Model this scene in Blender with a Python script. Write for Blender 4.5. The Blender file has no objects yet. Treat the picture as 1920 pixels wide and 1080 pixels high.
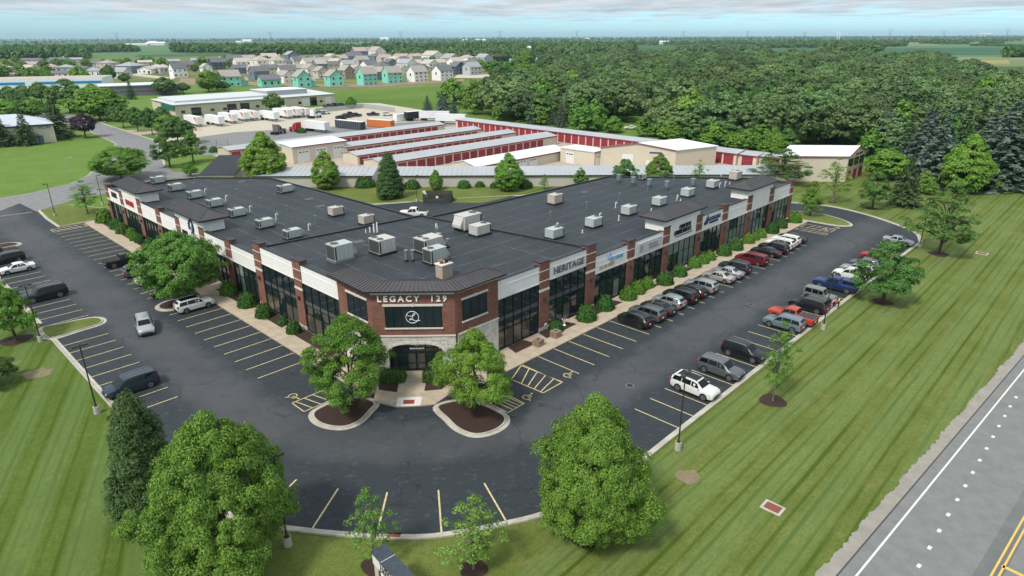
import bpy, bmesh, math, random
import numpy as np
from mathutils import Vector, Matrix
random.seed(7); np.random.seed(7)
SC = bpy.context.scene
COL = SC.collection
# ------------------------------------------------------------------ camera
FPX, PITCH, ROLL, CAMH = 1224.0, math.radians(21.07), math.radians(-0.2), 33.97
cp, sp = math.cos(PITCH), math.sin(PITCH)
_f = Vector((0, cp, -sp)); _r = Vector((1, 0, 0)); _u = Vector((0, sp, cp))
_r2 = math.cos(ROLL)*_r + math.sin(ROLL)*_u
_u2 = -math.sin(ROLL)*_r + math.cos(ROLL)*_u
cam = bpy.data.cameras.new('camera'); cam_o = bpy.data.objects.new('camera', cam); COL.objects.link(cam_o)
cam.sensor_width = 36.0; cam.lens = FPX/1920*36.0; cam.clip_start = 0.5; cam.clip_end = 60000
M = Matrix((( _r2.x, _u2.x, -_f.x, 0), (_r2.y, _u2.y, -_f.y, 0), (_r2.z, _u2.z, -_f.z, CAMH), (0, 0, 0, 1)))
cam_o.matrix_world = M
SC.camera = cam_o
# ------------------------------------------------------------------ sky, sun, exposure
SUN_EL, SUN_AZ = math.radians(52), math.radians(219)      # azimuth clockwise from +Y
world = bpy.data.worlds.new('World'); SC.world = world; world.use_nodes = True
def build_world():
    nt = world.node_tree; N = nt.nodes; L = nt.links
    N.clear()
    out = N.new('ShaderNodeOutputWorld')
    sky = N.new('ShaderNodeTexSky'); sky.sky_type = 'NISHITA'; sky.sun_disc = False
    sky.sun_elevation = SUN_EL; sky.sun_rotation = SUN_AZ; sky.air_density = 1.0; sky.dust_density = 0.6; sky.ozone_density = 2.0
    bg1 = N.new('ShaderNodeBackground'); bg1.inputs['Strength'].default_value = 0.125
    tint = N.new('ShaderNodeMix'); tint.data_type = 'RGBA'; tint.blend_type = 'MULTIPLY'; tint.inputs[0].default_value = 1.0
    tint.inputs[7].default_value = (0.73, 1.16, 1.62, 1)
    L.new(sky.outputs[0], tint.inputs[6]); L.new(tint.outputs[2], bg1.inputs['Color'])
    tc = N.new('ShaderNodeTexCoord'); sep = N.new('ShaderNodeSeparateXYZ'); L.new(tc.outputs['Generated'], sep.inputs[0])
    # cloud deck seen in perspective: direction divided by its height
    zc = N.new('ShaderNodeMath'); zc.operation = 'MAXIMUM'; zc.inputs[1].default_value = 0.004; L.new(sep.outputs[2], zc.inputs[0])
    zz = N.new('ShaderNodeMath'); zz.operation = 'ADD'; zz.inputs[1].default_value = 0.012; L.new(zc.outputs[0], zz.inputs[0])
    dv = N.new('ShaderNodeVectorMath'); dv.operation = 'DIVIDE'
    cmb = N.new('ShaderNodeCombineXYZ')
    for i in range(3): L.new(zz.outputs[0], cmb.inputs[i])
    L.new(tc.outputs['Generated'], dv.inputs[0]); L.new(cmb.outputs[0], dv.inputs[1])
    n1 = N.new('ShaderNodeTexNoise'); n1.noise_dimensions = '2D'; n1.inputs['Scale'].default_value = 0.75; n1.inputs['Detail'].default_value = 8; n1.inputs['Roughness'].default_value = 0.6
    mpv = N.new('ShaderNodeMapping'); mpv.inputs['Scale'].default_value = (1.0, 0.55, 1.0); L.new(dv.outputs[0], mpv.inputs['Vector']); L.new(mpv.outputs[0], n1.inputs['Vector'])
    n2 = N.new('ShaderNodeTexNoise'); n2.noise_dimensions = '2D'; n2.inputs['Scale'].default_value = 0.55; n2.inputs['Detail'].default_value = 7; n2.inputs['Roughness'].default_value = 0.58
    L.new(mpv.outputs[0], n2.inputs['Vector'])
    # cover: full deck overhead, thinning to a clear band at the horizon
    cov = N.new('ShaderNodeMapRange'); cov.inputs['From Min'].default_value = 0.004; cov.inputs['From Max'].default_value = 0.036
    cov.inputs['To Min'].default_value = -0.36; cov.inputs['To Max'].default_value = 0.34; L.new(sep.outputs[2], cov.inputs['Value'])
    ad = N.new('ShaderNodeMath'); ad.operation = 'ADD'; L.new(n1.outputs['Fac'], ad.inputs[0]); L.new(cov.outputs[0], ad.inputs[1])
    m1 = N.new('ShaderNodeMapRange'); m1.interpolation_type = 'SMOOTHSTEP'; m1.inputs['From Min'].default_value = 0.36; m1.inputs['From Max'].default_value = 0.92
    L.new(ad.outputs[0], m1.inputs['Value'])
    ramp = N.new('ShaderNodeValToRGB'); e = ramp.color_ramp.elements
    e[0].position = 0.30; e[0].color = (0.55, 0.64, 0.71, 1); e[1].position = 0.68; e[1].color = (0.86, 0.90, 0.925, 1)
    L.new(n2.outputs['Fac'], ramp.inputs['Fac'])
    bg2 = N.new('ShaderNodeBackground'); L.new(ramp.outputs['Color'], bg2.inputs['Color'])
    # an overcast deck is brighter towards the zenith
    zs = N.new('ShaderNodeMapRange'); zs.inputs['From Min'].default_value = 0.0; zs.inputs['From Max'].default_value = 1.0
    zs.inputs['To Min'].default_value = 0.80; zs.inputs['To Max'].default_value = CLOUD_ZENITH; L.new(sep.outputs[2], zs.inputs['Value'])
    L.new(zs.outputs[0], bg2.inputs['Strength'])
    mx = N.new('ShaderNodeMixShader'); L.new(m1.outputs[0], mx.inputs[0]); L.new(bg1.outputs[0], mx.inputs[1]); L.new(bg2.outputs[0], mx.inputs[2])
    L.new(mx.outputs[0], out.inputs['Surface'])
HAZE = 0.000052
CLOUD_ZENITH = 1.3
build_world()
sun = bpy.data.lights.new('sun', 'SUN'); sun.energy = 3.2; sun.angle = math.radians(10); sun.color = (1.0, 0.95, 0.88)
sun_o = bpy.data.objects.new('sun', sun); COL.objects.link(sun_o)
_sd = Vector((math.sin(SUN_AZ)*math.cos(SUN_EL), math.cos(SUN_AZ)*math.cos(SUN_EL), math.sin(SUN_EL)))
sun_o.rotation_euler = _sd.to_track_quat('Z', 'Y').to_euler(); sun_o.location = (0, 0, 200)
vs = SC.view_settings; vs.view_transform = 'Standard'; vs.look = 'None'; vs.gamma = 1.0; vs.exposure = 0.12; vs.use_curve_mapping = False
SC.cycles.max_bounces = 6; SC.cycles.diffuse_bounces = 3; SC.cycles.glossy_bounces = 2; SC.cycles.transmission_bounces = 3; SC.cycles.volume_bounces = 0
SC.cycles.use_denoising = True
SC.cycles.caustics_reflective = False; SC.cycles.caustics_refractive = False
# ------------------------------------------------------------------ frames of reference
# the estate is laid out on a square grid turned 46 degrees: s runs along the right wing, t along the left wing
YAW = math.radians(-1.07)
DA = Vector((math.sin(YAW+math.pi/4), math.cos(YAW+math.pi/4), 0)); DB = Vector((-DA.y, DA.x, 0))
OO = Vector((-10.0904, 58.8765, 0)); ROTZ = math.atan2(DA.y, DA.x)
def P(s, t, z=0.0): return OO + DA*s + DB*t + Vector((0, 0, z))
def ST(w):
    d = Vector((w[0], w[1], 0)) - OO; return (d.dot(DA), d.dot(DB))
def g(px, py, z=0.0):
    """world point at height z read off the survey photo at pixel px,py"""
    d = _r2*((px-960)/FPX) + _u2*((540-py)/FPX) + _f
    k = (z-CAMH)/d.z
    return Vector((d.x*k, d.y*k, z))
def gst(px, py, z=0.0): return ST(g(px, py, z))
def top_z(w, py):
    """height over ground point w that shows at image row py"""
    lo, hi = 0.0, 80.0
    for _ in range(40):
        m = (lo+hi)/2; v = Vector((w[0], w[1], m-CAMH)); y = 540 - FPX*v.dot(_u2)/v.dot(_f)
        if y > py: lo = m
        else: hi = m
    return lo
def mpp(w):
    """metres per photo pixel at ground point w"""
    v = Vector((w[0], w[1], -CAMH)); return v.dot(_f)/FPX
# ------------------------------------------------------------------ object helpers
def tag(o, label=None, cat=None, group=None, kind=None):
    if label: o['label'] = label
    if cat: o['category'] = cat
    if group: o['group'] = group
    if kind: o['kind'] = kind
    return o
def empty(name, loc=(0, 0, 0), rz=0.0, label=None, cat=None, group=None):
    o = bpy.data.objects.new(name, None); COL.objects.link(o); o.location = loc; o.rotation_euler = (0, 0, rz)
    o.empty_display_size = 0.2
    return tag(o, label, cat, group)
class MB:
    """collects faces; build() links them as one mesh object"""
    def __init__(self): self.v = []; self.f = []; self.mi = []; self.cm = 0
    def m(self, i): self.cm = i; return self
    def face(self, pts):
        b = len(self.v); self.v += [tuple(p) for p in pts]; self.f.append(tuple(range(b, b+len(pts)))); self.mi.append(self.cm); return self
    def box(self, x0, x1, y0, y1, z0, z1):
        if x1 < x0: x0, x1 = x1, x0
        if y1 < y0: y0, y1 = y1, y0
        b = len(self.v)
        self.v += [(x0, y0, z0), (x1, y0, z0), (x1, y1, z0), (x0, y1, z0), (x0, y0, z1), (x1, y0, z1), (x1, y1, z1), (x0, y1, z1)]
        for q in ((3, 2, 1, 0), (4, 5, 6, 7), (0, 1, 5, 4), (1, 2, 6, 5), (2, 3, 7, 6), (3, 0, 4, 7)):
            self.f.append(tuple(b+i for i in q)); self.mi.append(self.cm)
        return self
    def prism(self, poly, z0, z1):
        """poly counter-clockwise"""
        if sum(a[0]*c[1]-c[0]*a[1] for a, c in zip(poly, list(poly[1:])+[poly[0]])) < 0: poly = list(poly)[::-1]
        n = len(poly); b = len(self.v)
        self.v += [(p[0], p[1], z0) for p in poly] + [(p[0], p[1], z1) for p in poly]
        self.f.append(tuple(b+n+i for i in range(n))); self.mi.append(self.cm)
        self.f.append(tuple(b+n-1-i for i in range(n))); self.mi.append(self.cm)
        for i in range(n):
            j = (i+1) % n; self.f.append((b+i, b+j, b+n+j, b+n+i)); self.mi.append(self.cm)
        return self
    def hexa(self, p):
        """8 corners: bottom ring 0-3, top ring 4-7"""
        b = len(self.v); self.v += [tuple(q) for q in p]
        for q in ((3, 2, 1, 0), (4, 5, 6, 7), (0, 1, 5, 4), (1, 2, 6, 5), (2, 3, 7, 6), (3, 0, 4, 7)):
            self.f.append(tuple(b+i for i in q)); self.mi.append(self.cm)
        return self
    def tube(self, pts, rad, n=8, cap=True):
        pts = [Vector(p) for p in pts]
        if not isinstance(rad, (list, tuple)): rad = [rad]*len(pts)
        b = len(self.v)
        for i, p in enumerate(pts):
            d = (pts[min(i+1, len(pts)-1)]-pts[max(i-1, 0)]).normalized()
            a = d.orthogonal().normalized() if abs(d.z) < 0.99 else Vector((1, 0, 0))
            a = (a - d*a.dot(d)).normalized(); c = d.cross(a)
            for k in range(n):
                th = 2*math.pi*k/n; self.v.append(tuple(p + (a*math.cos(th)+c*math.sin(th))*rad[i]))
        for i in range(len(pts)-1):
            for k in range(n):
                k2 = (k+1) % n
                self.f.append((b+i*n+k, b+i*n+k2, b+(i+1)*n+k2, b+(i+1)*n+k)); self.mi.append(self.cm)
        if cap:
            self.f.append(tuple(b+k for k in range(n))[::-1]); self.mi.append(self.cm)
            e = b+(len(pts)-1)*n; self.f.append(tuple(e+k for k in range(n))); self.mi.append(self.cm)
        return self
    def cyl(self, x, y, z0, z1, r, n=12, r2=None):
        return self.tube([(x, y, z0), (x, y, z1)], [r, r if r2 is None else r2], n)
    def xform(self, mat):
        self.v = [tuple(mat @ Vector(p)) for p in self.v]; return self
    def mesh(self, name, mats, smooth=None):
        me = bpy.data.meshes.new(name); me.from_pydata(self.v, [], self.f)
        if not isinstance(mats, (list, tuple)): mats = [mats]
        for m_ in mats: me.materials.append(m_)
        if len(mats) > 1: me.polygons.foreach_set('material_index', self.mi)
        if smooth is not None:
            me.polygons.foreach_set('use_smooth', [True]*len(me.polygons)); me.set_sharp_from_angle(angle=math.radians(smooth))
        me.update(); return me
    def build(self, name, mats, parent=None, smooth=None, loc=None, kind=None):
        o = bpy.data.objects.new(name, self.mesh(name, mats, smooth)); COL.objects.link(o)
        if parent is not None: o.parent = parent
        if loc is not None: o.location = loc
        if kind: o['kind'] = kind
        return o
def link(name, me, parent=None, loc=(0, 0, 0), rot=(0, 0, 0), scale=(1, 1, 1)):
    o = bpy.data.objects.new(name, me); COL.objects.link(o); o.parent = parent; o.location = loc; o.rotation_euler = rot; o.scale = scale
    return o
def copy_tree(root):
    c = root.copy(); COL.objects.link(c)
    for ch in root.children:
        d = copy_tree(ch); d.parent = c
    return c
_ch = {}
def children_index():
    _ch.clear()
    for o in COL.objects:
        if o.parent: _ch.setdefault(o.parent.name, []).append(o)
# ------------------------------------------------------------------ materials
MATS = {}
def mat(name, col, rough=0.7, var=0.0, vscale=1.0, bump=0.0, bscale=8.0, metal=0.0, spec=0.4, col2=None, objvar=0.0, coat=0.0, detail=5):
    if name in MATS: return MATS[name]
    m = bpy.data.materials.new(name); m.use_nodes = True; nt = m.node_tree; N = nt.nodes; L = nt.links
    b = N['Principled BSDF']; b.inputs['Roughness'].default_value = rough; b.inputs['Metallic'].default_value = metal
    b.inputs['Specular IOR Level'].default_value = spec; b.inputs['Coat Weight'].default_value = coat; b.inputs['Coat Roughness'].default_value = 0.08
    b.inputs['Base Color'].default_value = (*col, 1)
    if var or col2 or bump:
        tc = N.new('ShaderNodeTexCoord'); geo = N.new('ShaderNodeNewGeometry')
    last = None
    if var or col2:
        n = N.new('ShaderNodeTexNoise'); n.inputs['Scale'].default_value = vscale; n.inputs['Detail'].default_value = detail; n.inputs['Roughness'].default_value = 0.62
        L.new(geo.outputs['Position'], n.inputs['Vector'])
        mr = N.new('ShaderNodeMapRange'); mr.inputs['From Min'].default_value = 0.3; mr.inputs['From Max'].default_value = 0.7
        L.new(n.outputs['Fac'], mr.inputs['Value'])
        mx = N.new('ShaderNodeMix'); mx.data_type = 'RGBA'
        c2 = col2 if col2 else tuple(c*(1+var) for c in col); c1 = col if col2 else tuple(c*(1-var) for c in col)
        mx.inputs[6].default_value = (*c1, 1); mx.inputs[7].default_value = (*c2, 1)
        L.new(mr.outputs[0], mx.inputs[0]); last = mx.outputs[2]
    if objvar:
        oi = N.new('ShaderNodeObjectInfo'); hs = N.new('ShaderNodeHueSaturation')
        mr2 = N.new('ShaderNodeMapRange'); mr2.inputs['To Min'].default_value = 1-objvar; mr2.inputs['To Max'].default_value = 1+objvar
        L.new(oi.outputs['Random'], mr2.inputs['Value']); L.new(mr2.outputs[0], hs.inputs['Value'])
        if last: L.new(last, hs.inputs['Color'])
        else: hs.inputs['Color'].default_value = (*col, 1)
        last = hs.outputs[0]
    if last: L.new(last, b.inputs['Base Color'])
    if bump:
        n3 = N.new('ShaderNodeTexNoise'); n3.inputs['Scale'].default_value = bscale; n3.inputs['Detail'].default_value = 4
        L.new(geo.outputs['Position'], n3.inputs['Vector'])
        bp = N.new('ShaderNodeBump'); bp.inputs['Strength'].default_value = bump; bp.inputs['Distance'].default_value = 0.05
        L.new(n3.outputs['Fac'], bp.inputs['Height']); L.new(bp.outputs[0], b.inputs['Normal'])
    MATS[name] = m; return m
class NT:
    """small helper to chain shader maths"""
    def __init__(self, name):
        self.m = bpy.data.materials.new(name); self.m.use_nodes = True; self.N = self.m.node_tree.nodes; self.L = self.m.node_tree.links
        self.b = self.N['Principled BSDF']; MATS[name] = self.m
        self.geo = self.N.new('ShaderNodeNewGeometry'); self.pos = self.geo.outputs['Position']
    def _in(self, sock, v):
        if isinstance(v, bpy.types.NodeSocket): self.L.new(v, sock)
        else: sock.default_value = v
    def math(self, op, a, b=0.0, c=None, clamp=False):
        n = self.N.new('ShaderNodeMath'); n.operation = op; n.use_clamp = clamp; self._in(n.inputs[0], a); self._in(n.inputs[1], b)
        if c is not None: self._in(n.inputs[2], c)
        return n.outputs[0]
    def st(self):
        v = self.N.new('ShaderNodeVectorMath'); v.operation = 'SUBTRACT'; self.L.new(self.pos, v.inputs[0]); v.inputs[1].default_value = OO
        r = []
        for d in (DA, DB):
            q = self.N.new('ShaderNodeVectorMath'); q.operation = 'DOT_PRODUCT'; self.L.new(v.outputs[0], q.inputs[0]); q.inputs[1].default_value = d
            r.append(q.outputs['Value'])
        return r
    def comb(self, x, y, z=0.0):
        n = self.N.new('ShaderNodeCombineXYZ'); self._in(n.inputs[0], x); self._in(n.inputs[1], y); self._in(n.inputs[2], z); return n.outputs[0]
    def noise(self, vec, scale, detail=5, rough=0.6, dim='3D'):
        n = self.N.new('ShaderNodeTexNoise'); n.noise_dimensions = dim; n.inputs['Scale'].default_value = scale; n.inputs['Detail'].default_value = detail; n.inputs['Roughness'].default_value = rough
        self.L.new(vec, n.inputs['Vector']); return n.outputs['Fac']
    def ramp(self, v, a, b, lo=0.0, hi=1.0, smooth=True):
        n = self.N.new('ShaderNodeMapRange'); n.interpolation_type = 'SMOOTHSTEP' if smooth else 'LINEAR'
        self._in(n.inputs['Value'], v); n.inputs['From Min'].default_value = a; n.inputs['From Max'].default_value = b; n.inputs['To Min'].default_value = lo; n.inputs['To Max'].default_value = hi
        return n.outputs[0]
    def mix(self, f, a, b, mode='MIX'):
        n = self.N.new('ShaderNodeMix'); n.data_type = 'RGBA'; n.blend_type = mode; self._in(n.inputs[0], f)
        for i, c in ((6, a), (7, b)):
            if isinstance(c, tuple): n.inputs[i].default_value = (*c, 1)
            else: self.L.new(c, n.inputs[i])
        return n.outputs[2]
    def fin(self, col, rough=0.8, spec=0.3, bump=None, bs=0.3, bd=0.05):
        self._in(self.b.inputs['Base Color'], col); self._in(self.b.inputs['Roughness'], rough); self.b.inputs['Specular IOR Level'].default_value = spec
        if bump is not None:
            n = self.N.new('ShaderNodeBump'); n.inputs['Strength'].default_value = bs; n.inputs['Distance'].default_value = bd; self.L.new(bump, n.inputs['Height']); self.L.new(n.outputs[0], self.b.inputs['Normal'])
        return self.m
# ================================================================== ground materials
def asphalt_mat():
    k = NT('asphalt'); s, t = k.st()
    # travel lanes: two straights joined by an arc round the entrance
    r0 = 26.0; cs, ct = -13.9+r0, -14.2+r0
    a = k.math('MINIMUM', k.math('SUBTRACT', s, cs), 0.0); b = k.math('MINIMUM', k.math('SUBTRACT', t, ct), 0.0)
    d = k.math('ABSOLUTE', k.math('SUBTRACT', k.math('SQRT', k.math('ADD', k.math('MULTIPLY', a, a), k.math('MULTIPLY', b, b))), r0))
    nz = k.noise(k.pos, 0.35, 5); d2 = k.math('ADD', d, k.math('MULTIPLY', k.math('SUBTRACT', nz, 0.5), 4.0))
    lane = k.ramp(d2, 1.4, 4.2, 1.0, 0.0)
    fine = k.noise(k.pos, 3.0, 6, 0.7); grain = k.noise(k.pos, 22.0, 3, 0.7); big = k.noise(k.pos, 0.09, 4)
    c = k.mix(fine, (0.0095, 0.0160, 0.0205), (0.0215, 0.0300, 0.0365))
    lanec = k.mix(fine, (0.041, 0.044, 0.048), (0.078, 0.081, 0.087))
    c = k.mix(k.math('MULTIPLY', lane, k.ramp(big, 0.3, 0.6, 0.5, 1.0)), c, lanec)
    # scuffs and dusty streaks
    v = k.comb(k.math('MULTIPLY', k.math('ADD', s, t), 0.5), k.math('MULTIPLY', k.math('SUBTRACT', s, t), 0.22)); sc = k.noise(v, 3.2, 8, 0.8)
    c = k.mix(k.ramp(sc, 0.52, 0.72, 0.0, 0.75), c, (0.098, 0.110, 0.118))
    c = k.mix(k.ramp(k.noise(k.pos, 0.7, 3), 0.62, 0.75, 0.0, 0.6), c, (0.014, 0.016, 0.02))
    c = k.mix(k.ramp(grain, 0.35, 0.7, 0.0, 0.35), c, (0.075, 0.078, 0.082))
    # hairline cracks
    vo = k.N.new('ShaderNodeTexVoronoi'); vo.feature = 'DISTANCE_TO_EDGE'; vo.inputs['Scale'].default_value = 0.11; vo.inputs['Randomness'].default_value = 1.0
    wv = k.N.new('ShaderNodeVectorMath'); wv.operation = 'ADD'; k.L.new(k.pos, wv.inputs[0])
    nzv = k.N.new('ShaderNodeTexNoise'); nzv.inputs['Scale'].default_value = 0.5; nzv.inputs['Detail'].default_value = 6; k.L.new(k.pos, nzv.inputs['Vector']); 
    sc2 = k.N.new('ShaderNodeVectorMath'); sc2.operation = 'SCALE'; k.L.new(nzv.outputs['Color'], sc2.inputs[0]); sc2.inputs['Scale'].default_value = 3.0
    k.L.new(sc2.outputs[0], wv.inputs[1]); k.L.new(wv.outputs[0], vo.inputs['Vector'])
    crack = k.math('MULTIPLY', k.ramp(vo.outputs['Distance'], 0.0, 0.0085, 0.85, 0.0), k.ramp(big, 0.42, 0.52))
    c = k.mix(crack, c, (0.012, 0.012, 0.013))
    return k.fin(c, k.ramp(fine, 0.3, 0.7, 0.62, 0.85), 0.35, grain, 0.25, 0.02)
def lawn_mat(name, axis, lo=(0.082, 0.112, 0.017), hi=(0.150, 0.182, 0.046), stripes=True, scale=1.0):
    """axis 0: mowing passes run along s (vary with t); 1: the other way; None: no passes"""
    k = NT(name); s, t = k.st()
    n1 = k.noise(k.pos, 0.16, 6, 0.65); n2 = k.noise(k.pos, 2.2, 6, 0.75); n3 = k.noise(k.pos, 14.0, 4, 0.8)
    c = k.mix(k.ramp(n1, 0.32, 0.68), lo, hi)
    c = k.mix(k.ramp(n2, 0.35, 0.7, 0.0, 0.7), c, tuple(x*0.62 for x in lo))
    c = k.mix(k.ramp(n3, 0.3, 0.75, 0.0, 0.6), c, tuple(x*1.5 for x in hi))
    c = k.mix(k.ramp(k.noise(k.pos, 6.5, 5, 0.8), 0.42, 0.68, 0.0, 0.45), c, tuple(x*0.5 for x in lo)); dry = k.ramp(k.noise(k.pos, 0.22, 5, 0.7), 0.55, 0.74, 0.0, 0.6); c = k.mix(dry, c, (0.20, 0.185, 0.075))
    if stripes:
        u, v = (t, s) if axis == 0 else (s, t)
        if axis == 'x':
            sp_ = k.N.new('ShaderNodeSeparateXYZ'); k.L.new(k.pos, sp_.inputs[0])
            u = k.math('ADD', k.math('MULTIPLY', sp_.outputs[0], 0.9), k.math('MULTIPLY', sp_.outputs[1], 0.38)); v = sp_.outputs[1]
        wob = k.noise(k.comb(k.math('MULTIPLY', v, 0.022), k.math('MULTIPLY', u, 0.25)), 1.0, 2)
        u2 = k.math('ADD', u, k.math('MULTIPLY', k.math('SUBTRACT', wob, 0.5), 0.9))
        # each pass leaves a pale band between a pair of dark wheel tracks
        ph = k.math('FRACT', k.math('DIVIDE', u2, 1.95))
        q1 = k.ramp(k.math('ABSOLUTE', k.math('SUBTRACT', ph, 0.30)), 0.05, 0.11, 1.0, 0.0)
        q2 = k.ramp(k.math('ABSOLUTE', k.math('SUBTRACT', ph, 0.74)), 0.04, 0.085, 0.8, 0.0)
        str_ = k.ramp(k.noise(k.comb(k.math('MULTIPLY', v, 0.05), k.math('MULTIPLY', u, 0.6)), 1.0, 3), 0.38, 0.56, 0.12, 1.0)
        dk = k.math('MULTIPLY', k.math('MAXIMUM', q1, q2), str_)
        c = k.mix(k.math('MULTIPLY', dk, 0.85), c, (0.042, 0.080, 0.006))
        ph2 = k.math('PINGPONG', k.math('DIVIDE', u2, 1.95), 1.0)
        c = k.mix(k.ramp(ph2, 0.4, 0.6, 0.0, 0.28), c, (0.155, 0.225, 0.085)); c = k.mix(k.ramp(k.noise(k.comb(k.math('MULTIPLY', v, 0.35), k.math('MULTIPLY', u, 3.0)), 1.6, 6, 0.75), 0.42, 0.72, 0.0, 0.5), c, (0.060, 0.105, 0.015))
    return k.fin(c, 0.9, 0.15, n3, 0.5, 0.06)
def field_mat(name, a, b, sc=0.02):
    k = NT(name); n1 = k.noise(k.pos, sc, 5); n2 = k.noise(k.pos, sc*14, 4)
    c = k.mix(k.ramp(n1, 0.35, 0.65), a, b); c = k.mix(k.ramp(n2, 0.4, 0.7, 0, 0.4), c, tuple(x*0.7 for x in a)); return k.fin(c, 0.95, 0.1)
def concrete_mat(name, a, b, joint=None, jw=0.02):
    k = NT(name); s, t = k.st(); n1 = k.noise(k.pos, 0.8, 6, 0.7); n2 = k.noise(k.pos, 12, 4, 0.7)
    c = k.mix(k.ramp(n1, 0.3, 0.7), a, b); c = k.mix(k.ramp(n2, 0.4, 0.75, 0, 0.3), c, tuple(x*0.75 for x in a))
    if joint:
        j1 = k.math('LESS_THAN', k.math('FRACT', k.math('DIVIDE', s, joint)), jw/joint); j2 = k.math('LESS_THAN', k.math('FRACT', k.math('DIVIDE', t, joint)), jw/joint)
        c = k.mix(k.math('MULTIPLY', k.math('MAXIMUM', j1, j2), 0.6), c, tuple(x*0.45 for x in a))
    return k.fin(c, 0.85, 0.25, n2, 0.2, 0.02)
M_ASPH = asphalt_mat()
M_LAWN_R = lawn_mat('lawn_right', 0); M_LAWN_L = lawn_mat('lawn_left', 'x', lo=(0.052, 0.092, 0.010), hi=(0.102, 0.150, 0.026)); M_LAWN_P = lawn_mat('lawn_plain', None, stripes=False)
M_LAWN_F = lawn_mat('lawn_far', None, lo=(0.085, 0.15, 0.022), hi=(0.135, 0.22, 0.04), stripes=False)
M_WALK = concrete_mat('walk_concrete', (0.37, 0.30, 0.215), (0.47, 0.395, 0.295), joint=1.5, jw=0.03)
M_KERB = concrete_mat('kerb_concrete', (0.36, 0.335, 0.28), (0.50, 0.47, 0.40), joint=3.0, jw=0.03)
M_WHITEC = concrete_mat('white_concrete', (0.60, 0.58, 0.53), (0.68, 0.66, 0.62))
M_ROAD = concrete_mat('road_grey', (0.165, 0.168, 0.160), (0.205, 0.208, 0.200))
M_STREET = concrete_mat('street_grey', (0.17, 0.17, 0.17), (0.235, 0.235, 0.23))
M_SHOULDER = concrete_mat('shoulder', (0.24, 0.222, 0.19), (0.31, 0.288, 0.25))
M_GRAVEL = concrete_mat('gravel_yard', (0.40, 0.355, 0.275), (0.52, 0.475, 0.385))
M_MULCH = mat('mulch', (0.020, 0.010, 0.007), 0.95, col2=(0.062, 0.034, 0.024), vscale=9, bump=0.9, bscale=14)
M_PAINT_Y = mat('paint_yellow', (0.36, 0.285, 0.12), 0.8, col2=(0.70, 0.58, 0.32), vscale=4.5, detail=8)
M_PAINT_W = mat('paint_white', (0.62, 0.62, 0.58), 0.75, var=0.1, vscale=4)
M_DIRT = mat('bare_dirt', (0.20, 0.14, 0.085), 0.95, col2=(0.30, 0.22, 0.14), vscale=0.12)
M_DARKMETAL = mat('dark_metal', (0.018, 0.018, 0.02), 0.5)
# ================================================================== ground sheets
def sheet(name, poly, z, m, parent=None, kind='structure'):
    """flat polygon sheet, triangulated"""
    from mathutils.geometry import tessellate_polygon
    pts = [Vector((p[0], p[1], 0)) for p in poly]
    if sum(a.x*b.y-b.x*a.y for a, b in zip(pts, pts[1:]+pts[:1])) < 0: pts = pts[::-1]
    tris = []
    for t_ in tessellate_polygon([pts]):
        a, b, c = t_; d = (pts[b]-pts[a]).cross(pts[c]-pts[a]).z
        if abs(d) > 1e-7: tris.append((a, b, c) if d > 0 else (a, c, b))
    me = bpy.data.meshes.new(name); me.from_pydata([(p.x, p.y, z) for p in pts], [], tris); me.materials.append(m)
    o = bpy.data.objects.new(name, me); COL.objects.link(o); o.parent = parent
    if kind: o['kind'] = kind
    return o
def fan(name, z, m, R=14000):
    return sheet(name, [(R*math.cos(a), R*math.sin(a)) for a in np.linspace(0, 2*math.pi, 48, endpoint=False)], z, m)
def smooth_path(pts, n=6, closed=False):
    """Catmull-Rom through 2D points"""
    pts = [Vector((p[0], p[1], 0)) for p in pts]; out = []; m = len(pts)
    rng = range(m) if closed else range(m-1)
    for i in rng:
        p0 = pts[(i-1) % m] if closed or i > 0 else pts[i]; p1 = pts[i]; p2 = pts[(i+1) % m]; p3 = pts[(i+2) % m] if closed or i+2 < m else p2
        for j in range(n):
            u = j/n; out.append(0.5*((2*p1)+(-p0+p2)*u+(2*p0-5*p1+4*p2-p3)*u*u+(-p0+3*p1-3*p2+p3)*u**3))
    if not closed: out.append(pts[-1])
    return out
def kerb(path, side=1, closed=False, w=0.16, h=0.13, gutter=0.42, name='kerb'):
    """concrete kerb with a flat gutter pan on one side, swept along a world path"""
    path = [Vector((p[0], p[1], 0)) for p in path]; mb = MB(); n = len(path); rows = []
    for i, p in enumerate(path):
        a = path[(i-1) % n] if closed or i > 0 else p; b = path[(i+1) % n] if closed or i < n-1 else p
        d = (b-a).normalized(); nr = Vector((-d.y, d.x, 0))*side
        rows.append([p+nr*gutter+Vector((0, 0, 0.012)), p+Vector((0, 0, 0.02)), p+Vector((0, 0, h)), p-nr*w+Vector((0, 0, h)), p-nr*w+Vector((0, 0, -0.05))])
    rng = range(n) if closed else range(n-1)
    for i in rng:
        A, B = rows[i], rows[(i+1) % n]
        for j in range(4):
            q = [A[j], B[j], B[j+1], A[j+1]]; mb.face(q if side > 0 else q[::-1])
    return mb.build(name, M_KERB, kind='structure')
ground = fan('ground', -0.30, field_mat('farmland', (0.045, 0.10, 0.030), (0.075, 0.135, 0.045), 0.0012))
# estate grass under everything near
near = [(-420, -60), (420, -60), (420, 120), (230, 330), (60, 620), (-200, 640), (-420, 420)]
sheet('estate_grass', near, -0.06, M_LAWN_F)
def PP(lst): return [P(*q) for q in lst]
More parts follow.
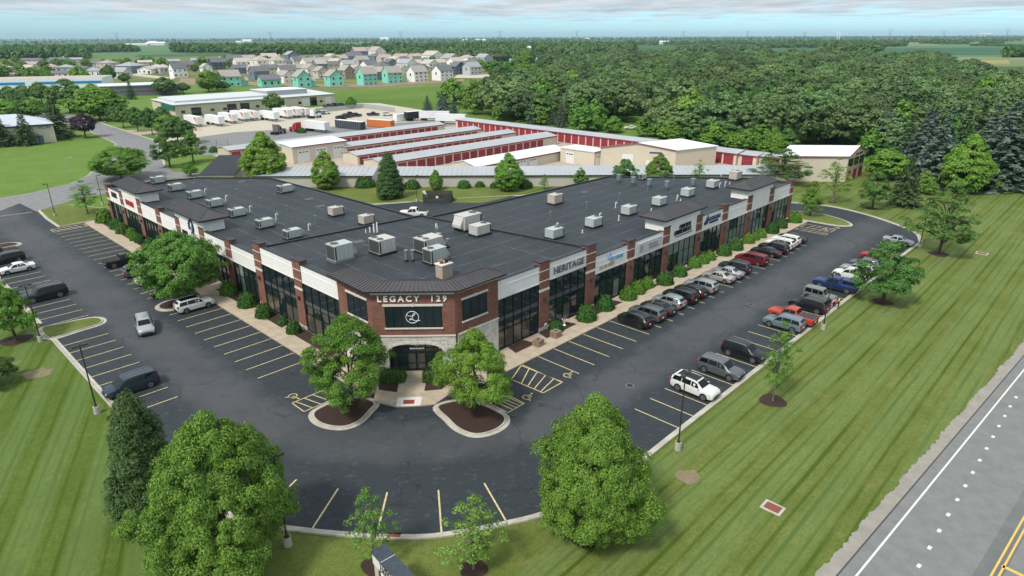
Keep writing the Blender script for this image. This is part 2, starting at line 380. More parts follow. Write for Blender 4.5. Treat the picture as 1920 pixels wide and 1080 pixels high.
# mown lawns
wl0, wl1 = g(1920, 693), g(1605, 1080); RD = (wl0-wl1).normalized(); RN = Vector((RD.y, -RD.x, 0))    # along / across the highway, away from the lawn
def road_pt(along, off): return wl1 + RD*along + RN*off
edge_off = (g(1629, 967)-wl1).dot(RN)
def road_edge(a): return road_pt(a, edge_off)
lawnR = [P(0, -19), P(9, -22), P(60, -23.2), P(93, -23.2), P(112, -5), P(110, 40), P(150, 22), P(175, -6), road_edge(150), road_edge(100), road_edge(60), road_edge(0), road_edge(-30), (8, 20), (-2, 30)]
sheet('lawn', lawnR, -0.028, M_LAWN_R)
lawnL = [P(-21, -8), P(-22, 5), P(-22, 88), (-120, 100), (-150, 60), (-90, -30), (-20, 5), (-11, 28)]
sheet('lawn', lawnL, -0.024, M_LAWN_L)
sheet('lawn', [P(-21, -8), P(0, -19), (0, 33), (6, 15), (-20, 5), (-14, 30)], -0.020, M_LAWN_P)
sheet('lawn', [(-101, 136), (-96, 142), (-99, 152), (-105, 171), (-128, 222), (-160, 256), (-215, 250), (-330, 200), (-300, 120), (-150, 110)], -0.03, M_LAWN_F)
# parking lot
arcL = [(-22.6, 30), (-22.5, 20.8), (-22.5, 4), (-21.8, -3.5), (-20.4, -7.2), (-18.1, -10.8), (-15.7, -14.0), (-13.9, -16.1), (-11.7, -18.1), (-7.3, -20.8), (-3.8, -22.3), (2.5, -23.5), (11.5, -23.6)]
outer = [P(-22.5, 42.2), P(-22.5, 30)] + [Vector(q) for q in smooth_path(PP(arcL[1:]), 6)] + [P(40, -23.6), P(60, -23.6), P(88.9, -23.6)]
endc = smooth_path(PP([(93.3, -23.8), (98.5, -22.1), (101.5, -19.6), (104.7, -15.3), (107.4, -10.6), (109.2, -5.3), (109.3, -0.6), (107.5, 4.1), (101, 14), (91, 30), (80, 46), (64, 58)]), 5)
court = [P(52.5, 65.0), P(40, 72.0), P(26, 82)]
lot = outer + endc + court + [P(5, 100), P(-3.2, 99.8), P(-8.4, 99.2), P(-8.3, 117), P(-9, 128), P(-16, 120), P(-22.5, 104), P(-22.5, 90), P(-22.5, 48)]
car_park = sheet('car_park', lot, 0.0, M_ASPH)
kerb(outer, 1); kerb([P(88.9, -23.6), P(93.3, -23.8)]+endc[1:], 1); kerb(endc[-1:]+court, 1)
kerb([P(-22.5, 90), P(-22.5, 75), P(-22.5, 60), P(-22.5, 48)], 1)
def island(pts, m=M_LAWN_P, n=5, z=0.10, gutter=0.42, smooth=True, name='island'):
    pth = smooth_path(PP(pts), n, True) if smooth else PP(pts)
    area = sum(a.x*b.y-b.x*a.y for a, b in zip(pth, pth[1:]+pth[:1])); side = -1 if area > 0 else 1
    kerb(pth, side, True, gutter=gutter)
    return sheet(name, pth, z, m)
island([(-22.6, 46.1), (-20.5, 45.9), (-18.5, 45.6), (-17.1, 45.1), (-16.5, 44.0), (-16.6, 42.9), (-17.4, 42.2), (-19.5, 42.0), (-22.6, 41.9)])
island([(-4.3, 0.7), (-5.6, -0.1), (-7.2, -0.85), (-8.7, -0.7), (-9.7, 0.6), (-10.0, 2.2), (-9.5, 3.6), (-8.2, 4.0), (-6.7, 3.95), (-5.4, 3.4), (-4.4, 2.2)], M_MULCH)
island([(-0.5, -4.2), (-1.2, -6.6), (-1.6, -8.6), (-1.2, -10.4), (0.3, -11.2), (1.9, -11.1), (2.9, -10.2), (3.0, -8.6), (2.9, -7.2), (2.4, -5.6), (1.4, -4.6)], M_MULCH)
island([(-10.0, 42.6), (-9.3, 43.6), (-7.9, 44.0), (-6.0, 43.2), (-4.4, 42.6), (-4.4, 40.9), (-6.4, 40.6), (-8.9, 40.5), (-9.9, 41.3)], M_MULCH)
island([(100.7, 0.0), (101.6, -3.7), (99.9, -8.0), (97.9, -10.4), (96.0, -10.8), (94.6, -9.1), (94.4, -5.4), (94.4, -2.2), (95, 2), (98, 3)])
island([(-24, 93.8), (-18, 93.6), (-16.6, 92.8), (-16.2, 91.4), (-17.1, 90.5), (-20, 90.3), (-24, 90.2)], M_MULCH)
island([(-8.2, 99.3), (-3.4, 99.6), (-1.8, 99.2), (1.5, 98.5), (3, 108), (-2.0, 118), (-7.6, 117.4), (-8.2, 108)], smooth=False, gutter=0.35)
# rear court lawn behind the building
# pavements along the building (raised 0.12)
def slab(name, pts, m, z1=0.12, z0=-0.05, st_=True):
    mb = MB(); mb.prism([tuple(P(*q))[:2] if st_ else q[:2] for q in pts], z0, z1); return mb.build(name, m, kind='structure')
slab('pavement', [(7.0, -4.1), (93.8, -4.1), (93.8, 0.0), (5.8, 0.0), (3.2, -3.0), (2.4, -4.6)], M_WALK)
slab('pavement', [(-4.1, 7.0), (-4.1, 98.6), (0.0, 98.6), (0.0, 5.8), (-3.0, 2.6), (-4.6, 2.2)], M_WALK)
slab('pavement', [(5.8, 0.0), (0.0, 5.8), (-3.0, 2.6), (-4.2, 1.1), (-3.25, -1.35), (-1.45, -2.9), (-0.3, -3.7), (3.2, -3.0)], M_WALK)
sheet('pavement', PP([(-3.28, -1.30), (-1.48, -2.88), (-0.33, -1.68), (-2.12, -0.06)]), 0.126, M_WHITEC)
# planting beds between pavement and wall
BEDS_R = [(13.2, 16.8), (18.6, 24.4), (26.4, 34.4), (36.2, 43.5), (45.8, 53.5), (55.5, 61.8), (64.0, 71.5), (73.5, 80.5), (83, 93)]
BEDS_L = [(12.8, 22.0), (24.2, 31.0), (35.0, 43.5), (46, 56), (58, 66), (69, 78), (80.5, 87), (90, 97)]
for a_, b_ in BEDS_R: sheet('planting_bed', PP([(a_, -1.85), (b_, -1.85), (b_-0.5, -0.05), (a_+0.5, -0.05)]), 0.135, M_MULCH)
for a_, b_ in BEDS_L: sheet('planting_bed', PP([(-1.85, a_), (-1.85, b_), (-0.05, b_-0.5), (-0.05, a_+0.5)]), 0.135, M_MULCH)
for q in ([(-1.55, 0.85), (0.95, 3.55), (-0.1, 5.6), (-1.6, 4.2), (-2.5, 2.6)], [(0.55, -0.95), (2.95, 1.45), (5.4, 0.1), (3.4, -1.6), (2.0, -2.0)]): sheet('planting_bed', PP(q), 0.135, M_MULCH)
mb = MB(); q = [P(-2.55, -1.45, 0.131), P(-1.75, -2.2, 0.131), P(-1.2, -1.62, 0.131), P(-2.0, -0.87, 0.131)]; mb.face(q[::-1]); mb.build('tactile_pad', mat('tactile_red', (0.27, 0.05, 0.04), 0.8), kind='structure')
# painted bay lines, each a strip lying on the car park
_lw = 0.115
def line_st(a, b, m=M_PAINT_Y, w=_lw, z=0.004, name='painted_line'):
    A, B = P(*a), P(*b); d = (B-A).normalized(); n_ = Vector((-d.y, d.x, 0))*w/2; zz = Vector((0, 0, z))
    mb = MB(); mb.face([A-n_+zz, B-n_+zz, B+n_+zz, A+n_+zz]); return mb.build(name, m, car_park)
for k in range(0, 25):                                    # right wing, nose-in bays
    s_ = 28.25+2.743*(k-6)
    line_st((s_, -4.15), (s_, -10.0))
for k in range(-2, 26):
    s_ = 18.15+2.743*k
    line_st((s_, -18.4), (s_, -23.3))
for k in range(-2, 34):
    t_ = 51.9-2.743*k if k < 0 else 22.2-4.1+2.743*(k)
    t_ = 14.3+2.743*(k+2)-0.1
    if 39.6 < t_ < 44.4 or t_ > 97: continue
    line_st((-4.15, t_), (-9.9, t_))
for k in range(0, 30):
    t_ = 16.5+2.743*k
    if 40.5 < t_ < 46.6 or t_ > 90: continue
    line_st((-17.25, t_), (-22.2, t_))
for a_, b_ in (((556, 899), (511, 943)), ((634, 916), (583, 995)), ((726, 923), (706, 1003)), ((822, 919), (828, 1001)), ((908, 906), (950, 979))):
    line_st(gst(*a_), gst(*b_), w=0.14)
# hatched aisles beside the accessible bays
def hatch(c, n=5):
    """c: four corners (s,t); bars run between the first and the opposite side"""
    for i in range(4): line_st(c[i], c[(i+1) % 4])
    A, B, C, D = [Vector((*q, 0)) for q in c]
    for i in range(1, n):
        u = i/n; p1 = A.lerp(B, u); p2 = D.lerp(C, min(1, u+0.12)); line_st(p1[:2], p2[:2], z=0.008)
hatch([(11.6, -4.2), (11.9, -9.9), (8.8, -9.9), (8.6, -5.6)], 5)
hatch([(3.6, -5.2), (6.0, -5.2), (6.0, -9.9), (3.6, -9.9)], 5)
hatch([(-5.2, 4.6), (-9.9, 4.6), (-9.9, 6.9), (-5.2, 6.9)], 5)
hatch([(-4.4, 95.6), (-9.9, 95.6), (-9.9, 98.2), (-4.4, 98.2)], 6)
hatch([(89.2, -4.4), (89.2, -9.9), (92.0, -9.9), (92.0, -4.4)], 5)
hatch([(84.0+2.743, -4.4), (84.0+2.743, -9.9), (88.0, -9.9), (88.0, -4.4)], 5)
def wheelchair(c, rot):
    """accessible-bay symbol: ring wheel, back, seat, leg and head"""
    c = P(*c); mb = MB(); R_ = Matrix.Rotation(rot, 4, 'Z')
    def bar(x0, y0, x1, y1, w=0.11):
        a, b = Vector((x0, y0, 0)), Vector((x1, y1, 0)); d = (b-a).normalized(); n_ = Vector((-d.y, d.x, 0))*w/2
        mb.face([R_ @ (a-n_)+c, R_ @ (b-n_)+c, R_ @ (b+n_)+c, R_ @ (a+n_)+c])
    arc = [(0.42*math.cos(x), 0.42*math.sin(x)-0.1) for x in np.linspace(math.radians(120), math.radians(385), 14)]
    for (x0, y0), (x1, y1) in zip(arc, arc[1:]): bar(x0, y0, x1, y1)
    bar(-0.12, 0.62, -0.05, 0.05); bar(-0.05, 0.08, 0.38, 0.05); bar(0.36, 0.08, 0.55, -0.38); bar(0.53, -0.36, 0.72, -0.32); bar(-0.10, 0.36, 0.28, 0.34); bar(-0.12, 0.70, -0.12, 0.88, 0.2)
    mb.v = [(x, y, 0.005) for x, y, z in mb.v]; mb.f = [tuple(f) for f in mb.f]
    mb.build('painted_symbol', M_PAINT_Y, car_park)
for px_, py_ in ((1065, 703), (989, 744)): wheelchair(gst(px_, py_), ROTZ-math.pi/2)
wheelchair(gst(550, 743), ROTZ+math.pi)
wheelchair(gst(1547, 430), ROTZ-math.pi/2); wheelchair(gst(1570, 427), ROTZ-math.pi/2)
# highway on the right
def strip(name, a0, a1, o0, o1, z, m, kind='structure', parent=None):
    mb = MB(); q = [road_pt(a0, o0), road_pt(a1, o0), road_pt(a1, o1), road_pt(a0, o1)]
    mb.face([Vector((p.x, p.y, z)) for p in q][::-1]); o = mb.build(name, m, parent)
    if kind: o['kind'] = kind
    return o
co = (g(1665, 967)-wl1).dot(RN)
rag = []
for i in range(0, 900):
    a_ = -40+i*0.28; rag.append(road_pt(a_, edge_off+random.uniform(-0.13, 0.10)+0.07*math.sin(a_*0.7)))
rag += [road_pt(900, edge_off), road_pt(900, co), road_pt(-40, co)]
sheet('road_shoulder', rag, 0.0, M_SHOULDER)
highway = strip('road', -60, 900, co, 26, 0.004, M_ROAD)
strip('road_seam', -60, 400, co-0.06, co+0.05, 0.008, mat('seam_dark', (0.06, 0.06, 0.06), 0.9), None, highway)
strip('edge_line', -60, 900, -0.06, 0.08, 0.009, M_PAINT_W, None, highway)
lane_dark = strip('wheel_track', -60, 900, 5.2, 6.6, 0.0075, mat('tyre_polish', (0.135, 0.139, 0.137), 0.8, var=0.15, vscale=0.4), None, highway)
for i, (x, y) in enumerate([(1905, 745), (1894, 762), (1884, 780), (1873, 799), (1862, 819), (1850, 841), (1837, 863), (1824, 886), (1810, 911), (1795, 937), (1778, 965), (1761, 995), (1743, 1027), (1723, 1061)]):
    w_ = g(x, y); a_ = (w_-wl1).dot(RD); o_ = (w_-wl1).dot(RN)
    strip('lane_dash', a_-0.22, a_+0.22, o_-0.12, o_+0.12, 0.010, M_PAINT_W, None, highway)
for i in range(30):
    a_ = 38+2.43*i; strip('lane_dash', a_-0.22, a_+0.22, 3.35, 3.6, 0.010, M_PAINT_W, None, highway)
yo = (g(1855, 1080)-wl1).dot(RN)
for d_ in (0, 0.36): strip('centre_line', -60, 900, yo+d_, yo+d_+0.13, 0.010, mat('paint_road_yellow', (0.62, 0.42, 0.10), 0.8, var=0.1), None, highway)
strip('centre_line', 8.2, 8.5, yo+0.3, yo+4.0, 0.010, MATS['paint_road_yellow'], None, highway)
# left street and drive
street = [(-330, 20), (-180, 92), (-112, 124), (-100.1, 133), (-98.5, 143.6), (-94, 152), (-96, 160), (-88, 168), (-62, 166), (-62, 172), (-92, 177), (-99.2, 187.3), (-124.1, 232.7), (-156.2, 266.2), (-200, 312), (-260, 352), (-300, 372), (-308, 364), (-262, 340), (-205, 300), (-163, 257.7), (-135.5, 226.9), (-112, 172), (-110, 161.4), (-112.6, 151), (-120, 140.6), (-190, 106), (-330, 40)]
sheet('street', street, -0.004, M_STREET)
kerb([(-99.2, 187.3), (-124.1, 232.7), (-156.2, 266.2), (-200, 312)], 1, gutter=0.5)
kerb([(-205, 300), (-163, 257.7), (-135.5, 226.9), (-112, 172), (-110, 161.4), (-112.6, 151), (-120, 140.6), (-190, 106)], 1, gutter=0.3)
kerb([(-180, 92), (-112, 124), (-100.1, 133)], 1, gutter=0.3)
for pth in ([(-131, 244), (-150, 262), (-120, 268)],): pass
sheet('driveway', [(-152, 262), (-140, 249), (-121, 262), (-128, 272)], -0.001, M_WALK)
# small things set in the lawn and the kerb
def set_cover(px, py, size, frame_m, lid_m, name, label, cat):
    o = empty(name, g(px, py), ROTZ, label, cat); mb = MB(); s2 = size/2
    mb.box(-s2, s2, -s2*1.25, s2*1.25, -0.04, 0.03); mb.build('frame', frame_m, o)
    mb = MB(); mb.box(-s2*0.68, s2*0.68, -s2*0.93, s2*0.93, 0.0, 0.045); mb.build('lid', lid_m, o); return o
set_cover(1449, 952, 1.25, M_KERB, mat('rust_lid', (0.20, 0.065, 0.04), 0.85, var=0.3, vscale=12), 'utility_cover', 'rusty red utility cover in concrete frame near the highway', 'utility cover')
set_cover(1841, 475, 1.4, M_KERB, MATS['rust_lid'], 'utility_cover', 'small utility cover in the far striped lawn beyond the tall tree', 'utility cover')
o = empty('storm_drain', g(738, 1007), math.radians(-2), 'rusty kerb storm drain beside the front arc of the car park', 'drain')
mb = MB(); mb.box(-0.45, 0.45, -0.1, 0.25, 0.02, 0.05); mb.build('grate', MATS['rust_lid'], o)
mb = MB(); mb.box(-0.5, 0.5, 0.28, 0.36, 0.0, 0.16); mb.build('hood', M_DARKMETAL, o)
for px_, py_, r_ in ((1290, 893, 1.1), (72, 700, 1.4)):
    q = [g(px_, py_)+Vector((r_*(1+0.25*random.uniform(-1, 1))*math.cos(a), r_*0.85*(1+0.25*random.uniform(-1, 1))*math.sin(a), 0)) for a in np.linspace(0, 2*math.pi, 14, endpoint=False)]
    sheet('bare_patch', q, -0.012, mat('bare_patch', (0.16, 0.13, 0.07), 0.95, col2=(0.22, 0.18, 0.11), vscale=1.5))
# ================================================================== the L-shaped building
def brick_mat():
    k = NT('brick'); tcn = k.N.new('ShaderNodeTexCoord')
    # wall coordinate: along the wall (object x+y turned) and height
    nrm = k.N.new('ShaderNodeSeparateXYZ'); k.L.new(tcn.outputs['Normal'], nrm.inputs[0])
    sp_ = k.N.new('ShaderNodeSeparateXYZ'); k.L.new(tcn.outputs['Object'], sp_.inputs[0])
    u = k.math('SUBTRACT', k.math('MULTIPLY', sp_.outputs[0], k.math('SIGN', k.math('ADD', nrm.outputs[1], 0.001))), k.math('MULTIPLY', sp_.outputs[1], k.math('SIGN', k.math('ADD', nrm.outputs[0], 0.001))))
    diag = k.math('MULTIPLY', k.math('GREATER_THAN', k.math('ABSOLUTE', nrm.outputs[0]), 0.3), k.math('GREATER_THAN', k.math('ABSOLUTE', nrm.outputs[1]), 0.3))
    ax = k.math('GREATER_THAN', k.math('ABSOLUTE', nrm.outputs[1]), 0.8)
    straight = k.math('ADD', k.math('MULTIPLY', ax, sp_.outputs[0]), k.math('MULTIPLY', k.math('SUBTRACT', 1.0, ax), sp_.outputs[1]))
    dd = k.math('MULTIPLY', k.math('SUBTRACT', sp_.outputs[0], sp_.outputs[1]), 0.7071)
    u = k.math('ADD', k.math('MULTIPLY', diag, dd), k.math('MULTIPLY', k.math('SUBTRACT', 1.0, diag), straight))
    br = k.N.new('ShaderNodeTexBrick'); k.L.new(k.comb(u, sp_.outputs[2], 0.0), br.inputs['Vector'])
    br.inputs['Scale'].default_value = 1.0; br.inputs['Brick Width'].default_value = 0.30; br.inputs['Row Height'].default_value = 0.10; br.inputs['Mortar Size'].default_value = 0.011
    br.inputs['Color1'].default_value = (0.145, 0.048, 0.032, 1); br.inputs['Color2'].default_value = (0.255, 0.095, 0.066, 1); br.inputs['Mortar'].default_value = (0.30, 0.22, 0.18, 1); br.inputs['Bias'].default_value = -0.1
    n1 = k.noise(k.pos, 1.2, 4); c = k.mix(k.ramp(n1, 0.3, 0.7, 0.0, 0.35), br.outputs['Color'], (0.11, 0.036, 0.026))
    return k.fin(c, 0.85, 0.2, br.outputs['Fac'], -0.4, 0.01)
def roof_mat():
    k = NT('roof_membrane'); s, t = k.st()
    n1 = k.noise(k.pos, 0.12, 5); n2 = k.noise(k.pos, 1.6, 6, 0.7); n3 = k.noise(k.pos, 9, 4, 0.8)
    c = k.mix(k.ramp(n1, 0.3, 0.7), (0.0135, 0.0195, 0.0245), (0.0225, 0.0305, 0.0365)); c = k.mix(k.ramp(n2, 0.45, 0.75, 0, 0.5), c, (0.052, 0.058, 0.066))
    c = k.mix(k.ramp(n3, 0.4, 0.75, 0, 0.25), c, (0.07, 0.075, 0.082))
    # lapped seams run across each wing, with a few long ones
    right = k.math('GREATER_THAN', s, t)
    u = k.math('ADD', k.math('MULTIPLY', right, t), k.math('MULTIPLY', k.math('SUBTRACT', 1.0, right), s)); v = k.math('ADD', k.math('MULTIPLY', right, s), k.math('MULTIPLY', k.math('SUBTRACT', 1.0, right), t))
    w1 = k.math('ADD', u, k.math('MULTIPLY', k.noise(k.pos, 0.3, 2), 0.3))
    j = k.ramp(k.math('ABSOLUTE', k.math('SUBTRACT', k.math('FRACT', k.math('DIVIDE', w1, 3.1)), 0.5)), 0.0, 0.028, 1.0, 0.0)
    j2 = k.ramp(k.math('ABSOLUTE', k.math('SUBTRACT', k.math('FRACT', k.math('DIVIDE', v, 15.3)), 0.5)), 0.0, 0.005, 1.0, 0.0)
    br = k.ramp(k.noise(k.pos, 0.5, 3), 0.38, 0.6, 0.3, 1.0)
    c = k.mix(k.math('MULTIPLY', k.math('MAXIMUM', j, j2), br), c, (0.115, 0.135, 0.148))
    # ponding stains
    c = k.mix(k.ramp(k.noise(k.pos, 0.33, 6, 0.75), 0.56, 0.76, 0, 0.6), c, (0.072, 0.082, 0.090))
    return k.fin(c, 0.7, 0.4, n3, 0.2, 0.02)
def stone_mat():
    return mat('limestone_block', (0.46, 0.435, 0.385), 0.85, col2=(0.64, 0.61, 0.555), vscale=1.7, bump=0.8, bscale=6, objvar=0.10)
M_BRICK = brick_mat(); M_ROOF = roof_mat(); M_STONE = stone_mat()
M_TRIM = mat('limestone_trim', (0.64, 0.60, 0.53), 0.8, var=0.08, vscale=3)
M_EIFS = mat('white_stucco', (0.76, 0.75, 0.715), 0.9, var=0.05, vscale=0.7, bump=0.08, bscale=30)
M_CAP = mat('coping_metal', (0.030, 0.030, 0.034), 0.45, metal=0.3)
M_SEAM = mat('standing_seam', (0.078, 0.073, 0.076), 0.42, metal=0.35, var=0.12, vscale=0.8)
M_FRAME = mat('window_frame', (0.012, 0.016, 0.016), 0.4)
M_GLASS = mat('shop_glass', (0.014, 0.025, 0.028), 0.03, spec=0.9)
M_GLASS2 = mat('shop_glass_low', (0.055, 0.054, 0.045), 0.05, spec=0.8, col2=(0.125, 0.115, 0.09), vscale=0.5)
M_GLASS3 = mat('shop_glass_skylit', (0.115, 0.155, 0.145), 0.08, spec=0.8, col2=(0.19, 0.235, 0.22), vscale=0.35)  # bright sky look of the far panes painted into the glass colour
M_SPAN = mat('spandrel', (0.085, 0.095, 0.10), 0.35)
M_BLOCKW = mat('rear_block', (0.34, 0.31, 0.26), 0.9, var=0.06)
bld = empty('office_building', OO, ROTZ, 'L-shaped brick and white stucco office building with flat black roof and corner entrance', 'building')
# roofs and rear walls in (s,t)
ROOF_HI = [(0.3, 32.0), (0.3, 12.6), (0.9, 12.0), (12.0, 0.9), (12.6, 0.3), (29.6, 0.3), (25.0, 29.4)]
ROOF_R = [(25.35, 29.0), (29.9, 0.3), (93.5, 0.3), (93.5, 6.9), (91.2, 10.2), (74.5, 30.2), (31.0, 31.8), (27.4, 32.2)]
ROOF_L = [(0.3, 32.3), (25.0, 29.7), (27.3, 34), (26.9, 61.1), (26.2, 80.2), (16.2, 91.3), (5.2, 94.6), (0.3, 95.2)]
def inset(poly, d):
    A = sum(a[0]*c[1]-c[0]*a[1] for a, c in zip(poly, list(poly[1:])+[poly[0]])); p = list(poly) if A > 0 else list(poly)[::-1]; n = len(p); out = []
    for i in range(n):
        a, b, c = Vector(p[i-1]), Vector(p[i]), Vector(p[(i+1) % n]); e1 = (b-a).normalized(); e2 = (c-b).normalized()
        n1 = Vector((-e1.y, e1.x)); n2 = Vector((-e2.y, e2.x)); bis = (n1+n2).normalized(); out.append(tuple(b+bis*(d/max(0.35, bis.dot(n1)))))
    return out
def parapet_ring(poly, z0, z1, th, mats, mb):
    A = sum(a[0]*c[1]-c[0]*a[1] for a, c in zip(poly, list(poly[1:])+[poly[0]])); p = list(poly) if A > 0 else list(poly)[::-1]
    q = inset(p, th); n = len(p)
    for i in range(n):
        j = (i+1) % n
        mb.face([(*p[i], z1), (*p[j], z1), (*q[j], z1), (*q[i], z1)])
        mb.face([(*q[i], z1), (*q[j], z1), (*q[j], z0), (*q[i], z0)])
        mb.face([(*p[i], z0), (*p[j], z0), (*p[j], z1), (*p[i], z1)])
Z_HI, Z_LO = 8.35, 6.9
mb = MB(); mb.prism(inset(ROOF_HI, 0.02), 0.0, Z_HI-0.02); mb.build('core_wall', M_BLOCKW, bld)
for nm, poly in (('wing_wall', ROOF_R), ('wing_wall', ROOF_L)):
    mb = MB(); mb.prism(inset(poly, 0.02), 0.0, Z_LO-0.02); mb.build(nm, M_BLOCKW, bld)
def roof_part(poly, z, edge):
    sheet('roof', poly, z, M_ROOF, bld, None)
    mb = MB(); parapet_ring(poly, z-0.3, z+edge, 0.28, None, mb); mb.build('roof_edge', M_CAP, bld)
roof_part(ROOF_HI, Z_HI, 0.22); roof_part(ROOF_R, Z_LO, 0.24); roof_part(ROOF_L, Z_LO, 0.24)
def Q(side, u, v):
    return (u, v) if side == 'R' else (v, u)
def fbox(mb, side, u0, u1, v0, v1, z0, z1):
    if side == 'R': mb.box(u0, u1, v0, v1, z0, z1)
    else: mb.box(v0, v1, u0, u1, z0, z1)
    return mb
def storefront(side, u0, u1, z0, z1, ncol, rows, span=None, v=0.22, lit=0.0):
    """glazing bay: frame with mullions; every pane is its own piece. rows: heights of horizontal bars"""
    w = None; mb = MB(); fw = 0.07
    xs = [u0+(u1-u0)*i/ncol for i in range(ncol+1)]; zs = [z0]+list(rows)+[z1]
    for x in xs: fbox(mb, side, x-fw/2, x+fw/2, v-0.10, v+0.08, z0, z1)
    for z in zs: fbox(mb, side, u0, u1, v-0.085, v+0.07, max(z0, z-0.04), min(z1, z+0.04))
    win = mb.build('shop_window', M_FRAME, bld)
    for i in range(ncol):
        for j in range(len(zs)-1):
            mb = MB(); dz = random.uniform(-0.012, 0.012)
            fbox(mb, side, xs[i]+fw/2, xs[i+1]-fw/2, v+0.0+dz*0.2, v+0.03, zs[j]+0.04, zs[j+1]-0.04)
            is_sp = span is not None and abs(zs[j]-span) < 0.05
            m = M_SPAN if is_sp else (M_GLASS2 if zs[j] < 2.2 and random.random() < 0.5 and (span is not None) else (M_GLASS3 if (span is None and random.random() < lit) else M_GLASS))
            mb.build('spandrel' if is_sp else 'pane', m, win)
    return win
PIERS_R = [(19.35, 21.1), (28.4, 30.3), (37.7, 39.4), (46.95, 48.65), (56.7, 58.4), (65.4, 67.2), (74.5, 76.3), (83.8, 85.5), (93.1, 94.5)]
PIERS_L = [(21.2, 23.0), (31.5, 33.4), (40.6, 42.3), (49.5, 51.2), (58.8, 60.4), (67.2, 69.0), (76.3, 78.0), (85.8, 87.3), (94.0, 95.5)]
HIGH_N = 2
def pier(side, u0, u1, zt, band_z, lines, hi):
    mb = MB(); fbox(mb, side, u0, u1, 0.0, 1.0, 0.55 if hi else 0.0, zt); p = mb.build('brick_pier', M_BRICK, bld)
    mb = MB(); fbox(mb, side, u0-0.06, u1+0.06, -0.06, 1.06, zt, zt+0.09); mb.build('coping', M_CAP, p)
    mb = MB(); fbox(mb, side, u0-0.012, u1+0.012, -0.02, 0.9, band_z, band_z+0.32); mb.build('stone_band', M_TRIM, p)
    for z in lines:
        mb = MB(); fbox(mb, side, u0-0.01, u1+0.01, -0.03, 0.9, z, z+0.09); mb.build('trim_line', M_TRIM, p)
    if hi:
        mb = MB(); fbox(mb, side, u0-0.05, u1+0.05, -0.05, 1.0, 0.0, 0.55); mb.build('stone_base', M_STONE, p)
    um = (u0+u1)/2; mb = MB(); fbox(mb, side, um-0.16, um+0.16, -0.22, 0.0, band_z-1.25, band_z-0.85); mb.build('wall_lamp', mat('lamp_bronze', (0.05, 0.035, 0.03), 0.5), p)
def band(side, u0, u1, z0, z1, lines):
    mb = MB(); fbox(mb, side, u0, u1, 0.12, 0.62, z0, z1); b = mb.build('stucco_band', M_EIFS, bld)
    mb = MB(); fbox(mb, side, u0, u1, 0.06, 0.68, z1, z1+0.08); mb.build('coping', M_CAP, b)
    for z in lines:
        mb = MB(); fbox(mb, side, u0, u1, 0.085, 0.13, z, z+0.07); mb.build('reveal', M_EIFS, b)
    mb = MB(); fbox(mb, side, u0, u1, 0.07, 0.20, z0-0.09, z0); mb.build('head_trim', M_TRIM, b)
def hip_tower(side, u0, u1, z0, z1):
    """raised stucco box with an overhanging hipped standing-seam roof"""
    mb = MB(); fbox(mb, side, u0, u1, 0.10, 3.3, z0, z1); tw = mb.build('tower_box', M_EIFS, bld)
    ov = 0.75; a, b, c, d = u0-ov, u1+ov, -0.65, 4.05; zr = z1+1.35; vm = (c+d)/2; hr = (d-c)/2*0.95
    mb = MB(); fbox(mb, side, a, b, c, d, z1-0.02, z1+0.20); ev = mb.build('eave', M_CAP, tw)
    e = [(a, c), (b, c), (b, d), (a, d)]; r = [(a+hr, vm), (b-hr, vm)]; zb = z1+0.2
    T = lambda p, z: (*Q(side, *p), z)
    mb = MB()
    for f in ([T(e[0], zb), T(e[1], zb), T(r[1], zr), T(r[0], zr)], [T(e[1], zb), T(e[2], zb), T(r[1], zr)], [T(e[2], zb), T(e[3], zb), T(r[0], zr), T(r[1], zr)], [T(e[3], zb), T(e[0], zb), T(r[0], zr)]):
        mb.face(f if side == 'R' else f[::-1])
    hip = mb.build('hip_roof', M_SEAM, tw)
    # ribs
    mb = MB(); n = int((b-a)/0.42)
    for i in range(n+1):
        u = a+(b-a)*i/n; ur = min(max(u, a+hr), b-hr)
        for v0 in (c, d):
            k_ = 1.0 if a+hr <= u <= b-hr else (u-a)/hr if u < a+hr else (b-u)/hr
            p0 = Vector(T((u, v0), zb+0.02)); p1 = Vector(T((u, v0+(vm-v0)*k_), zb+(zr-zb)*k_+0.02))
            if (p1-p0).length > 0.2: mb.tube([p0, p1], 0.028, 4, False)
    for v in np.arange(c+0.42, d, 0.42):
        k_ = 1-abs(v-vm)/((d-c)/2)
        for uu, s_ in ((a, 1), (b, -1)):
            mb.tube([Vector(T((uu, v), zb+0.02)), Vector(T((uu+s_*hr*k_, v), zb+(zr-zb)*k_+0.02))], 0.028, 4, False)
    for x, y in ((0, 0), (1, 1), (2, 1), (3, 0)): mb.tube([Vector(T(e[x], zb+0.02)), Vector(T(r[y], zr+0.02))], 0.05, 5, False)
    mb.tube([Vector(T(r[0], zr+0.02)), Vector(T(r[1], zr+0.02))], 0.06, 5, False)
    mb.build('seam_ribs', M_SEAM, bld)['kind'] = 'stuff'
TOWERS = {'R': (3, 6), 'L': (3, 6)}
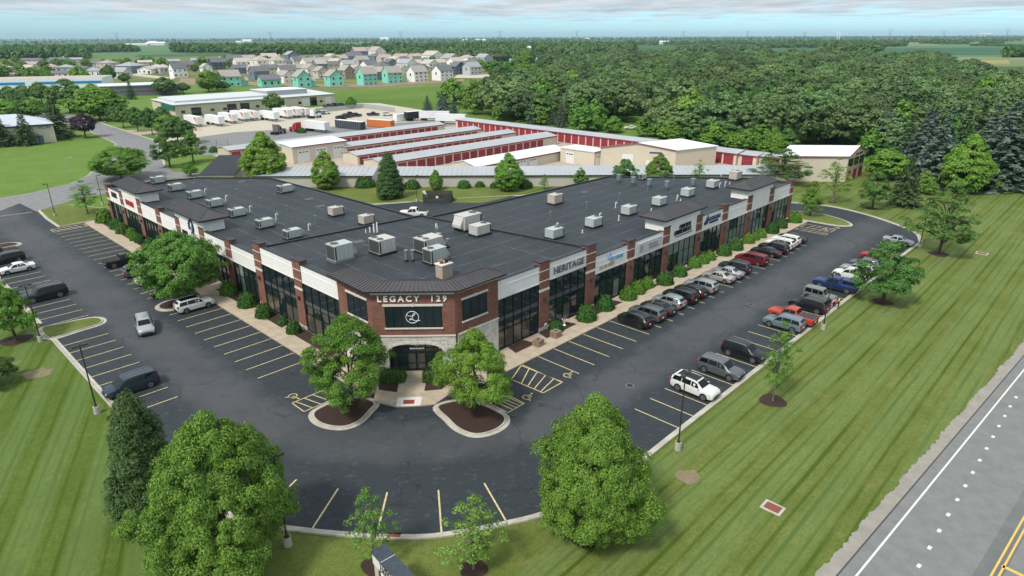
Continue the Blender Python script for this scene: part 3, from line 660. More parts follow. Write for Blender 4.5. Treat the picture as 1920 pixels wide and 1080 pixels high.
for side, PR in (('R', PIERS_R), ('L', PIERS_L)):
    for i, (u0, u1) in enumerate(PR):
        hi = i < HIGH_N
        if hi: pier(side, u0, u1, 8.98, 5.28, (7.85, 6.58), True)
        else: pier(side, u0, u1, 7.55, 4.72, (6.25,), False)
    edges = [12.0 if side == 'R' else 12.5]+[p[1] for p in PR]; ends = [p[0] for p in PR]
    for i, (u0, u1) in enumerate(zip(edges, ends)):
        if i < HIGH_N:
            band(side, u0, u1, 6.45, 8.62, (7.86,)); storefront(side, u0+0.02, u1-0.02, 0.12, 6.36, 5, (2.35, 3.55, 4.2, 5.3) if i == 0 else (2.35, 3.55, 4.2), span=3.55)
        else:
            tow = i in (4, 7) 
            band(side, u0, u1, 4.72, 8.55 if tow else 7.14, (6.25,)); storefront(side, u0+0.02, u1-0.02, 0.12, 4.63, 5, (2.75,), lit={'R': (0, 0, 0.1, 0.1, 0.55, 0.1, 0.8, 0.7, 0.8), 'L': (0, 0, 0.15, 0.2, 0.15, 0.2, 0.2, 0.35, 0.4)}[side][i])
    for i in (3, 6):
        hip_tower(side, PR[i][0]-0.1, PR[i+1][1]-0.9 if side == 'R' else PR[i+1][1]-0.1, 7.0, 8.75)
# end walls of the wings
mb = MB(); mb.box(94.0, 94.45, 1.0, 7.2, 0, 7.3); mb.build('end_wall', M_BRICK, bld)
mb = MB(); mb.box(1.0, 6.0, 95.0, 95.4, 0, 7.3); mb.build('end_wall', M_BRICK, bld)
# ---------------------------------------------------------------- corner tower
RT2 = math.sqrt(0.5)
CC = 5.4                       # face plane s+t = CC
def E2(e, d=0.0):              # along the chamfered face (towards the right wing), d metres in front of it
    m = CC/2; return (m+e*RT2-d*RT2, m-e*RT2-d*RT2)
EC = -0.16; HW = 4.32
def cbox(mb, e0, e1, d0, d1, z0, z1):
    p = [E2(e0, d1), E2(e1, d1), E2(e1, d0), E2(e0, d0)]
    mb.hexa([(*q, z0) for q in p]+[(*q, z1) for q in p]); return mb
fl = E2(EC-HW); fr = E2(EC+HW)
TW = [fl, fr, (fr[0]+0.35, -0.30), (12.0, -0.30), (12.0, 0.95), E2(EC+3.45, -0.95), E2(EC-3.45, -0.95), (0.95, 12.5), (-0.30, 12.5), (-0.30, fl[1]+0.35)]
mb = MB(); mb.prism(TW, 4.5, 9.55); tower = mb.build('entrance_tower', M_BRICK, bld)
# the stone storey is built block by block round an arched opening
core = MB(); CR = inset(TW, 0.16)
# left/right of opening + above
AW, AS, AT = 2.87, 2.72, 3.52
def arch_z(e):
    x = (e-EC)/AW
    return AS+(AT-AS)*math.sqrt(max(0, 1-x*x)) if abs(x) < 1 else -1
back = inset(TW, 0.30)
mb = MB(); mb.prism([E2(EC-HW+0.1, -1.2), E2(EC+HW-0.1, -1.2), (fr[0]+0.35, 0.9), (12.0, 0.9), (12.0, 3.2), (8.4, 3.2), (3.2, 8.4), (3.2, 12.5), (0.9, 12.5), (0.9, fl[1]+0.35)], 0.0, 4.5); mb.build('lobby_wall', mat('lobby_dark', (0.03, 0.028, 0.026), 0.8), bld)
rows = 9; rh = 4.36/rows
for r_ in range(rows):
    z0 = r_*rh; z1 = z0+rh-0.02; off = (r_ % 2)*0.42; e = EC-HW+0.02-off
    while e < EC+HW-0.05:
        w = random.choice((0.72, 0.84, 0.96)); a, b = max(e, EC-HW), min(e+w-0.02, EC+HW); e += w
        if b-a < 0.12: continue
        segs = [(a, b)]; zt = max(arch_z(x) for x in np.linspace(a, b, 5))
        if zt > 0 and z0 < zt:
            # split by the opening
            segs = []
            zr = min(z1, AT+1)
            xin = [x for x in np.linspace(a, b, 25) if arch_z(x) < z0+rh*0.45]
            if xin: segs = [(min(xin), max(xin))]
        for a2, b2 in segs:
            if b2-a2 < 0.08: continue
            pr = random.uniform(-0.015, 0.03); mb = MB(); cbox(mb, a2, b2, -0.55, 0.0+pr, z0, z1); mb.build('stone_block', M_STONE, tower)
    for sd in (0, 1):
        u0 = (fr[0]+0.35, fl[1]+0.35)[sd]; u1 = (12.0, 12.5)[sd]; u = u0-off*0.6
        while u < u1-0.05:
            w = random.choice((0.84, 0.96, 1.1)); a, b = max(u, u0), min(u+w-0.02, u1); u += w
            if b-a < 0.12: continue
            pr = random.uniform(-0.015, 0.03); mb = MB()
            if sd == 0: mb.box(a, b, -0.30-pr, 0.5, z0, z1)
            else: mb.box(-0.30-pr, 0.5, a, b, z0, z1)
            mb.build('stone_block', M_STONE, tower)
# arch ring of voussoirs
n = 13
for i in range(n):
    a0, a1 = math.pi*(i/n), math.pi*((i+0.94)/n); rr = []
    for a in (a0, a1):
        x, z = -math.cos(a), math.sin(a); rr.append(((EC+AW*x, AS+(AT-AS)*z), (EC+(AW+0.32)*x, AS+(AT-AS+0.32)*z)))
    (i0, o0), (i1, o1) = rr; mb = MB()
    F = lambda p, d: (*E2(p[0], d), p[1])
    mb.hexa([F(i0, 0.05), F(i1, 0.05), F(i1, -0.5), F(i0, -0.5), F(o0, 0.05), F(o1, 0.05), F(o1, -0.5), F(o0, -0.5)]); mb.build('arch_stone', M_TRIM, tower)
def ring_trim(z0, z1, out, m, name):
    mb = MB(); cbox(mb, EC-HW-0.02, EC+HW+0.02, -0.2, out, z0, z1); mb.build(name, m, tower)
    mb = MB(); mb.box(fr[0]+0.36, 12.03, -0.30-out, 0.2, z0, z1); mb.build(name, m, tower)
    mb = MB(); mb.box(-0.30-out, 0.2, fl[1]+0.36, 12.53, z0, z1); mb.build(name, m, tower)
ring_trim(4.37, 4.52, 0.10, M_TRIM, 'stone_ledge'); ring_trim(9.15, 9.55, 0.07, M_TRIM, 'cornice')
def tower_window(kind, u0, u1, z0, z1, ncol):
    def bx(mb, a, b, d0, d1, za, zb):
        if kind == 'C': cbox(mb, a, b, d0, d1, za, zb)
        elif kind == 'R': mb.box(a, b, -0.30-d1, -0.30-d0, za, zb)
        else: mb.box(-0.30-d1, -0.30-d0, a, b, za, zb)
        return mb
    mb = MB(); xs = np.linspace(u0, u1, ncol+1)
    for x in xs: bx(mb, x-0.05, x+0.05, 0.003, 0.05, z0, z1)
    for z in (z0, z1): bx(mb, u0-0.05, u1+0.05, 0.006, 0.045, z-0.05, z+0.05)
    w = mb.build('window', M_FRAME, bld)
    for a, b in zip(xs, xs[1:]): bx(MB(), a, b, 0, 0.02, z0, z1).build('pane', M_GLASS, w)
    bx(MB(), u0-0.22, u1+0.22, 0, 0.10, z1+0.06, z1+0.28).build('lintel', M_TRIM, w)
    um = (u0+u1)/2; bx(MB(), um-0.13, um+0.13, 0.1, 0.15, z1+0.05, z1+0.38).build('keystone', M_TRIM, w)
    bx(MB(), u0-0.15, u1+0.15, 0, 0.12, z0-0.22, z0-0.06).build('sill', M_TRIM, w)
    return w
wc = tower_window('C', EC-2.92, EC+2.92, 5.46, 7.78, 7)
tower_window('R', 6.72, 10.2, 5.8, 8.12, 3); tower_window('L', 7.0, 10.6, 5.8, 8.12, 3)
# recessed glass entrance
ent = MB()
for x in (-2.85, -1.9, -1.02, 1.02, 1.9, 2.85): cbox(ent, EC+x-0.05, EC+x+0.05, -0.50, -0.40, 0.12, 3.4)
for z in (2.36, 2.86): cbox(ent, EC-2.85, EC+2.85, -0.495, -0.405, z-0.05, z+0.05)
entr = ent.build('entrance_glazing', M_FRAME, bld)
for a, b in ((-2.85, -1.9), (-1.9, -1.02), (1.02, 1.9), (1.9, 2.85)): cbox(MB(), EC+a, EC+b, -0.47, -0.44, 0.12, 3.3).build('pane', M_GLASS, entr)
cbox(MB(), EC-1.0, EC+1.0, -0.47, -0.44, 2.4, 3.4).build('pane', M_GLASS, entr)
for sgn in (-1, 1):
    mb = MB(); a, b = (EC-1.0, EC-0.02) if sgn < 0 else (EC+0.02, EC+1.0)
    cbox(mb, a, a+0.09, -0.46, -0.36, 0.14, 2.3); cbox(mb, b-0.09, b, -0.46, -0.36, 0.14, 2.3); cbox(mb, a, b, -0.455, -0.365, 0.14, 0.36); cbox(mb, a, b, -0.455, -0.365, 2.2, 2.3); cbox(mb, a, b, -0.455, -0.365, 1.0, 1.06)
    d = mb.build('entrance_door', M_FRAME, bld); cbox(MB(), a+0.09, b-0.09, -0.43, -0.41, 0.3, 2.25).build('door_glass', mat('door_glass', (0.06, 0.06, 0.055), 0.06, spec=0.8), d)
    cbox(MB(), EC+sgn*0.10-0.02, EC+sgn*0.10+0.02, -0.36, -0.28, 0.9, 1.5).build('door_handle', mat('steel', (0.5, 0.5, 0.5), 0.3, metal=1.0), d)
# hipped metal roof wrapped round the tower
def slope(pts_lo, pts_hi, name='tower_roof'):
    mb = MB(); a, b = pts_lo; c, d = pts_hi[1], pts_hi[0]; mb.face([a, b, c, d]); o = mb.build(name, M_SEAM, tower)
    A, B, C_, D_ = map(Vector, (a, b, c, d)); n = max(2, int((B-A).length/0.5)); mb = MB()
    nrm = (B-A).cross(D_-A).normalized()*0.03
    for i in range(n+1): mb.tube([A.lerp(B, i/n)+nrm, D_.lerp(C_, i/n)+nrm], 0.028, 4, False)
    mb.build('seam_ribs', M_SEAM, bld)['kind'] = 'stuff'
ze, zr = 9.72, 10.3
oc = 0.62; ol = E2(EC-HW-0.52, oc); orr = E2(EC+HW+0.52, oc); il = E2(EC-3.55, -1.1); ir = E2(EC+3.55, -1.1)
eR = [(*orr, ze), (12.75, -0.95, ze)]; rR = [(*ir, zr), (11.2, 1.05, zr)]; eL = [(-0.95, 13.25, ze), (*ol, ze)]; rL = [(1.05, 11.7, zr), (*il, zr)]
slope(((*ol, ze), (*orr, ze)), ((*il, zr), (*ir, zr))); slope(eR, rR); slope(eL, rL)
slope(((12.75, -0.95, ze), (12.75, 1.25, ze)), ((11.2, 1.05, zr), (11.2, 1.1, zr))); slope(((1.25, 13.25, ze), (-0.95, 13.25, ze)), ((1.1, 11.7, zr), (1.05, 11.7, zr)))
mb = MB()
for p, q in (((12.75, 1.25, ze), (11.2, 1.1, zr)), ((11.2, 1.08, zr), (*ir, zr)), ((*ir, zr), (*il, zr)), ((*il, zr), (1.08, 11.7, zr)), ((1.1, 11.7, zr), (1.25, 13.25, ze))): mb.face([(p[0], p[1], Z_HI-0.2), (q[0], q[1], Z_HI-0.2), q, p])
mb.build('parapet_back', M_CAP, tower)
mb = MB(); mb.tube([(11.2, 1.05, zr+0.03), (*ir, zr+0.03), (*il, zr+0.03), (1.05, 11.7, zr+0.03)], 0.06, 5); mb.build('ridge_cap', M_SEAM, tower)
mb = MB(); mb.prism([ol, orr, (12.75, -0.95), (12.75, 1.2), E2(EC+3.5, -1.0), E2(EC-3.5, -1.0), (1.2, 13.25), (-0.95, 13.25)], ze-0.17, ze-0.01); mb.build('eave', M_CAP, tower)
mb = MB(); q = [E2(EC-3.35, -1.75), E2(EC+3.35, -1.75)]
# chimney
mb = MB(); ch = gst(832, 494, 9.95); mb.box(ch[0]-0.75, ch[0]+0.75, ch[1]-0.6, ch[1]+0.6, 8.3, 9.9)
chim = mb.build('chimney', mat('tan_brick', (0.36, 0.30, 0.235), 0.9, col2=(0.44, 0.375, 0.30), vscale=6, bump=0.4, bscale=10), bld)
mb = MB(); mb.box(ch[0]-0.85, ch[0]+0.85, ch[1]-0.7, ch[1]+0.7, 9.9, 10.02); mb.build('chimney_cap', M_TRIM, chim)
for dx, m_, zz_ in ((-0.3, mat('rust_flue', (0.25, 0.12, 0.07), 0.7), 10.32), (0.35, M_DARKMETAL, 10.38)):
    mb = MB(); mb.cyl(ch[0]+dx, ch[1]-dx*0.2, 10.0, zz_, 0.2, 12); mb.cyl(ch[0]+dx, ch[1]-dx*0.2, zz_, zz_+0.1, 0.36, 12); mb.build('flue', m_, chim)
# ---------------------------------------------------------------- lettering and signs
def text_mesh(s, size, depth=0.03, bold=0.0, spacing=1.0, shear=0.0):
    cu = bpy.data.curves.new('txt', 'FONT'); cu.body = s; cu.size = size; cu.extrude = depth; cu.offset = bold; cu.space_character = spacing; cu.shear = shear; cu.align_x = 'CENTER'; cu.align_y = 'CENTER'; cu.resolution_u = 3
    o = bpy.data.objects.new('txt', cu); COL.objects.link(o); dg = bpy.context.evaluated_depsgraph_get(); me = bpy.data.meshes.new_from_object(o.evaluated_get(dg)); bpy.data.objects.remove(o); return me
def put_text(s, size, side, u, z, m, d=0.05, name='sign_lettering', parent=None, **kw):
    me = text_mesh(s, size, **kw); me.materials.clear(); me.materials.append(m)
    o = bpy.data.objects.new(name, me); COL.objects.link(o); o.parent = parent or bld
    if side == 'R': o.matrix_local = Matrix.Translation((u, 0.12-d, z)) @ Matrix.Rotation(math.pi/2, 4, 'X')
    elif side == 'L': o.matrix_local = Matrix.Translation((0.12-d, u, z)) @ Matrix.Rotation(-math.pi/2, 4, 'Z') @ Matrix.Rotation(math.pi/2, 4, 'X')
    else:
        q = E2(u, d); o.matrix_local = Matrix.Translation((*q, z)) @ Matrix.Rotation(-math.pi/4, 4, 'Z') @ Matrix.Rotation(math.pi/2, 4, 'X')
    return o
M_WHITE = mat('sign_white', (0.82, 0.82, 0.80), 0.5); M_BLACK = mat('sign_black', (0.015, 0.015, 0.017), 0.5); M_RED = mat('sign_red', (0.42, 0.03, 0.03), 0.5); M_BLUE = mat('sign_blue', (0.03, 0.05, 0.125), 0.5); M_GREYS = mat('sign_grey', (0.30, 0.32, 0.35), 0.5); M_SKY = mat('sign_sky', (0.22, 0.42, 0.60), 0.5); M_TANS = mat('sign_tan', (0.50, 0.40, 0.27), 0.5)
def split_letters(o):
    """every letter of a sign becomes a piece of its own"""
    me = o.data; n = len(me.vertices); par = list(range(n))
    def find(i):
        while par[i] != i: par[i] = par[par[i]]; i = par[i]
        return i
    for e in me.edges:
        a, b = find(e.vertices[0]), find(e.vertices[1])
        if a != b: par[a] = b
    groups = {}
    for p in me.polygons: groups.setdefault(find(p.vertices[0]), []).append(p)
    for ps in groups.values():
        ids = sorted({v for p in ps for v in p.vertices}); ix = {v: i for i, v in enumerate(ids)}; m2 = bpy.data.meshes.new('letter'); m2.from_pydata([tuple(me.vertices[v].co) for v in ids], [], [[ix[v] for v in p.vertices] for p in ps])
        for m_ in me.materials: m2.materials.append(m_)
        q = bpy.data.objects.new('letter', m2); COL.objects.link(q); q.parent = o.parent; q.matrix_basis = o.matrix_basis.copy()
    bpy.data.objects.remove(o)
def serif_text(s, size, side, u, z, m, d, spacing, bold=0.012):
    split_letters(put_text(s, size, side, u, z, m, d, depth=0.05, bold=bold, spacing=spacing))
serif_text('LEGACY  129', 0.92, 'C', EC-0.05, 8.66, M_WHITE, 0.08, 1.42, 0.02)
put_text('129', 0.26, 'C', EC+0.1, 3.12, M_WHITE, -0.36, bold=0.006); put_text('Commercial Pl', 0.26, 'C', EC+0.1, 2.80, M_WHITE, -0.34, bold=0.006)
# round script-L emblem on the window
mb = MB(); ring = [(0.66*math.cos(a), 0.66*math.sin(a)) for a in np.linspace(0, 2*math.pi, 40)]
def em(x, z): return (*E2(EC-0.12+x, 0.06), 6.6+z)
mb.tube([em(*q) for q in ring], 0.035, 6, False)
scr = [(0.32, 0.34), (0.20, 0.42), (0.08, 0.30), (0.05, 0.05), (-0.05, -0.22), (-0.22, -0.30), (-0.28, -0.20), (-0.12, -0.17), (0.08, -0.30), (0.30, -0.40), (0.55, -0.42), (0.80, -0.36)]
mb.tube([em(q.x, q.y) for q in smooth_path(scr, 5)], 0.035, 6); swash = [(-0.58, 0.30), (-0.45, 0.18), (-0.2, 0.12), (0.05, 0.16), (0.22, 0.24), (0.32, 0.34)]
mb.tube([em(q.x, q.y) for q in smooth_path(swash, 5)], 0.03, 6); mb.build('window_emblem', M_WHITE, wc)
def glyphs(n, h, side, u, z, m, d, parent=None, bold=1.0):
    """raised channel lettering too small in the photo to read: upright and cross strokes only"""
    mb = MB(); w = h*0.62; st_ = h*0.14*bold; x = -n*w*0.62; dirn = 1 if side == 'R' else -1
    for i in range(n):
        kind = random.randrange(4)
        def bar(x0, x1, z0, z1):
            a, b = u+dirn*(x+x0), u+dirn*(x+x1); fbox(mb, side, a, b, 0.12-d-0.05, 0.13-d+d, z+z0, z+z1)
        bar(0, st_, -h/2, h/2)
        if kind in (0, 2): bar(w*0.75, w*0.75+st_, -h/2, h/2)
        if kind != 2: bar(st_, w*0.75, h/2-st_, h/2)
        if kind in (1, 3): bar(st_, w*0.75, -h/2, -h/2+st_)
        bar(st_, w*0.7, -st_/2, st_/2); x += w*1.24
    return mb.build('sign_lettering', m, parent or bld)
# signs over the right-wing bays
split_letters(put_text('HERITAGE', 1.25, 'R', 24.9, 7.28, mat('sign_steel', (0.13, 0.14, 0.155), 0.5), 0.09, depth=0.05, bold=0.02, spacing=1.06))
glyphs(7, 0.55, 'R', 35.2, 6.0, M_SKY, 0.06); glyphs(9, 0.5, 'R', 33.0, 5.35, M_TANS, 0.06)
mb = MB(); mb.tube([(33.4+0.35*math.cos(a), 0.02, 6.55+0.45*math.sin(a)) for a in np.linspace(0, 6.283, 20)], 0.06, 5, False); mb.build('sign_emblem', M_SKY, bld)
mb = MB(); mb.box(40.1, 46.3, -0.08, 0.12, 5.15, 6.65); pn = mb.build('sign_panel', mat('panel_grey', (0.48, 0.50, 0.50), 0.5), bld)
glyphs(9, 0.36, 'R', 43.9, 6.1, M_GREYS, 0.22, pn); glyphs(11, 0.3, 'R', 44.0, 5.6, M_GREYS, 0.22, pn)
mb = MB(); mb.box(40.5, 40.95, -0.11, -0.08, 5.45, 5.9); mb.box(41.0, 41.35, -0.11, -0.08, 5.45, 5.9); mb.box(40.5, 40.95, -0.11, -0.08, 5.95, 6.35); mb.box(41.0, 41.35, -0.11, -0.08, 5.95, 6.35); mb.build('sign_emblem', M_GREYS, bld)
glyphs(7, 0.62, 'R', 53.1, 6.85, M_BLACK, 0.09, bold=1.3); glyphs(10, 0.66, 'R', 52.6, 6.08, M_BLACK, 0.09, bold=1.3)
mb = MB(); mb.box(50.4, 55.5, -0.02, 0.1, 5.42, 5.5); mb.build('sign_rule', M_BLACK, bld)
glyphs(9, 0.62, 'R', 62.6, 6.25, M_BLUE, 0.08, bold=1.25); glyphs(11, 0.34, 'R', 62.4, 5.62, M_BLUE, 0.07)
mb = MB()
for i, h in enumerate((0.5, 0.8, 1.15, 1.5)): mb.box(59.2+i*0.32, 59.45+i*0.32, 0.03, 0.12, 5.5, 5.5+h)
mb.build('sign_emblem', M_BLUE, bld)
# left wing signs
glyphs(4, 0.95, 'L', 90.6, 6.2, M_BLACK, 0.08, bold=1.3); glyphs(6, 0.95, 'L', 82.0, 6.0, M_RED, 0.08, bold=1.7)
mb = MB(); mb.tube([(0.03, 53.9+0.75*math.cos(a), 7.1+1.0*math.sin(a)) for a in np.linspace(-0.6, 4.9, 26)], 0.17, 6); mb.build('sign_emblem', mat('sign_navy', (0.03, 0.05, 0.10), 0.5), bld)
mb = MB(); mb.tube([(0.03, 53.9, 6.1), (0.03, 53.5, 7.3)], 0.15, 6); mb.build('sign_emblem', M_SKY, bld)
glyphs(5, 0.55, 'L', 56.9, 5.6, M_BLACK, 0.08, bold=1.3)
# ================================================================== things standing on the roof
M_RTU_G = mat('unit_greygreen', (0.40, 0.44, 0.42), 0.55, var=0.10, vscale=2.5); M_RTU_T = mat('unit_tan', (0.46, 0.41, 0.35), 0.6, var=0.10, vscale=2.5); M_RTU_W = mat('unit_white', (0.47, 0.45, 0.42), 0.6, var=0.10, vscale=2.5)
M_COIL = mat('coil_dark', (0.055, 0.056, 0.058), 0.6, var=0.3, vscale=20); M_GALV = mat('galvanised', (0.28, 0.33, 0.36), 0.4, metal=0.6, var=0.15, vscale=5); M_PVC = mat('pvc_white', (0.72, 0.72, 0.70), 0.5)
def rooftop_unit(px, py, z, L_, W_, H_, m, label, hood=1, coil='x0', fans=1, group='air handling units on the roof', rot=0.0):
    base = g(px, py, z); o = empty('rooftop_unit', base, ROTZ+rot, label, 'air conditioner', group)
    hx, hy = L_/2, W_/2
    MB().box(-hx-0.08, hx+0.08, -hy-0.08, hy+0.08, 0.0, 0.28).build('roof_kerb', M_DARKMETAL if hood != 3 else M_GALV, o)
    mb = MB(); z0, z1 = 0.28, 0.28+H_
    mb.box(-hx, hx, -hy, hy, z0, z1); mb.box(-hx-0.03, hx+0.03, -hy-0.03, hy+0.03, z1, z1+0.05); cab = mb.build('cabinet', m, o)
    # access panels a little proud, with gaps between them
    n = 4
    for sy in (-1, 1):
        for i in range(n):
            a = -hx+0.06+(L_-0.12)*i/n; b = a+(L_-0.12)/n-0.05
            MB().box(a, b, sy*hy, sy*(hy+0.03), z0+0.08, z1-0.10).build('access_panel', m, cab)
    cx = {'x0': -1, 'x1': 1}.get(coil, -1)
    MB().box(cx*hx, cx*(hx+0.03), -hy+0.08, hy-0.08, z0+0.1, z1-0.08).build('coil_grille', M_COIL, cab)
    MB().box(cx*hx*0.98, cx*(hx*0.80), -hy-0.035, hy+0.035, z0+0.12, z1-0.12).build('coil_grille', M_COIL, cab)
    for i in range(fans):
        fx = cx*hx*0.55; fy = 0 if fans == 1 else (-0.5+i)*hy*1.05
        mb = MB(); mb.cyl(fx, fy, z1+0.05, z1+0.13, min(hx, hy)*(0.62 if fans == 1 else 0.42), 14); f = mb.build('fan_guard', m, o)
        mb = MB(); mb.cyl(fx, fy, z1+0.132, z1+0.15, min(hx, hy)*(0.54 if fans == 1 else 0.36), 14); mb.build('fan', M_COIL, f)
    if hood:
        mb = MB(); sx = -cx; x0 = sx*hx; x1 = sx*(hx+0.6)
        p = [(x0, -hy*0.8, z0+0.25), (x1, -hy*0.8, z0+0.35), (x1, hy*0.8, z0+0.35), (x0, hy*0.8, z0+0.25), (x0, -hy*0.8, z1-0.05), (x1, -hy*0.8, z0+0.7), (x1, hy*0.8, z0+0.7), (x0, hy*0.8, z1-0.05)]
        if sx < 0: p = [p[1], p[0], p[3], p[2], p[5], p[4], p[7], p[6]]
        mb.hexa(p); mb.build('intake_hood', m, o)
    return o
GL = 'air handling units on the left wing roof'; GR = 'air handling units on the right wing roof'
_pos = ['farthest of the left wing row, by the corner tower roof', 'second from the far end of the left wing row', 'third from the far end of the left wing row', 'fourth from the far end of the left wing row', 'fifth from the far end of the left wing row', 'sixth of the left wing row, next to last', 'nearest of the left wing row, close to the raised roof edge']
for (x, y), l in zip([(297, 344), (330, 358), (366, 372), (403, 388), (445, 406), (497, 427), (549, 447)], _pos):
    rooftop_unit(x, y, Z_LO, 2.2, 1.4, 1.05, M_RTU_G, 'grey-green rooftop unit, '+l, hood=1, coil='x0', group=GL, rot=math.pi/2 if False else -math.pi/2*0)
rooftop_unit(535, 361, Z_LO, 2.4, 1.5, 1.1, M_RTU_G, 'pale grey-green rooftop unit alone near the rear edge of the left wing', group=GL)
rooftop_unit(631, 404, Z_LO, 2.1, 1.5, 1.15, M_RTU_T, 'weathered beige rooftop unit in the middle rear of the left wing', coil='x1', hood=0, group=GL)
rooftop_unit(688, 420, Z_LO, 2.0, 1.5, 1.15, M_RTU_T, 'weathered beige rooftop unit half hidden behind the raised roof edge', coil='x1', hood=0, group=GL)
rooftop_unit(639, 487, Z_HI, 2.6, 1.9, 1.85, M_RTU_G, 'tall grey-green rooftop unit on a foil wrapped kerb beside the tower roof', coil='x0', hood=3, group='air handling units on the raised roof')
rooftop_unit(718, 474, Z_HI, 2.5, 2.3, 1.7, M_RTU_W, 'cream rooftop unit with two big black coil grilles in the middle of the raised roof', fans=2, hood=0, coil='x0', group='air handling units on the raised roof')
rooftop_unit(804, 471, Z_HI, 3.0, 2.2, 1.6, M_RTU_W, 'cream rooftop unit behind the green one near the chimney', fans=2, coil='x0', group='air handling units on the raised roof')
rooftop_unit(816, 492, Z_HI, 2.4, 1.6, 1.6, M_RTU_G, 'grey-green rooftop unit right behind the brick chimney', coil='x0', group='air handling units on the raised roof')
rooftop_unit(878, 429, Z_HI, 3.3, 2.2, 1.9, M_RTU_W, 'largest off-white rooftop unit by the rear corner of the raised roof', coil='x1', group='air handling units on the raised roof')
rooftop_unit(900, 440, Z_HI, 2.6, 1.7, 1.2, M_RTU_W, 'lower off-white rooftop unit in front of the largest one', coil='x1', hood=0, group='air handling units on the raised roof')
for x, y, m_, l in ((1041, 382, M_RTU_T, 'beige rooftop unit alone near the rear edge of the right wing'), (1378, 337, M_RTU_T, 'beige rooftop unit at the far end of the right wing behind the last tower'), (1039, 446, M_RTU_G, 'grey rooftop unit partly behind the step between raised and low roof'), (1113, 425, M_RTU_G, 'grey rooftop unit second from the step in the right wing row'), (1179, 402, M_RTU_G, 'grey rooftop unit third in the right wing row, behind the bay with black lettering'), (1236, 385, M_RTU_G, 'grey rooftop unit just behind the first hipped tower of the right wing'), (1289, 368, M_RTU_G, 'grey rooftop unit between the two hipped towers of the right wing'), (1336, 352, M_RTU_G, 'grey rooftop unit before the second hipped tower of the right wing')):
    rooftop_unit(x, y, Z_LO, 2.3, 1.6, 1.15 if m_ is M_RTU_G else 1.4, m_, l, hood=0, coil='x1', group=GR)
rooftop_unit(1205, 337, Z_LO, 1.4, 0.9, 0.9, M_RTU_W, 'small slatted condenser at the rear of the right wing between round vents', hood=0, coil='x0', group=GR)
def vent(px, py, z, kind, label, h=1.0):
    o = empty('roof_vent', g(px, py, z), ROTZ, label, 'roof vent', {'goose': 'gooseneck vents on the roof', 'stack': 'flue stacks on the roof', 'stub': 'short white pipes on the roof', 'fan': 'round galvanised exhaust vents at the rear of the right wing'}[kind])
    MB().box(-0.32, 0.32, -0.32, 0.32, 0, 0.03).build('flashing', mat('flashing', (0.09, 0.095, 0.10), 0.7), o)
    if kind == 'goose':
        pts = [(0, 0, 0), (0, 0, 0.75)]+[(0.2-0.2*math.cos(a), 0, 0.75+0.2*math.sin(a)) for a in np.linspace(0.3, math.pi, 7)]+[(0.4, 0, 0.62)]
        MB().tube(pts, 0.075, 8).build('pipe', M_PVC, o, 60)
    elif kind == 'stack':
        MB().cyl(0, 0, 0, 1.15, 0.075, 8).build('pipe', M_GALV, o, 60); mb = MB(); mb.cyl(0, 0, 1.2, 1.32, 0.15, 10); mb.cyl(0, 0, 1.1, 1.2, 0.05, 6); mb.build('rain_cap', M_GALV, o, 40)
        MB().cyl(0, 0, 0.03, 0.15, 0.2, 10, 0.1).build('collar', M_DARKMETAL, o, 40)
    elif kind == 'stub': MB().cyl(0, 0, 0, h, 0.09, 8).build('pipe', M_PVC, o, 60)
    else:
        MB().cyl(0, 0, 0.0, 0.3, 0.55, 14, 0.3).build('collar', M_DARKMETAL, o, 40); MB().cyl(0, 0, 0.3, 0.5, 0.32, 14).build('throat', M_PVC, o, 40); MB().cyl(0, 0, 0.5, 1.5, 0.5, 16).build('drum', M_GALV, o, 40)
    return o
def vents(pts, kind, what, where, h=1.0):
    pts = sorted(pts, key=lambda p: -p[1])
    for i, p in enumerate(pts): vent(p[0], p[1], Z_LO, kind, '%s on the %s, %s counted from the entrance' % (what, where, ORD[i]), p[2] if len(p) > 2 else h)
ORD = ['first', 'second', 'third', 'fourth', 'fifth', 'sixth', 'seventh', 'eighth', 'ninth', 'tenth', 'eleventh', 'twelfth', 'thirteenth', 'fourteenth', 'fifteenth', 'sixteenth', 'seventeenth', 'eighteenth', 'nineteenth', 'twentieth']
vents([(1044, 430), (1124, 411), (1154, 390), (1269, 376), (1359, 350), (1349, 352)], 'goose', 'white gooseneck pipe', 'right wing roof'); vents([(518, 412), (579, 432), (469, 397), (424, 377), (385, 364)], 'goose', 'white gooseneck pipe', 'left wing roof')
vents([(490, 384), (539, 400), (592, 419), (367, 344), (407, 355), (446, 367)], 'stack', 'slim capped flue stack', 'left wing roof'); vents([(1032, 411), (1100, 392), (1161, 375), (1214, 359), (1263, 344), (1242, 334)], 'stack', 'slim capped flue stack', 'right wing roof')
vents([(1092, 437, 0.5), (1160, 414, 0.9), (1221, 396, 0.5), (1276, 377, 0.4), (1368, 346, 0.5), (1352, 331, 0.8)], 'stub', 'short white pipe stub', 'right wing roof')
for i, (x, y) in enumerate(((1160, 341), (1187, 346), (1217, 350), (1250, 354), (1299, 349))): vent(x, y, Z_LO, 'fan', '%s round galvanised exhaust vent from the left at the rear of the right wing' % ORD[i])
o = empty('pipe_cluster', g(699, 436, Z_HI), ROTZ, 'cluster of four white pipes on the raised roof beside the step', 'pipes')
for i, (x, h, r_) in enumerate(((-0.75, 0.45, 0.07), (-0.3, 0.8, 0.09), (0.15, 1.25, 0.11), (0.5, 1.45, 0.11))): MB().cyl(x, -x*0.8, 0, h, r_, 8).build('pipe', M_PVC, o, 60)
o = empty('twin_flue', g(768, 490, Z_HI), ROTZ, 'pair of galvanised flues left of the chimney on the raised roof', 'flue')
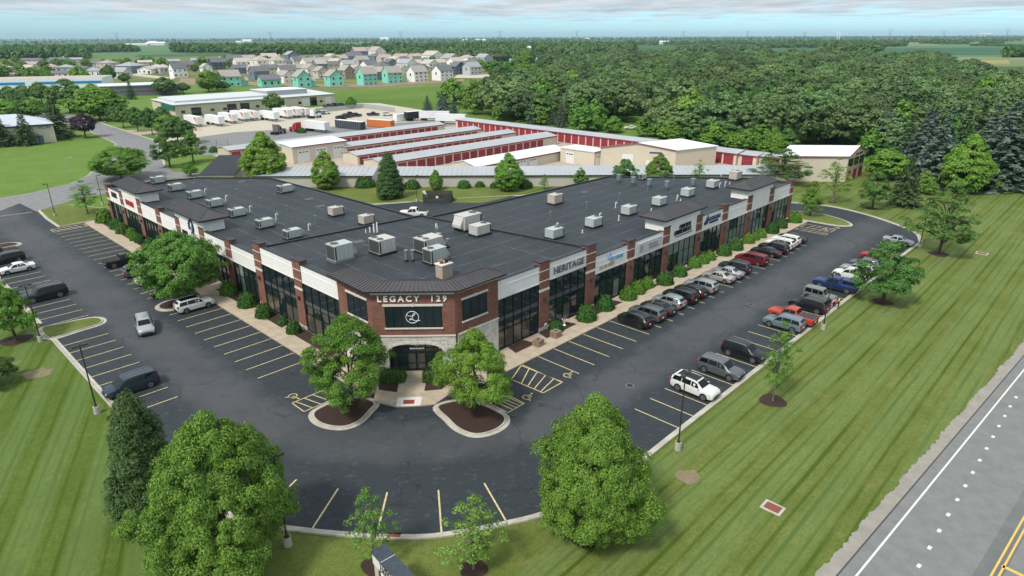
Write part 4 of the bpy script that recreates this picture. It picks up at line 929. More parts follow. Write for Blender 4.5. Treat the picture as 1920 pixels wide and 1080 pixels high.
for x in (-0.25, 0.3): MB().cyl(x, -x, 0, 1.35, 0.2, 12).build('pipe', M_GALV, o, 50); MB().cyl(x, -x, 1.35, 1.45, 0.26, 12).build('rain_cap', M_GALV, o, 50); MB().cyl(x, -x, 0, 0.25, 0.24, 12).build('collar', M_DARKMETAL, o, 50)
o = empty('flue', g(840, 464, Z_HI), ROTZ, 'single galvanised flue behind the chimney on the raised roof', 'flue')
MB().cyl(0, 0, 0, 1.1, 0.19, 12).build('pipe', M_GALV, o, 50); MB().cyl(0, 0, 1.1, 1.2, 0.25, 12).build('rain_cap', M_GALV, o, 50); MB().cyl(0, 0, 0, 0.22, 0.24, 12).build('collar', M_DARKMETAL, o, 50)
o = empty('antenna_mast', g(818, 443, Z_HI), ROTZ, 'small white antenna mast on a concrete block on the raised roof', 'antenna')
for i in range(3): MB().box(-0.75+i*0.5, -0.3+i*0.5, -0.3, 0.3, 0, 0.35).build('concrete_block', M_KERB, o)
MB().cyl(0, 0, 0.3, 2.1, 0.035, 6).build('pole', M_GALV, o); MB().box(-0.12, 0.12, -0.2, -0.05, 1.3, 1.8).build('aerial', M_PVC, o); MB().box(0.1, 0.3, -0.1, 0.1, 1.0, 1.5).build('aerial', M_PVC, o)
for x, y in ((602, 386), (580, 373), (454, 340), (1096, 360), (672, 453)):                     # patched squares in the membrane
    zz = Z_HI if y == 453 else Z_LO; c = gst(x, y, zz); mb = MB(); mb.box(c[0]-0.75, c[0]+0.75, c[1]-0.6, c[1]+0.6, zz-0.05, zz+0.02); mb.build('roof_patch', mat('roof_patch', (0.085, 0.09, 0.095), 0.7, var=0.2, vscale=2), bld)
# ================================================================== storage sheds and the other estate buildings
M_SHEDROOF = mat('shed_roof', (0.40, 0.42, 0.43), 0.5, metal=0.2, var=0.08, vscale=0.15); M_SHEDROOF2 = mat('shed_roof_white', (0.66, 0.68, 0.68), 0.5, var=0.05, vscale=0.1)
M_CREAM = mat('cream_metal', (0.58, 0.52, 0.41), 0.6, var=0.05, vscale=0.5); M_TANM = mat('tan_metal', (0.50, 0.475, 0.42), 0.6, var=0.05, vscale=0.5)
M_RDOOR = mat('roll_door_red', (0.27, 0.028, 0.046), 0.55, var=0.10, vscale=0.3, objvar=0.12); M_RTRIM = mat('red_trim', (0.23, 0.028, 0.042), 0.6); M_WDOOR = mat('white_door', (0.70, 0.71, 0.70), 0.55)
M_BLACKGL = mat('dark_glass', (0.012, 0.014, 0.016), 0.1, spec=0.7)
def local(o): return o
def shed(label, s0, s1, t0, t1, ze, zr, axis, doors, door_side, door_h=2.15, wall=None, roof=None, gap=3.05, dw=2.5, d0=0.5, ridge=None, end_plain=0, name='storage_shed', cat='storage shed', group='rows of storage units'):
    """long metal shed on the s,t grid. axis 's' or 't' = long axis; single or double pitch roof; doors on the side facing -s/-t ('lo') or +"""
    wall = wall or M_CREAM; roof = roof or M_SHEDROOF
    o = empty(name, P((s0+s1)/2, (t0+t1)/2), ROTZ, label, cat, group); hs, ht = (s1-s0)/2, (t1-t0)/2
    MB().box(-hs, hs, -ht, ht, 0, ze-0.05).build('wall', wall, o)
    ov = 0.25; mb = MB(); A = hs+ov; B = ht+ov; th = 0.14
    if axis == 's':
        y = [-B, 0 if ridge is None else ridge, B]; z = [ze, zr, ze if ridge is None else ze+0.1]
        for a in (0, 1): mb.hexa([(-A, y[a], z[a]-th), (A, y[a], z[a]-th), (A, y[a+1], z[a+1]-th), (-A, y[a+1], z[a+1]-th), (-A, y[a], z[a]), (A, y[a], z[a]), (A, y[a+1], z[a+1]), (-A, y[a+1], z[a+1])])
        mb.build('roof', roof, o)
        MB().box(-hs, hs, -ht, ht, ze-0.06, ze-0.04)
        for sx in (-1, 1): MB().face([(sx*hs, -ht, ze-0.1), (sx*hs, ht, ze-0.1), (sx*hs, 0, zr-th)][::sx]).build('gable', wall, o)
        for i in range(int(2*A/0.9)): pass
        for sy in (-1, 1): MB().box(-A-0.02, A+0.02, sy*B-0.05, sy*B+0.05, ze-0.28, ze+0.012).build('eave_trim', M_RTRIM, o)
    else:
        x = [-A, 0, A]; z = [ze, zr, ze]
        for a in (0, 1): mb.hexa([(x[a], -B, z[a]-th), (x[a+1], -B, z[a+1]-th), (x[a+1], B, z[a+1]-th), (x[a], B, z[a]-th), (x[a], -B, z[a]), (x[a+1], -B, z[a+1]), (x[a+1], B, z[a+1]), (x[a], B, z[a])])
        mb.build('roof', roof, o)
        for sy in (-1, 1): MB().face([(-hs, sy*ht, ze-0.1), (hs, sy*ht, ze-0.1), (0, sy*ht, zr-th)][::-sy]).build('gable', wall, o)
        for sx in (-1, 1): MB().box(sx*A-0.05, sx*A+0.05, -B-0.02, B+0.02, ze-0.28, ze+0.012).build('eave_trim', M_RTRIM, o)
    # roll-up doors, each with its own curtain of slats
    Lh = hs if axis == 's' else ht
    n = doors if doors else int((2*Lh-2*d0)/gap); sgn = -1 if door_side == 'lo' else 1
    global _slat
    for i in range(n):
        c = -Lh+d0+gap*(i+0.5)
        if c+dw/2 > Lh-end_plain: break
        mb = MB(); face = (ht if axis == 's' else hs)*sgn
        k_ = 5
        for j in range(k_):
            a, b = 0.03+door_h*j/k_, 0.03+door_h*(j+1)/k_-0.03
            if axis == 's': mb.box(c-dw/2, c+dw/2, face, face+sgn*0.05, a, b)
            else: mb.box(face, face+sgn*0.05, c-dw/2, c+dw/2, a, b)
        mb.build('roll_up_door', M_RDOOR, o)
    return o
def overhead_door(o, axis, face, c, w, h, m=None, sgn=-1, lights=True, z0=0.02):
    m = m or M_WDOOR; mb = MB(); n = 5
    for j in range(n):
        a, b = z0+h*j/n, z0+h*(j+1)/n-0.03
        if axis == 's': mb.box(c-w/2, c+w/2, face, face+sgn*0.06, a, b)
        else: mb.box(face, face+sgn*0.06, c-w/2, c+w/2, a, b)
    d = mb.build('overhead_door', m, o)
    if lights:
        for q in (-0.28, 0, 0.28):
            a, b = c+q*w-0.3, c+q*w+0.3; z = z0+h*0.77
            mb = MB()
            if axis == 's': mb.box(a, b, face+sgn*0.05, face+sgn*0.09, z, z+0.3)
            else: mb.box(face+sgn*0.05, face+sgn*0.09, a, b, z, z+0.3)
            mb.build('door_light', M_BLACKGL, d)
    return d
# yard of the storage place
sheet('storage_yard', PP([(47, 165), (152, 162), (152, 20), (128, 24), (112, 36), (62, 76), (45, 112)]), -0.01, concrete_mat('yard_concrete', (0.36, 0.30, 0.235), (0.46, 0.40, 0.33)))
shed('farthest red-doored storage row next to the truck yard', 47, 131, 147.5, 155.5, 2.75, 3.5, 's', None, 'lo', gap=3.2, dw=2.75)
sh2 = shed('second red-doored storage row, with the tall white doors at its left end', 73.5, 130, 126.5, 134.5, 2.9, 3.7, 's', None, 'lo', gap=3.2, dw=2.75)
shed('third red-doored storage row', 68, 133, 112, 119.5, 2.75, 3.5, 's', None, 'lo', gap=3.2, dw=2.75, end_plain=4)
shed('fourth red-doored storage row, with taller doors at its left end', 65, 135.5, 95.5, 104.5, 2.9, 3.8, 's', None, 'lo', gap=3.3, dw=2.75, d0=1.2, end_plain=4, door_h=2.3)
t5 = shed('fifth storage row, joined to the cream gabled workshop', 79, 115, 74.5, 84, 2.8, 3.9, 's', None, 'lo', gap=3.4, dw=2.6, d0=20, roof=M_SHEDROOF2)
overhead_door(t5, 's', -4.75, -13.5, 2.3, 2.0, M_RDOOR, lights=False); overhead_door(t5, 's', -4.75, -8.5, 5.2, 2.2); overhead_door(t5, 's', -4.75, -1.2, 4.4, 2.2); overhead_door(t5, 's', -4.75, 3.6, 3.4, 2.2)
tw = empty('workshop', P(65.5, 131), ROTZ, 'tall cream storage building with three white panelled doors left of the sheds', 'building', 'rows of storage units')
MB().box(-9, 9, -3.8, 4.6, 0, 4.6).build('wall', M_CREAM, tw); MB().hexa([(-9.2, -4.1, 4.6), (9.2, -4.1, 4.6), (9.2, 4.8, 5.2), (-9.2, 4.8, 5.2), (-9.2, -4.1, 4.75), (9.2, -4.1, 4.75), (9.2, 4.8, 5.35), (-9.2, 4.8, 5.35)]).build('roof', M_SHEDROOF2, tw); MB().box(-9.25, 9.25, -4.16, -4.1, 4.5, 4.77).build('eave_trim', M_RTRIM, tw)
for c in (-5.6, 0.2, 6.0): overhead_door(tw, 's', -3.8, c, 3.8, 3.7)
# cream gabled workshop
wk = empty('gabled_workshop', P(124.5, 55), ROTZ, 'cream gabled workshop with white metal roof at the end of the storage sheds', 'workshop')
gp = [gst(1126, 276, 5.2), gst(1268, 282, 5.2), gst(1314, 277, 5.2)]
c0 = Vector((*gp[0], 0))-Vector((124.5, 55, 0)); c1 = Vector((*gp[1], 0))-Vector((124.5, 55, 0)); dp = (Vector((*gp[2], 0))-Vector((*gp[1], 0)))
dp = dp.normalized()*15
b0, b1 = c0+dp, c1+dp; ap = (c0+c1)/2; bp = ap+dp; ZE, ZA = 5.2, 6.7
mb = MB(); mb.prism([c0[:2], c1[:2], b1[:2], b0[:2]], 0, ZE); mb.face([(*c0[:2], ZE), (*c1[:2], ZE), (*ap[:2], ZA)]); mb.face([(*b1[:2], ZE), (*b0[:2], ZE), (*bp[:2], ZA)]); mb.build('wall', M_CREAM, wk)
up = lambda v, z: (v.x, v.y, z)
for (p, q, p2, q2) in ((c0, ap, b0, bp), (c1, ap, b1, bp)):
    ex = (p-q).normalized()*0.35; f_ = -dp.normalized()*0.3
    mb = MB(); mb.hexa([up(p+ex+f_, ZE-0.1), up(q+f_, ZA), up(q2-f_, ZA), up(p2+ex-f_, ZE-0.1), up(p+ex+f_, ZE+0.08), up(q+f_, ZA+0.18), up(q2-f_, ZA+0.18), up(p2+ex-f_, ZE+0.08)]); mb.build('roof', M_SHEDROOF2, wk)
    MB().tube([up(p+ex+f_*1.2, ZE-0.05), up(q+f_*1.2, ZA+0.06)], 0.13, 4).build('verge_trim', M_RTRIM, wk)
al = (c1-c0).normalized(); fr_ = -dp.normalized()*0.07
def wk_panel(u0, u1, z0, z1, m, nm):
    a, b = c0+al*u0, c0+al*u1; mb = MB(); mb.hexa([up(a+fr_, z0), up(b+fr_, z0), up(b, z0), up(a, z0), up(a+fr_, z1), up(b+fr_, z1), up(b, z1), up(a, z1)]); return mb.build(nm, m, wk)
WL = (c1-c0).length
for u0, w_ in ((WL*0.30, 3.0), (WL*0.62, 0.95)): wk_panel(u0, u0+w_, 0.03, 3.6 if w_ > 2 else 2.2, M_WDOOR, 'overhead_door' if w_ > 2 else 'door')
wk_panel(WL*0.66, WL*0.82, 4.1, 4.5, M_BLUE, 'sign_lettering'); wk_panel(WL*0.80, WL*0.88, 0.2, 1.4, mat('louvre', (0.25, 0.22, 0.17), 0.7), 'louvre')
an = empty('storage_annex', P(114.7, 67.5), ROTZ, 'small cream storage annex with one white door joining the shed to the gabled workshop', 'storage shed')
MB().box(-3.5, 3.5, -6.2, 6, 0, 4.0).build('wall', M_CREAM, an); MB().box(-3.7, 3.7, -6.4, 6.2, 4.0, 4.2).build('roof', M_SHEDROOF2, an); MB().box(-3.72, 3.72, -6.46, -6.4, 3.9, 4.21).build('eave_trim', M_RTRIM, an); overhead_door(an, 's', -6.2, -1, 3.2, 3.2)
overhead_door(an, 't', -3.5, 2.5, 3.0, 3.2)
# long row on the right, doors facing left
shed('long red-doored storage row along the wood on the right', 140.5, 148.5, 62, 152, 3.3, 3.9, 't', None, 'lo', gap=3.05, dw=2.6, d0=0.6, door_h=2.9)
shed('near part of the right-hand storage row beyond the gabled workshop', 140.5, 148.5, 34, 62, 3.2, 3.8, 't', None, 'lo', gap=3.5, dw=3.0, d0=0.5, door_h=2.8)
shed('short stepped storage unit with one red door at the end of the right-hand row', 141.6, 149.5, 28.6, 33.9, 3.0, 3.5, 't', 1, 'lo', gap=4.4, dw=3.2, d0=0.4, door_h=2.6)
shed('last little storage unit behind the tree at the end of the right-hand row', 143, 150, 21.5, 28.5, 2.9, 3.4, 't', 1, 'lo', gap=4.4, dw=3.2, d0=0.6, door_h=2.6)
# long grey screen building along the rear court
def long_grey(x0, x1, label):
    o = empty('rear_storage_building', ((x0+x1)/2, 159.0, 0), 0, label, 'storage building', 'grey ribbed storage building behind the court'); h = (x1-x0)/2
    MB().box(-h, h, -2.4, 4.6, 0, 2.75).build('wall', M_TANM, o)
    mb = MB()
    for i in range(int(2*h/0.6)): mb.box(-h+0.6*i+0.1, -h+0.6*i+0.18, -2.44, -2.4, 0.05, 2.7)
    mb.build('wall_rib', M_TANM, o)['kind'] = 'stuff'
    mb = MB(); mb.hexa([(-h-0.2, -2.7, 2.65), (h+0.2, -2.7, 2.65), (h+0.2, 4.8, 3.5), (-h-0.2, 4.8, 3.5), (-h-0.2, -2.7, 2.8), (h+0.2, -2.7, 2.8), (h+0.2, 4.8, 3.65), (-h-0.2, 4.8, 3.65)]); mb.build('roof', M_SHEDROOF, o)
    mb = MB()
    for i in range(int(2*h/1.2)): x = -h+1.2*i; mb.hexa([(x, -2.7, 2.78), (x+0.1, -2.7, 2.78), (x+0.1, 4.8, 3.63), (x, 4.8, 3.63), (x, -2.7, 2.86), (x+0.1, -2.7, 2.86), (x+0.1, 4.8, 3.71), (x, 4.8, 3.71)])
    mb.build('roof_rib', M_SHEDROOF, o)['kind'] = 'stuff'
    MB().box(-h-0.2, h+0.2, -2.76, -2.7, 2.6, 2.82).build('gutter', M_CAP, o)
long_grey(-62, -33.6, 'grey ribbed metal storage building behind the court, left of the dark conifer'); long_grey(-30.2, 66, 'very long grey ribbed metal storage building behind the court')
# two-storey building at the right end of the storage place
ts = empty('two_storey_building', OO, ROTZ, 'two-storey cream building with white roof, red trim and green window strips at the wood edge', 'building')
q0 = gst(1581, 286, 6.6); q1 = gst(1622, 272.5, 6.6); q2 = gst(1476, 277, 6.6)
sA, sB = q2[0]+1, q0[0]; tA, tB = q1[1], q0[1]
sA = sB-2; 
v0 = Vector((*gst(1583, 341), 0)); v1 = Vector((*gst(1617, 327), 0)); v2 = Vector((*gst(1484, 340), 0))
ee = (v1-v0); dd_ = (v2-v0).normalized()*16.5; ee = ee.normalized()*12.0
W4 = [v0, v0+ee, v0+ee+dd_, v0+dd_]
hz = 6.3; za = 8.1
mb = MB(); mb.prism([p[:2] for p in W4], 0, hz); m0 = (W4[0]+W4[1])/2; m1 = (W4[2]+W4[3])/2
mb.face([up(W4[0], hz), up(W4[1], hz), up(m0, za)]); mb.face([up(W4[2], hz), up(W4[3], hz), up(m1, za)]); mb.build('wall', M_CREAM, ts)
for a, b, c, d in ((W4[0], m0, m1, W4[3]), (W4[1], m0, m1, W4[2])):
    ex = (a-b).normalized()*0.35; fo = -dd_.normalized()*0.4
    mb = MB(); mb.hexa([up(a+ex+fo, hz-0.12), up(b+fo, za), up(c-fo, za), up(d+ex-fo, hz-0.12), up(a+ex+fo, hz+0.06), up(b+fo, za+0.18), up(c-fo, za+0.18), up(d+ex-fo, hz+0.06)]); mb.build('roof', M_SHEDROOF2, ts)
    MB().tube([up(a+ex+fo*1.1, hz-0.05), up(b+fo*1.1, za+0.05)], 0.16, 4).build('verge_trim', M_RTRIM, ts); MB().tube([up(a+ex+fo, hz-0.08), up(d+ex-fo, hz-0.08)], 0.12, 4).build('eave_trim', M_RTRIM, ts)
el = ee.length; en = ee.normalized(); fo = -dd_.normalized()
def ts_panel(u0, u1, z0, z1, m, nm, out=0.08, par=None):
    a, b = v0+en*u0, v0+en*u1; mb = MB(); mb.hexa([up(a+fo*out, z0), up(b+fo*out, z0), up(b, z0), up(a, z0), up(a+fo*out, z1), up(b+fo*out, z1), up(b, z1), up(a, z1)]); return mb.build(nm, m, par or ts)
for u0 in (0.5, 4.4, 8.3): 
    w = ts_panel(u0, u0+3.2, 3.5, 5.5, mat('green_frame', (0.04, 0.07, 0.06), 0.5), 'window')
    for j in range(3): ts_panel(u0+0.1+j*1.04, u0+0.98+j*1.04, 3.6, 5.4, M_BLACKGL, 'pane', 0.10, w)
for u0 in (1.0, 5.0, 9.0): ts_panel(u0, u0+2.4, 0.05, 2.5, M_RDOOR, 'roll_up_door')
ts_panel(0.0, el, 2.7, 3.3, mat('pink_band', (0.45, 0.33, 0.27), 0.7), 'band', 0.05); ts_panel(4.0, 10.0, 5.9, 6.7, M_TRIM, 'sign_panel', 0.1); ts_panel(4.5, 6.8, 6.0, 6.5, M_RTRIM, 'sign_lettering', 0.14); ts_panel(7.1, 9.5, 6.0, 6.5, M_DARKMETAL, 'sign_lettering', 0.14)
# small dark-roofed shed at the drive
dk = empty('garage', (0, 0, 0), 0, 'small garage with steep charcoal shingle roof behind the left wing', 'garage')
r0, r1, e0, e1 = g(376, 291, 5.2), g(444, 291, 5.2), g(372, 328, 2.6), g(434, 328, 2.6)
ry = (r0.y+r1.y)/2; ey = (e0.y+e1.y)/2; gx0, gx1 = e0.x, e1.x+0.6; wd = (ry-ey)
MB().box(gx0+0.3, gx1-0.3, ey+0.3, ey+2*wd-0.3, 0, 2.6).build('wall', M_CREAM, dk)
M_SHING = mat('charcoal_shingle', (0.030, 0.034, 0.042), 0.9, var=0.2, vscale=2, bump=0.3, bscale=6)
for sy in (0, 1):
    y0 = ey if sy == 0 else ey+2*wd
    mb = MB(); mb.hexa([(gx0, y0, 2.5), (gx1, y0, 2.5), (gx1, ry, 5.1), (gx0, ry, 5.1), (gx0, y0, 2.65), (gx1, y0, 2.65), (gx1, ry, 5.25), (gx0, ry, 5.25)] if sy == 0 else [(gx0, ry, 5.1), (gx1, ry, 5.1), (gx1, y0, 2.5), (gx0, y0, 2.5), (gx0, ry, 5.25), (gx1, ry, 5.25), (gx1, y0, 2.65), (gx0, y0, 2.65)]); mb.build('roof', M_SHING, dk)
for x in (gx0+0.3, gx1-0.3): MB().face([(x, ey+0.3, 2.6), (x, ey+2*wd-0.3, 2.6), (x, ry, 5.1)]).build('gable', mat('grey_siding', (0.42, 0.41, 0.39), 0.8), dk)
# truck depot
sheet('gravel_yard', PP([(62, 262), (176, 270), (182, 262), (170, 185), (150, 160), (46, 160), (46, 200)]), -0.012, M_GRAVEL)
sheet('asphalt_apron', PP([(45, 160), (46, 200), (75, 206), (150, 178), (150, 158)]), -0.006, M_STREET)
dp0 = gst(316, 218); ds0, ds1, dt0, dt1 = 79.5, 163.0, 276.0, 304.0
dep = empty('truck_depot', OO, ROTZ, 'long cream truck depot with pale metal roof and open dock doors', 'warehouse')
M_DEPROOF = mat('depot_roof', (0.56, 0.58, 0.58), 0.5, metal=0.15, var=0.06, vscale=0.1)
MB().box(ds0, ds1, dt0, dt1, 0, 5.2).build('wall', M_CREAM, dep)
MB().hexa([(ds0-0.4, dt0-0.6, 5.15), (ds1+0.4, dt0-0.6, 5.15), (ds1+0.4, dt1, 6.2), (ds0-0.4, dt1, 6.2), (ds0-0.4, dt0-0.6, 5.35), (ds1+0.4, dt0-0.6, 5.35), (ds1+0.4, dt1, 6.4), (ds0-0.4, dt1, 6.4)]).build('roof', M_DEPROOF, dep)
MB().hexa([(ds0+3, dt0+7, 5.4), (ds0+52, dt0+7, 5.4), (ds0+52, dt1, 6.4), (ds0+3, dt1, 6.4), (ds0+3, dt0+7, 6.4), (ds0+52, dt0+7, 6.4), (ds0+52, dt1, 7.2), (ds0+3, dt1, 7.2)]).build('raised_roof', M_DEPROOF, dep)
MB().box(ds0+50, ds0+73, dt0+10, dt1, 5.4, 8.0).build('roof_block', mat('block_grey', (0.36, 0.40, 0.42), 0.6), dep); MB().box(ds0+49.7, ds0+73.3, dt0+9.7, dt1, 8.0, 8.25).build('roof_block_cover', M_SHEDROOF2, dep)
MB().box(ds0-0.45, ds1+0.45, dt0-0.7, dt0-0.6, 5.05, 5.37).build('gutter', mat('gutter_grey', (0.20, 0.24, 0.27), 0.5), dep)
MB().box(ds0-0.8, ds0-0.05, dt0-0.6, dt0+14, 3.3, 5.3).build('fascia_panel', mat('teal_fascia', (0.02, 0.14, 0.11), 0.5), dep)
for u, w, h, m_ in ((9.5, 4.6, 3.6, 0), (13, 0, 0, 0), (26.5, 4.6, 4.0, 0), (33, 4.6, 4.0, 0), (47, 4.6, 4.2, 1), (52.5, 4.4, 4.2, 1), (66, 4.2, 4.0, 1), (70.5, 4.0, 4.4, 0), (79.5, 4.2, 4.0, 1)):
    if w: MB().box(ds0+u-w/2, ds0+u+w/2, dt0-0.08, dt0+0.02, 0.1, h).build('overhead_door' if m_ else 'open_dock', M_WDOOR if m_ else M_BLACKGL, dep)
for u in (3.5, 17, 23, 39.5, 44.5, 62.5, 75): MB().box(ds0+u-0.9, ds0+u+0.9, dt0-0.06, dt0+0.02, 1.4, 2.6).build('window', M_BLACKGL, dep)
# semi-trailers backed to the dock
M_TRW = mat('trailer_white', (0.74, 0.75, 0.75), 0.5, var=0.06, vscale=0.6); M_ORANGE = mat('trailer_orange', (0.56, 0.16, 0.04), 0.5); M_TYRE = mat('tyre', (0.012, 0.012, 0.013), 0.9)
def trailer(loc, rz, L_, label, stripe=None, m=None, H_=2.75, name='semi_trailer', cat='trailer', group='white semi-trailers in the truck yard', wheels=True):
    o = empty(name, loc, rz, label, cat, group); m = m or M_TRW; z0 = 1.15 if wheels else 0.15
    MB().box(-L_/2, L_/2, -1.28, 1.28, z0, z0+H_).build('box', m, o); MB().box(-L_/2, L_/2, -1.3, 1.3, z0+H_, z0+H_+0.06).build('roof', M_SHEDROOF2 if m is not M_DARKMETAL else M_SHEDROOF, o)
    if wheels:
        MB().box(-L_/2+0.3, L_/2-0.2, -0.5, 0.5, 0.8, z0).build('chassis', M_DARKMETAL, o)
        for x in (-L_/2+1.3, -L_/2+2.6):
            for sy in (-1, 1): MB().tube([(x, sy*0.75, 0.52), (x, sy*1.26, 0.52)], 0.52, 14).build('wheel', M_TYRE, o)
        MB().box(L_/2-2.6, L_/2-2.4, -1.0, -0.85, 0.02, z0).build('landing_leg', M_DARKMETAL, o); MB().box(L_/2-2.6, L_/2-2.4, 0.85, 1.0, 0.02, z0).build('landing_leg', M_DARKMETAL, o)
    mb = MB(); mb.box(-L_/2-0.04, -L_/2, -1.2, -0.03, z0+0.1, z0+H_-0.1); mb.box(-L_/2-0.04, -L_/2, 0.03, 1.2, z0+0.1, z0+H_-0.1); mb.build('rear_door', m, o)
    if stripe is not None:
        for sy in (-1, 1):
            mb = MB(); y = sy*1.285; a, b = (-L_/2+3.6, -L_/2+0.5); mb.face([(a, y, z0+H_-0.05), (b+0.9, y, z0+H_-0.05), (b+0.1, y, z0+0.25)][::-sy] if False else [(L_/2-3.4, y, z0+H_-0.06), (L_/2-0.9, y, z0+H_-0.06), (L_/2-0.6, y, z0+0.2)]); mb.build('orange_wedge', M_ORANGE, o)
    return o
trl = [(372, 238, 1), (412, 237, 0), (437, 232, 1), (459, 228, 1), (478, 226, 1), (515, 228, 0), (540, 223, 1), (557, 221, 1), (574, 220, 1)]
tl = ['white trailer with orange wedge, leftmost at the depot dock', 'plain white trailer, second from the left at the dock', 'white trailer with orange wedge, third from the left at the dock', 'white trailer with orange wedge, fourth from the left at the dock', 'white trailer with orange wedge, fifth from the left, beside the gap', 'plain white trailer standing in front of the round dark tree', 'white trailer with orange wedge right of the round dark tree', 'white trailer with orange wedge, second right of the round dark tree', 'white trailer with orange wedge, last one beside the white truck cab']
for (x, y, st_), l in zip(trl, tl):
    c = gst(x, y); trailer(P(c[0]+0.5, c[1]+5.2), ROTZ-math.pi/2, 13.5, l, 1 if st_ else None)
def tractor(px, py, m, label, rz):
    o = empty('truck_tractor', g(px, py), rz, label, 'truck', 'lorry tractors in the truck yard')
    MB().box(-3.2, 3.0, -0.45, 0.45, 0.65, 0.95).build('chassis', M_DARKMETAL, o)
    MB().hexa([(0.6, -1.15, 0.9), (3.1, -1.05, 0.9), (3.1, 1.05, 0.9), (0.6, 1.15, 0.9), (0.6, -1.15, 1.9), (3.0, -0.95, 1.75), (3.0, 0.95, 1.75), (0.6, 1.15, 1.9)]).build('bonnet', m, o)
    MB().hexa([(-1.7, -1.2, 0.9), (0.9, -1.2, 0.9), (0.9, 1.2, 0.9), (-1.7, 1.2, 0.9), (-1.7, -1.2, 3.7), (0.0, -1.1, 3.2), (0.0, 1.1, 3.2), (-1.7, 1.2, 3.7)]).build('cab', m, o)
    MB().hexa([(0.55, -1.0, 1.95), (0.93, -1.0, 1.95), (0.93, 1.0, 1.95), (0.55, 1.0, 1.95), (0.1, -1.0, 2.9), (0.25, -1.0, 2.85), (0.25, 1.0, 2.85), (0.1, 1.0, 2.9)]).build('windscreen', M_BLACKGL, o)
    for sy in (-1, 1): MB().box(-0.4, 0.4, sy*1.18, sy*1.23, 1.9, 2.7).build('side_window', M_BLACKGL, o)
    for x in (2.2, -1.6, -2.8):
        for sy in (-1, 1): MB().tube([(x, sy*0.7, 0.52), (x, sy*1.2, 0.52)], 0.52, 14).build('wheel', M_TYRE, o)
    return o
tractor(523, 251, mat('truck_silver', (0.20, 0.19, 0.19), 0.4, metal=0.4), 'dusty grey lorry tractor without trailer in the middle of the gravel yard', 1.2)
tractor(556, 247, mat('truck_red', (0.40, 0.02, 0.03), 0.35), 'red lorry tractor coupled to a white trailer in the gravel yard', 2.5)
tractor(591, 221, M_TRW, 'white lorry cab at the right end of the dock trailers', 1.0)
trailer(g(595, 247), -0.64, 12.5, 'white trailer behind the red lorry tractor')
M_DKSTEEL = mat('flat_rack_dark', (0.05, 0.055, 0.06), 0.6, var=0.2, vscale=1)
b = trailer(g(657, 241), -0.62+0.0, 15, 'dark slatted open trailer parked behind the first storage row', m=M_DKSTEEL, wheels=False, H_=2.9, group='containers in the truck yard', name='open_trailer')
for i in range(12): MB().box(-7.2+i*1.25, -7.1+i*1.25, -1.34, 1.34, 0.2, 3.0).build('side_post', M_GALV, b)
trailer(g(714, 238), -0.50, 12.2, 'bright orange shipping container in the truck yard', m=M_ORANGE, wheels=False, H_=2.7, group='containers in the truck yard', name='shipping_container', cat='container')
trailer(g(776, 226), 0.75, 8, 'black boxed trailer among the vans at the end of the yard', m=mat('trailer_black', (0.02, 0.022, 0.025), 0.5), group='containers in the truck yard')
trailer(g(815, 226), -0.05, 13, 'white trailer parked along the trees behind the sheds', group='containers in the truck yard'); trailer(g(846, 232), -0.25, 13, 'white trailer nearest the long right-hand storage row', group='containers in the truck yard')
trailer(g(757, 226), 0.8, 9, 'white mobile office with a row of small windows in the yard corner', wheels=False, name='mobile_office', cat='cabin', group='containers in the truck yard')
# yard fence: posts and mesh panels
def fence(pts, h, step, label, m, slat=0.09, name='yard_fence', rails=6):
    pts = [Vector((p[0], p[1], 0)) for p in pts]; o = empty(name, pts[0], 0, label, 'fence')
    for a, b in zip(pts, pts[1:]):
        L_ = (b-a).length; n = max(1, int(L_/step)); d = (b-a)/n; u = d.normalized(); r_ = Vector((-u.y, u.x, 0))*0.03
        for i in range(n+1):
            p = a+d*i-pts[0]; MB().box(p.x-0.06, p.x+0.06, p.y-0.06, p.y+0.06, 0, h+0.1).build('post', m, o)
        for i in range(n):
            p, q = a+d*i-pts[0], a+d*(i+1)-pts[0]
            for k_ in range(rails):
                z = 0.15+(h-0.2)*k_/max(1, rails-1); mb = MB(); mb.hexa([tuple(p-r_+Vector((0, 0, z-slat))), tuple(q-r_+Vector((0, 0, z-slat))), tuple(q+r_+Vector((0, 0, z-slat))), tuple(p+r_+Vector((0, 0, z-slat))), tuple(p-r_+Vector((0, 0, z+slat))), tuple(q-r_+Vector((0, 0, z+slat))), tuple(q+r_+Vector((0, 0, z+slat))), tuple(p+r_+Vector((0, 0, z+slat)))]); mb.build('rail', m, o)
    return o
fence([g(592, 212), g(680, 202), g(740, 210)], 2.0, 9, 'grey panel fence along the rear of the truck yard', mat('fence_grey', (0.30, 0.32, 0.33), 0.7), 0.14, rails=6)
fence([g(385, 272), g(428, 272)], 1.8, 3.5, 'thin chain fence left of the first storage row', mat('chain_grey', (0.12, 0.13, 0.13), 0.6), 0.015, rails=5)
fence([g(1890, 351), g(1925, 356)], 1.3, 2.4, 'white rail fence at the right edge under the spruces', M_WHITE, 0.05, 'white_fence', rails=5); fence([g(1882, 352), g(1905, 360)], 1.3, 2.4, 'short white fence panel in front of the white rail fence', M_WHITE, 0.06, 'white_fence', rails=6)
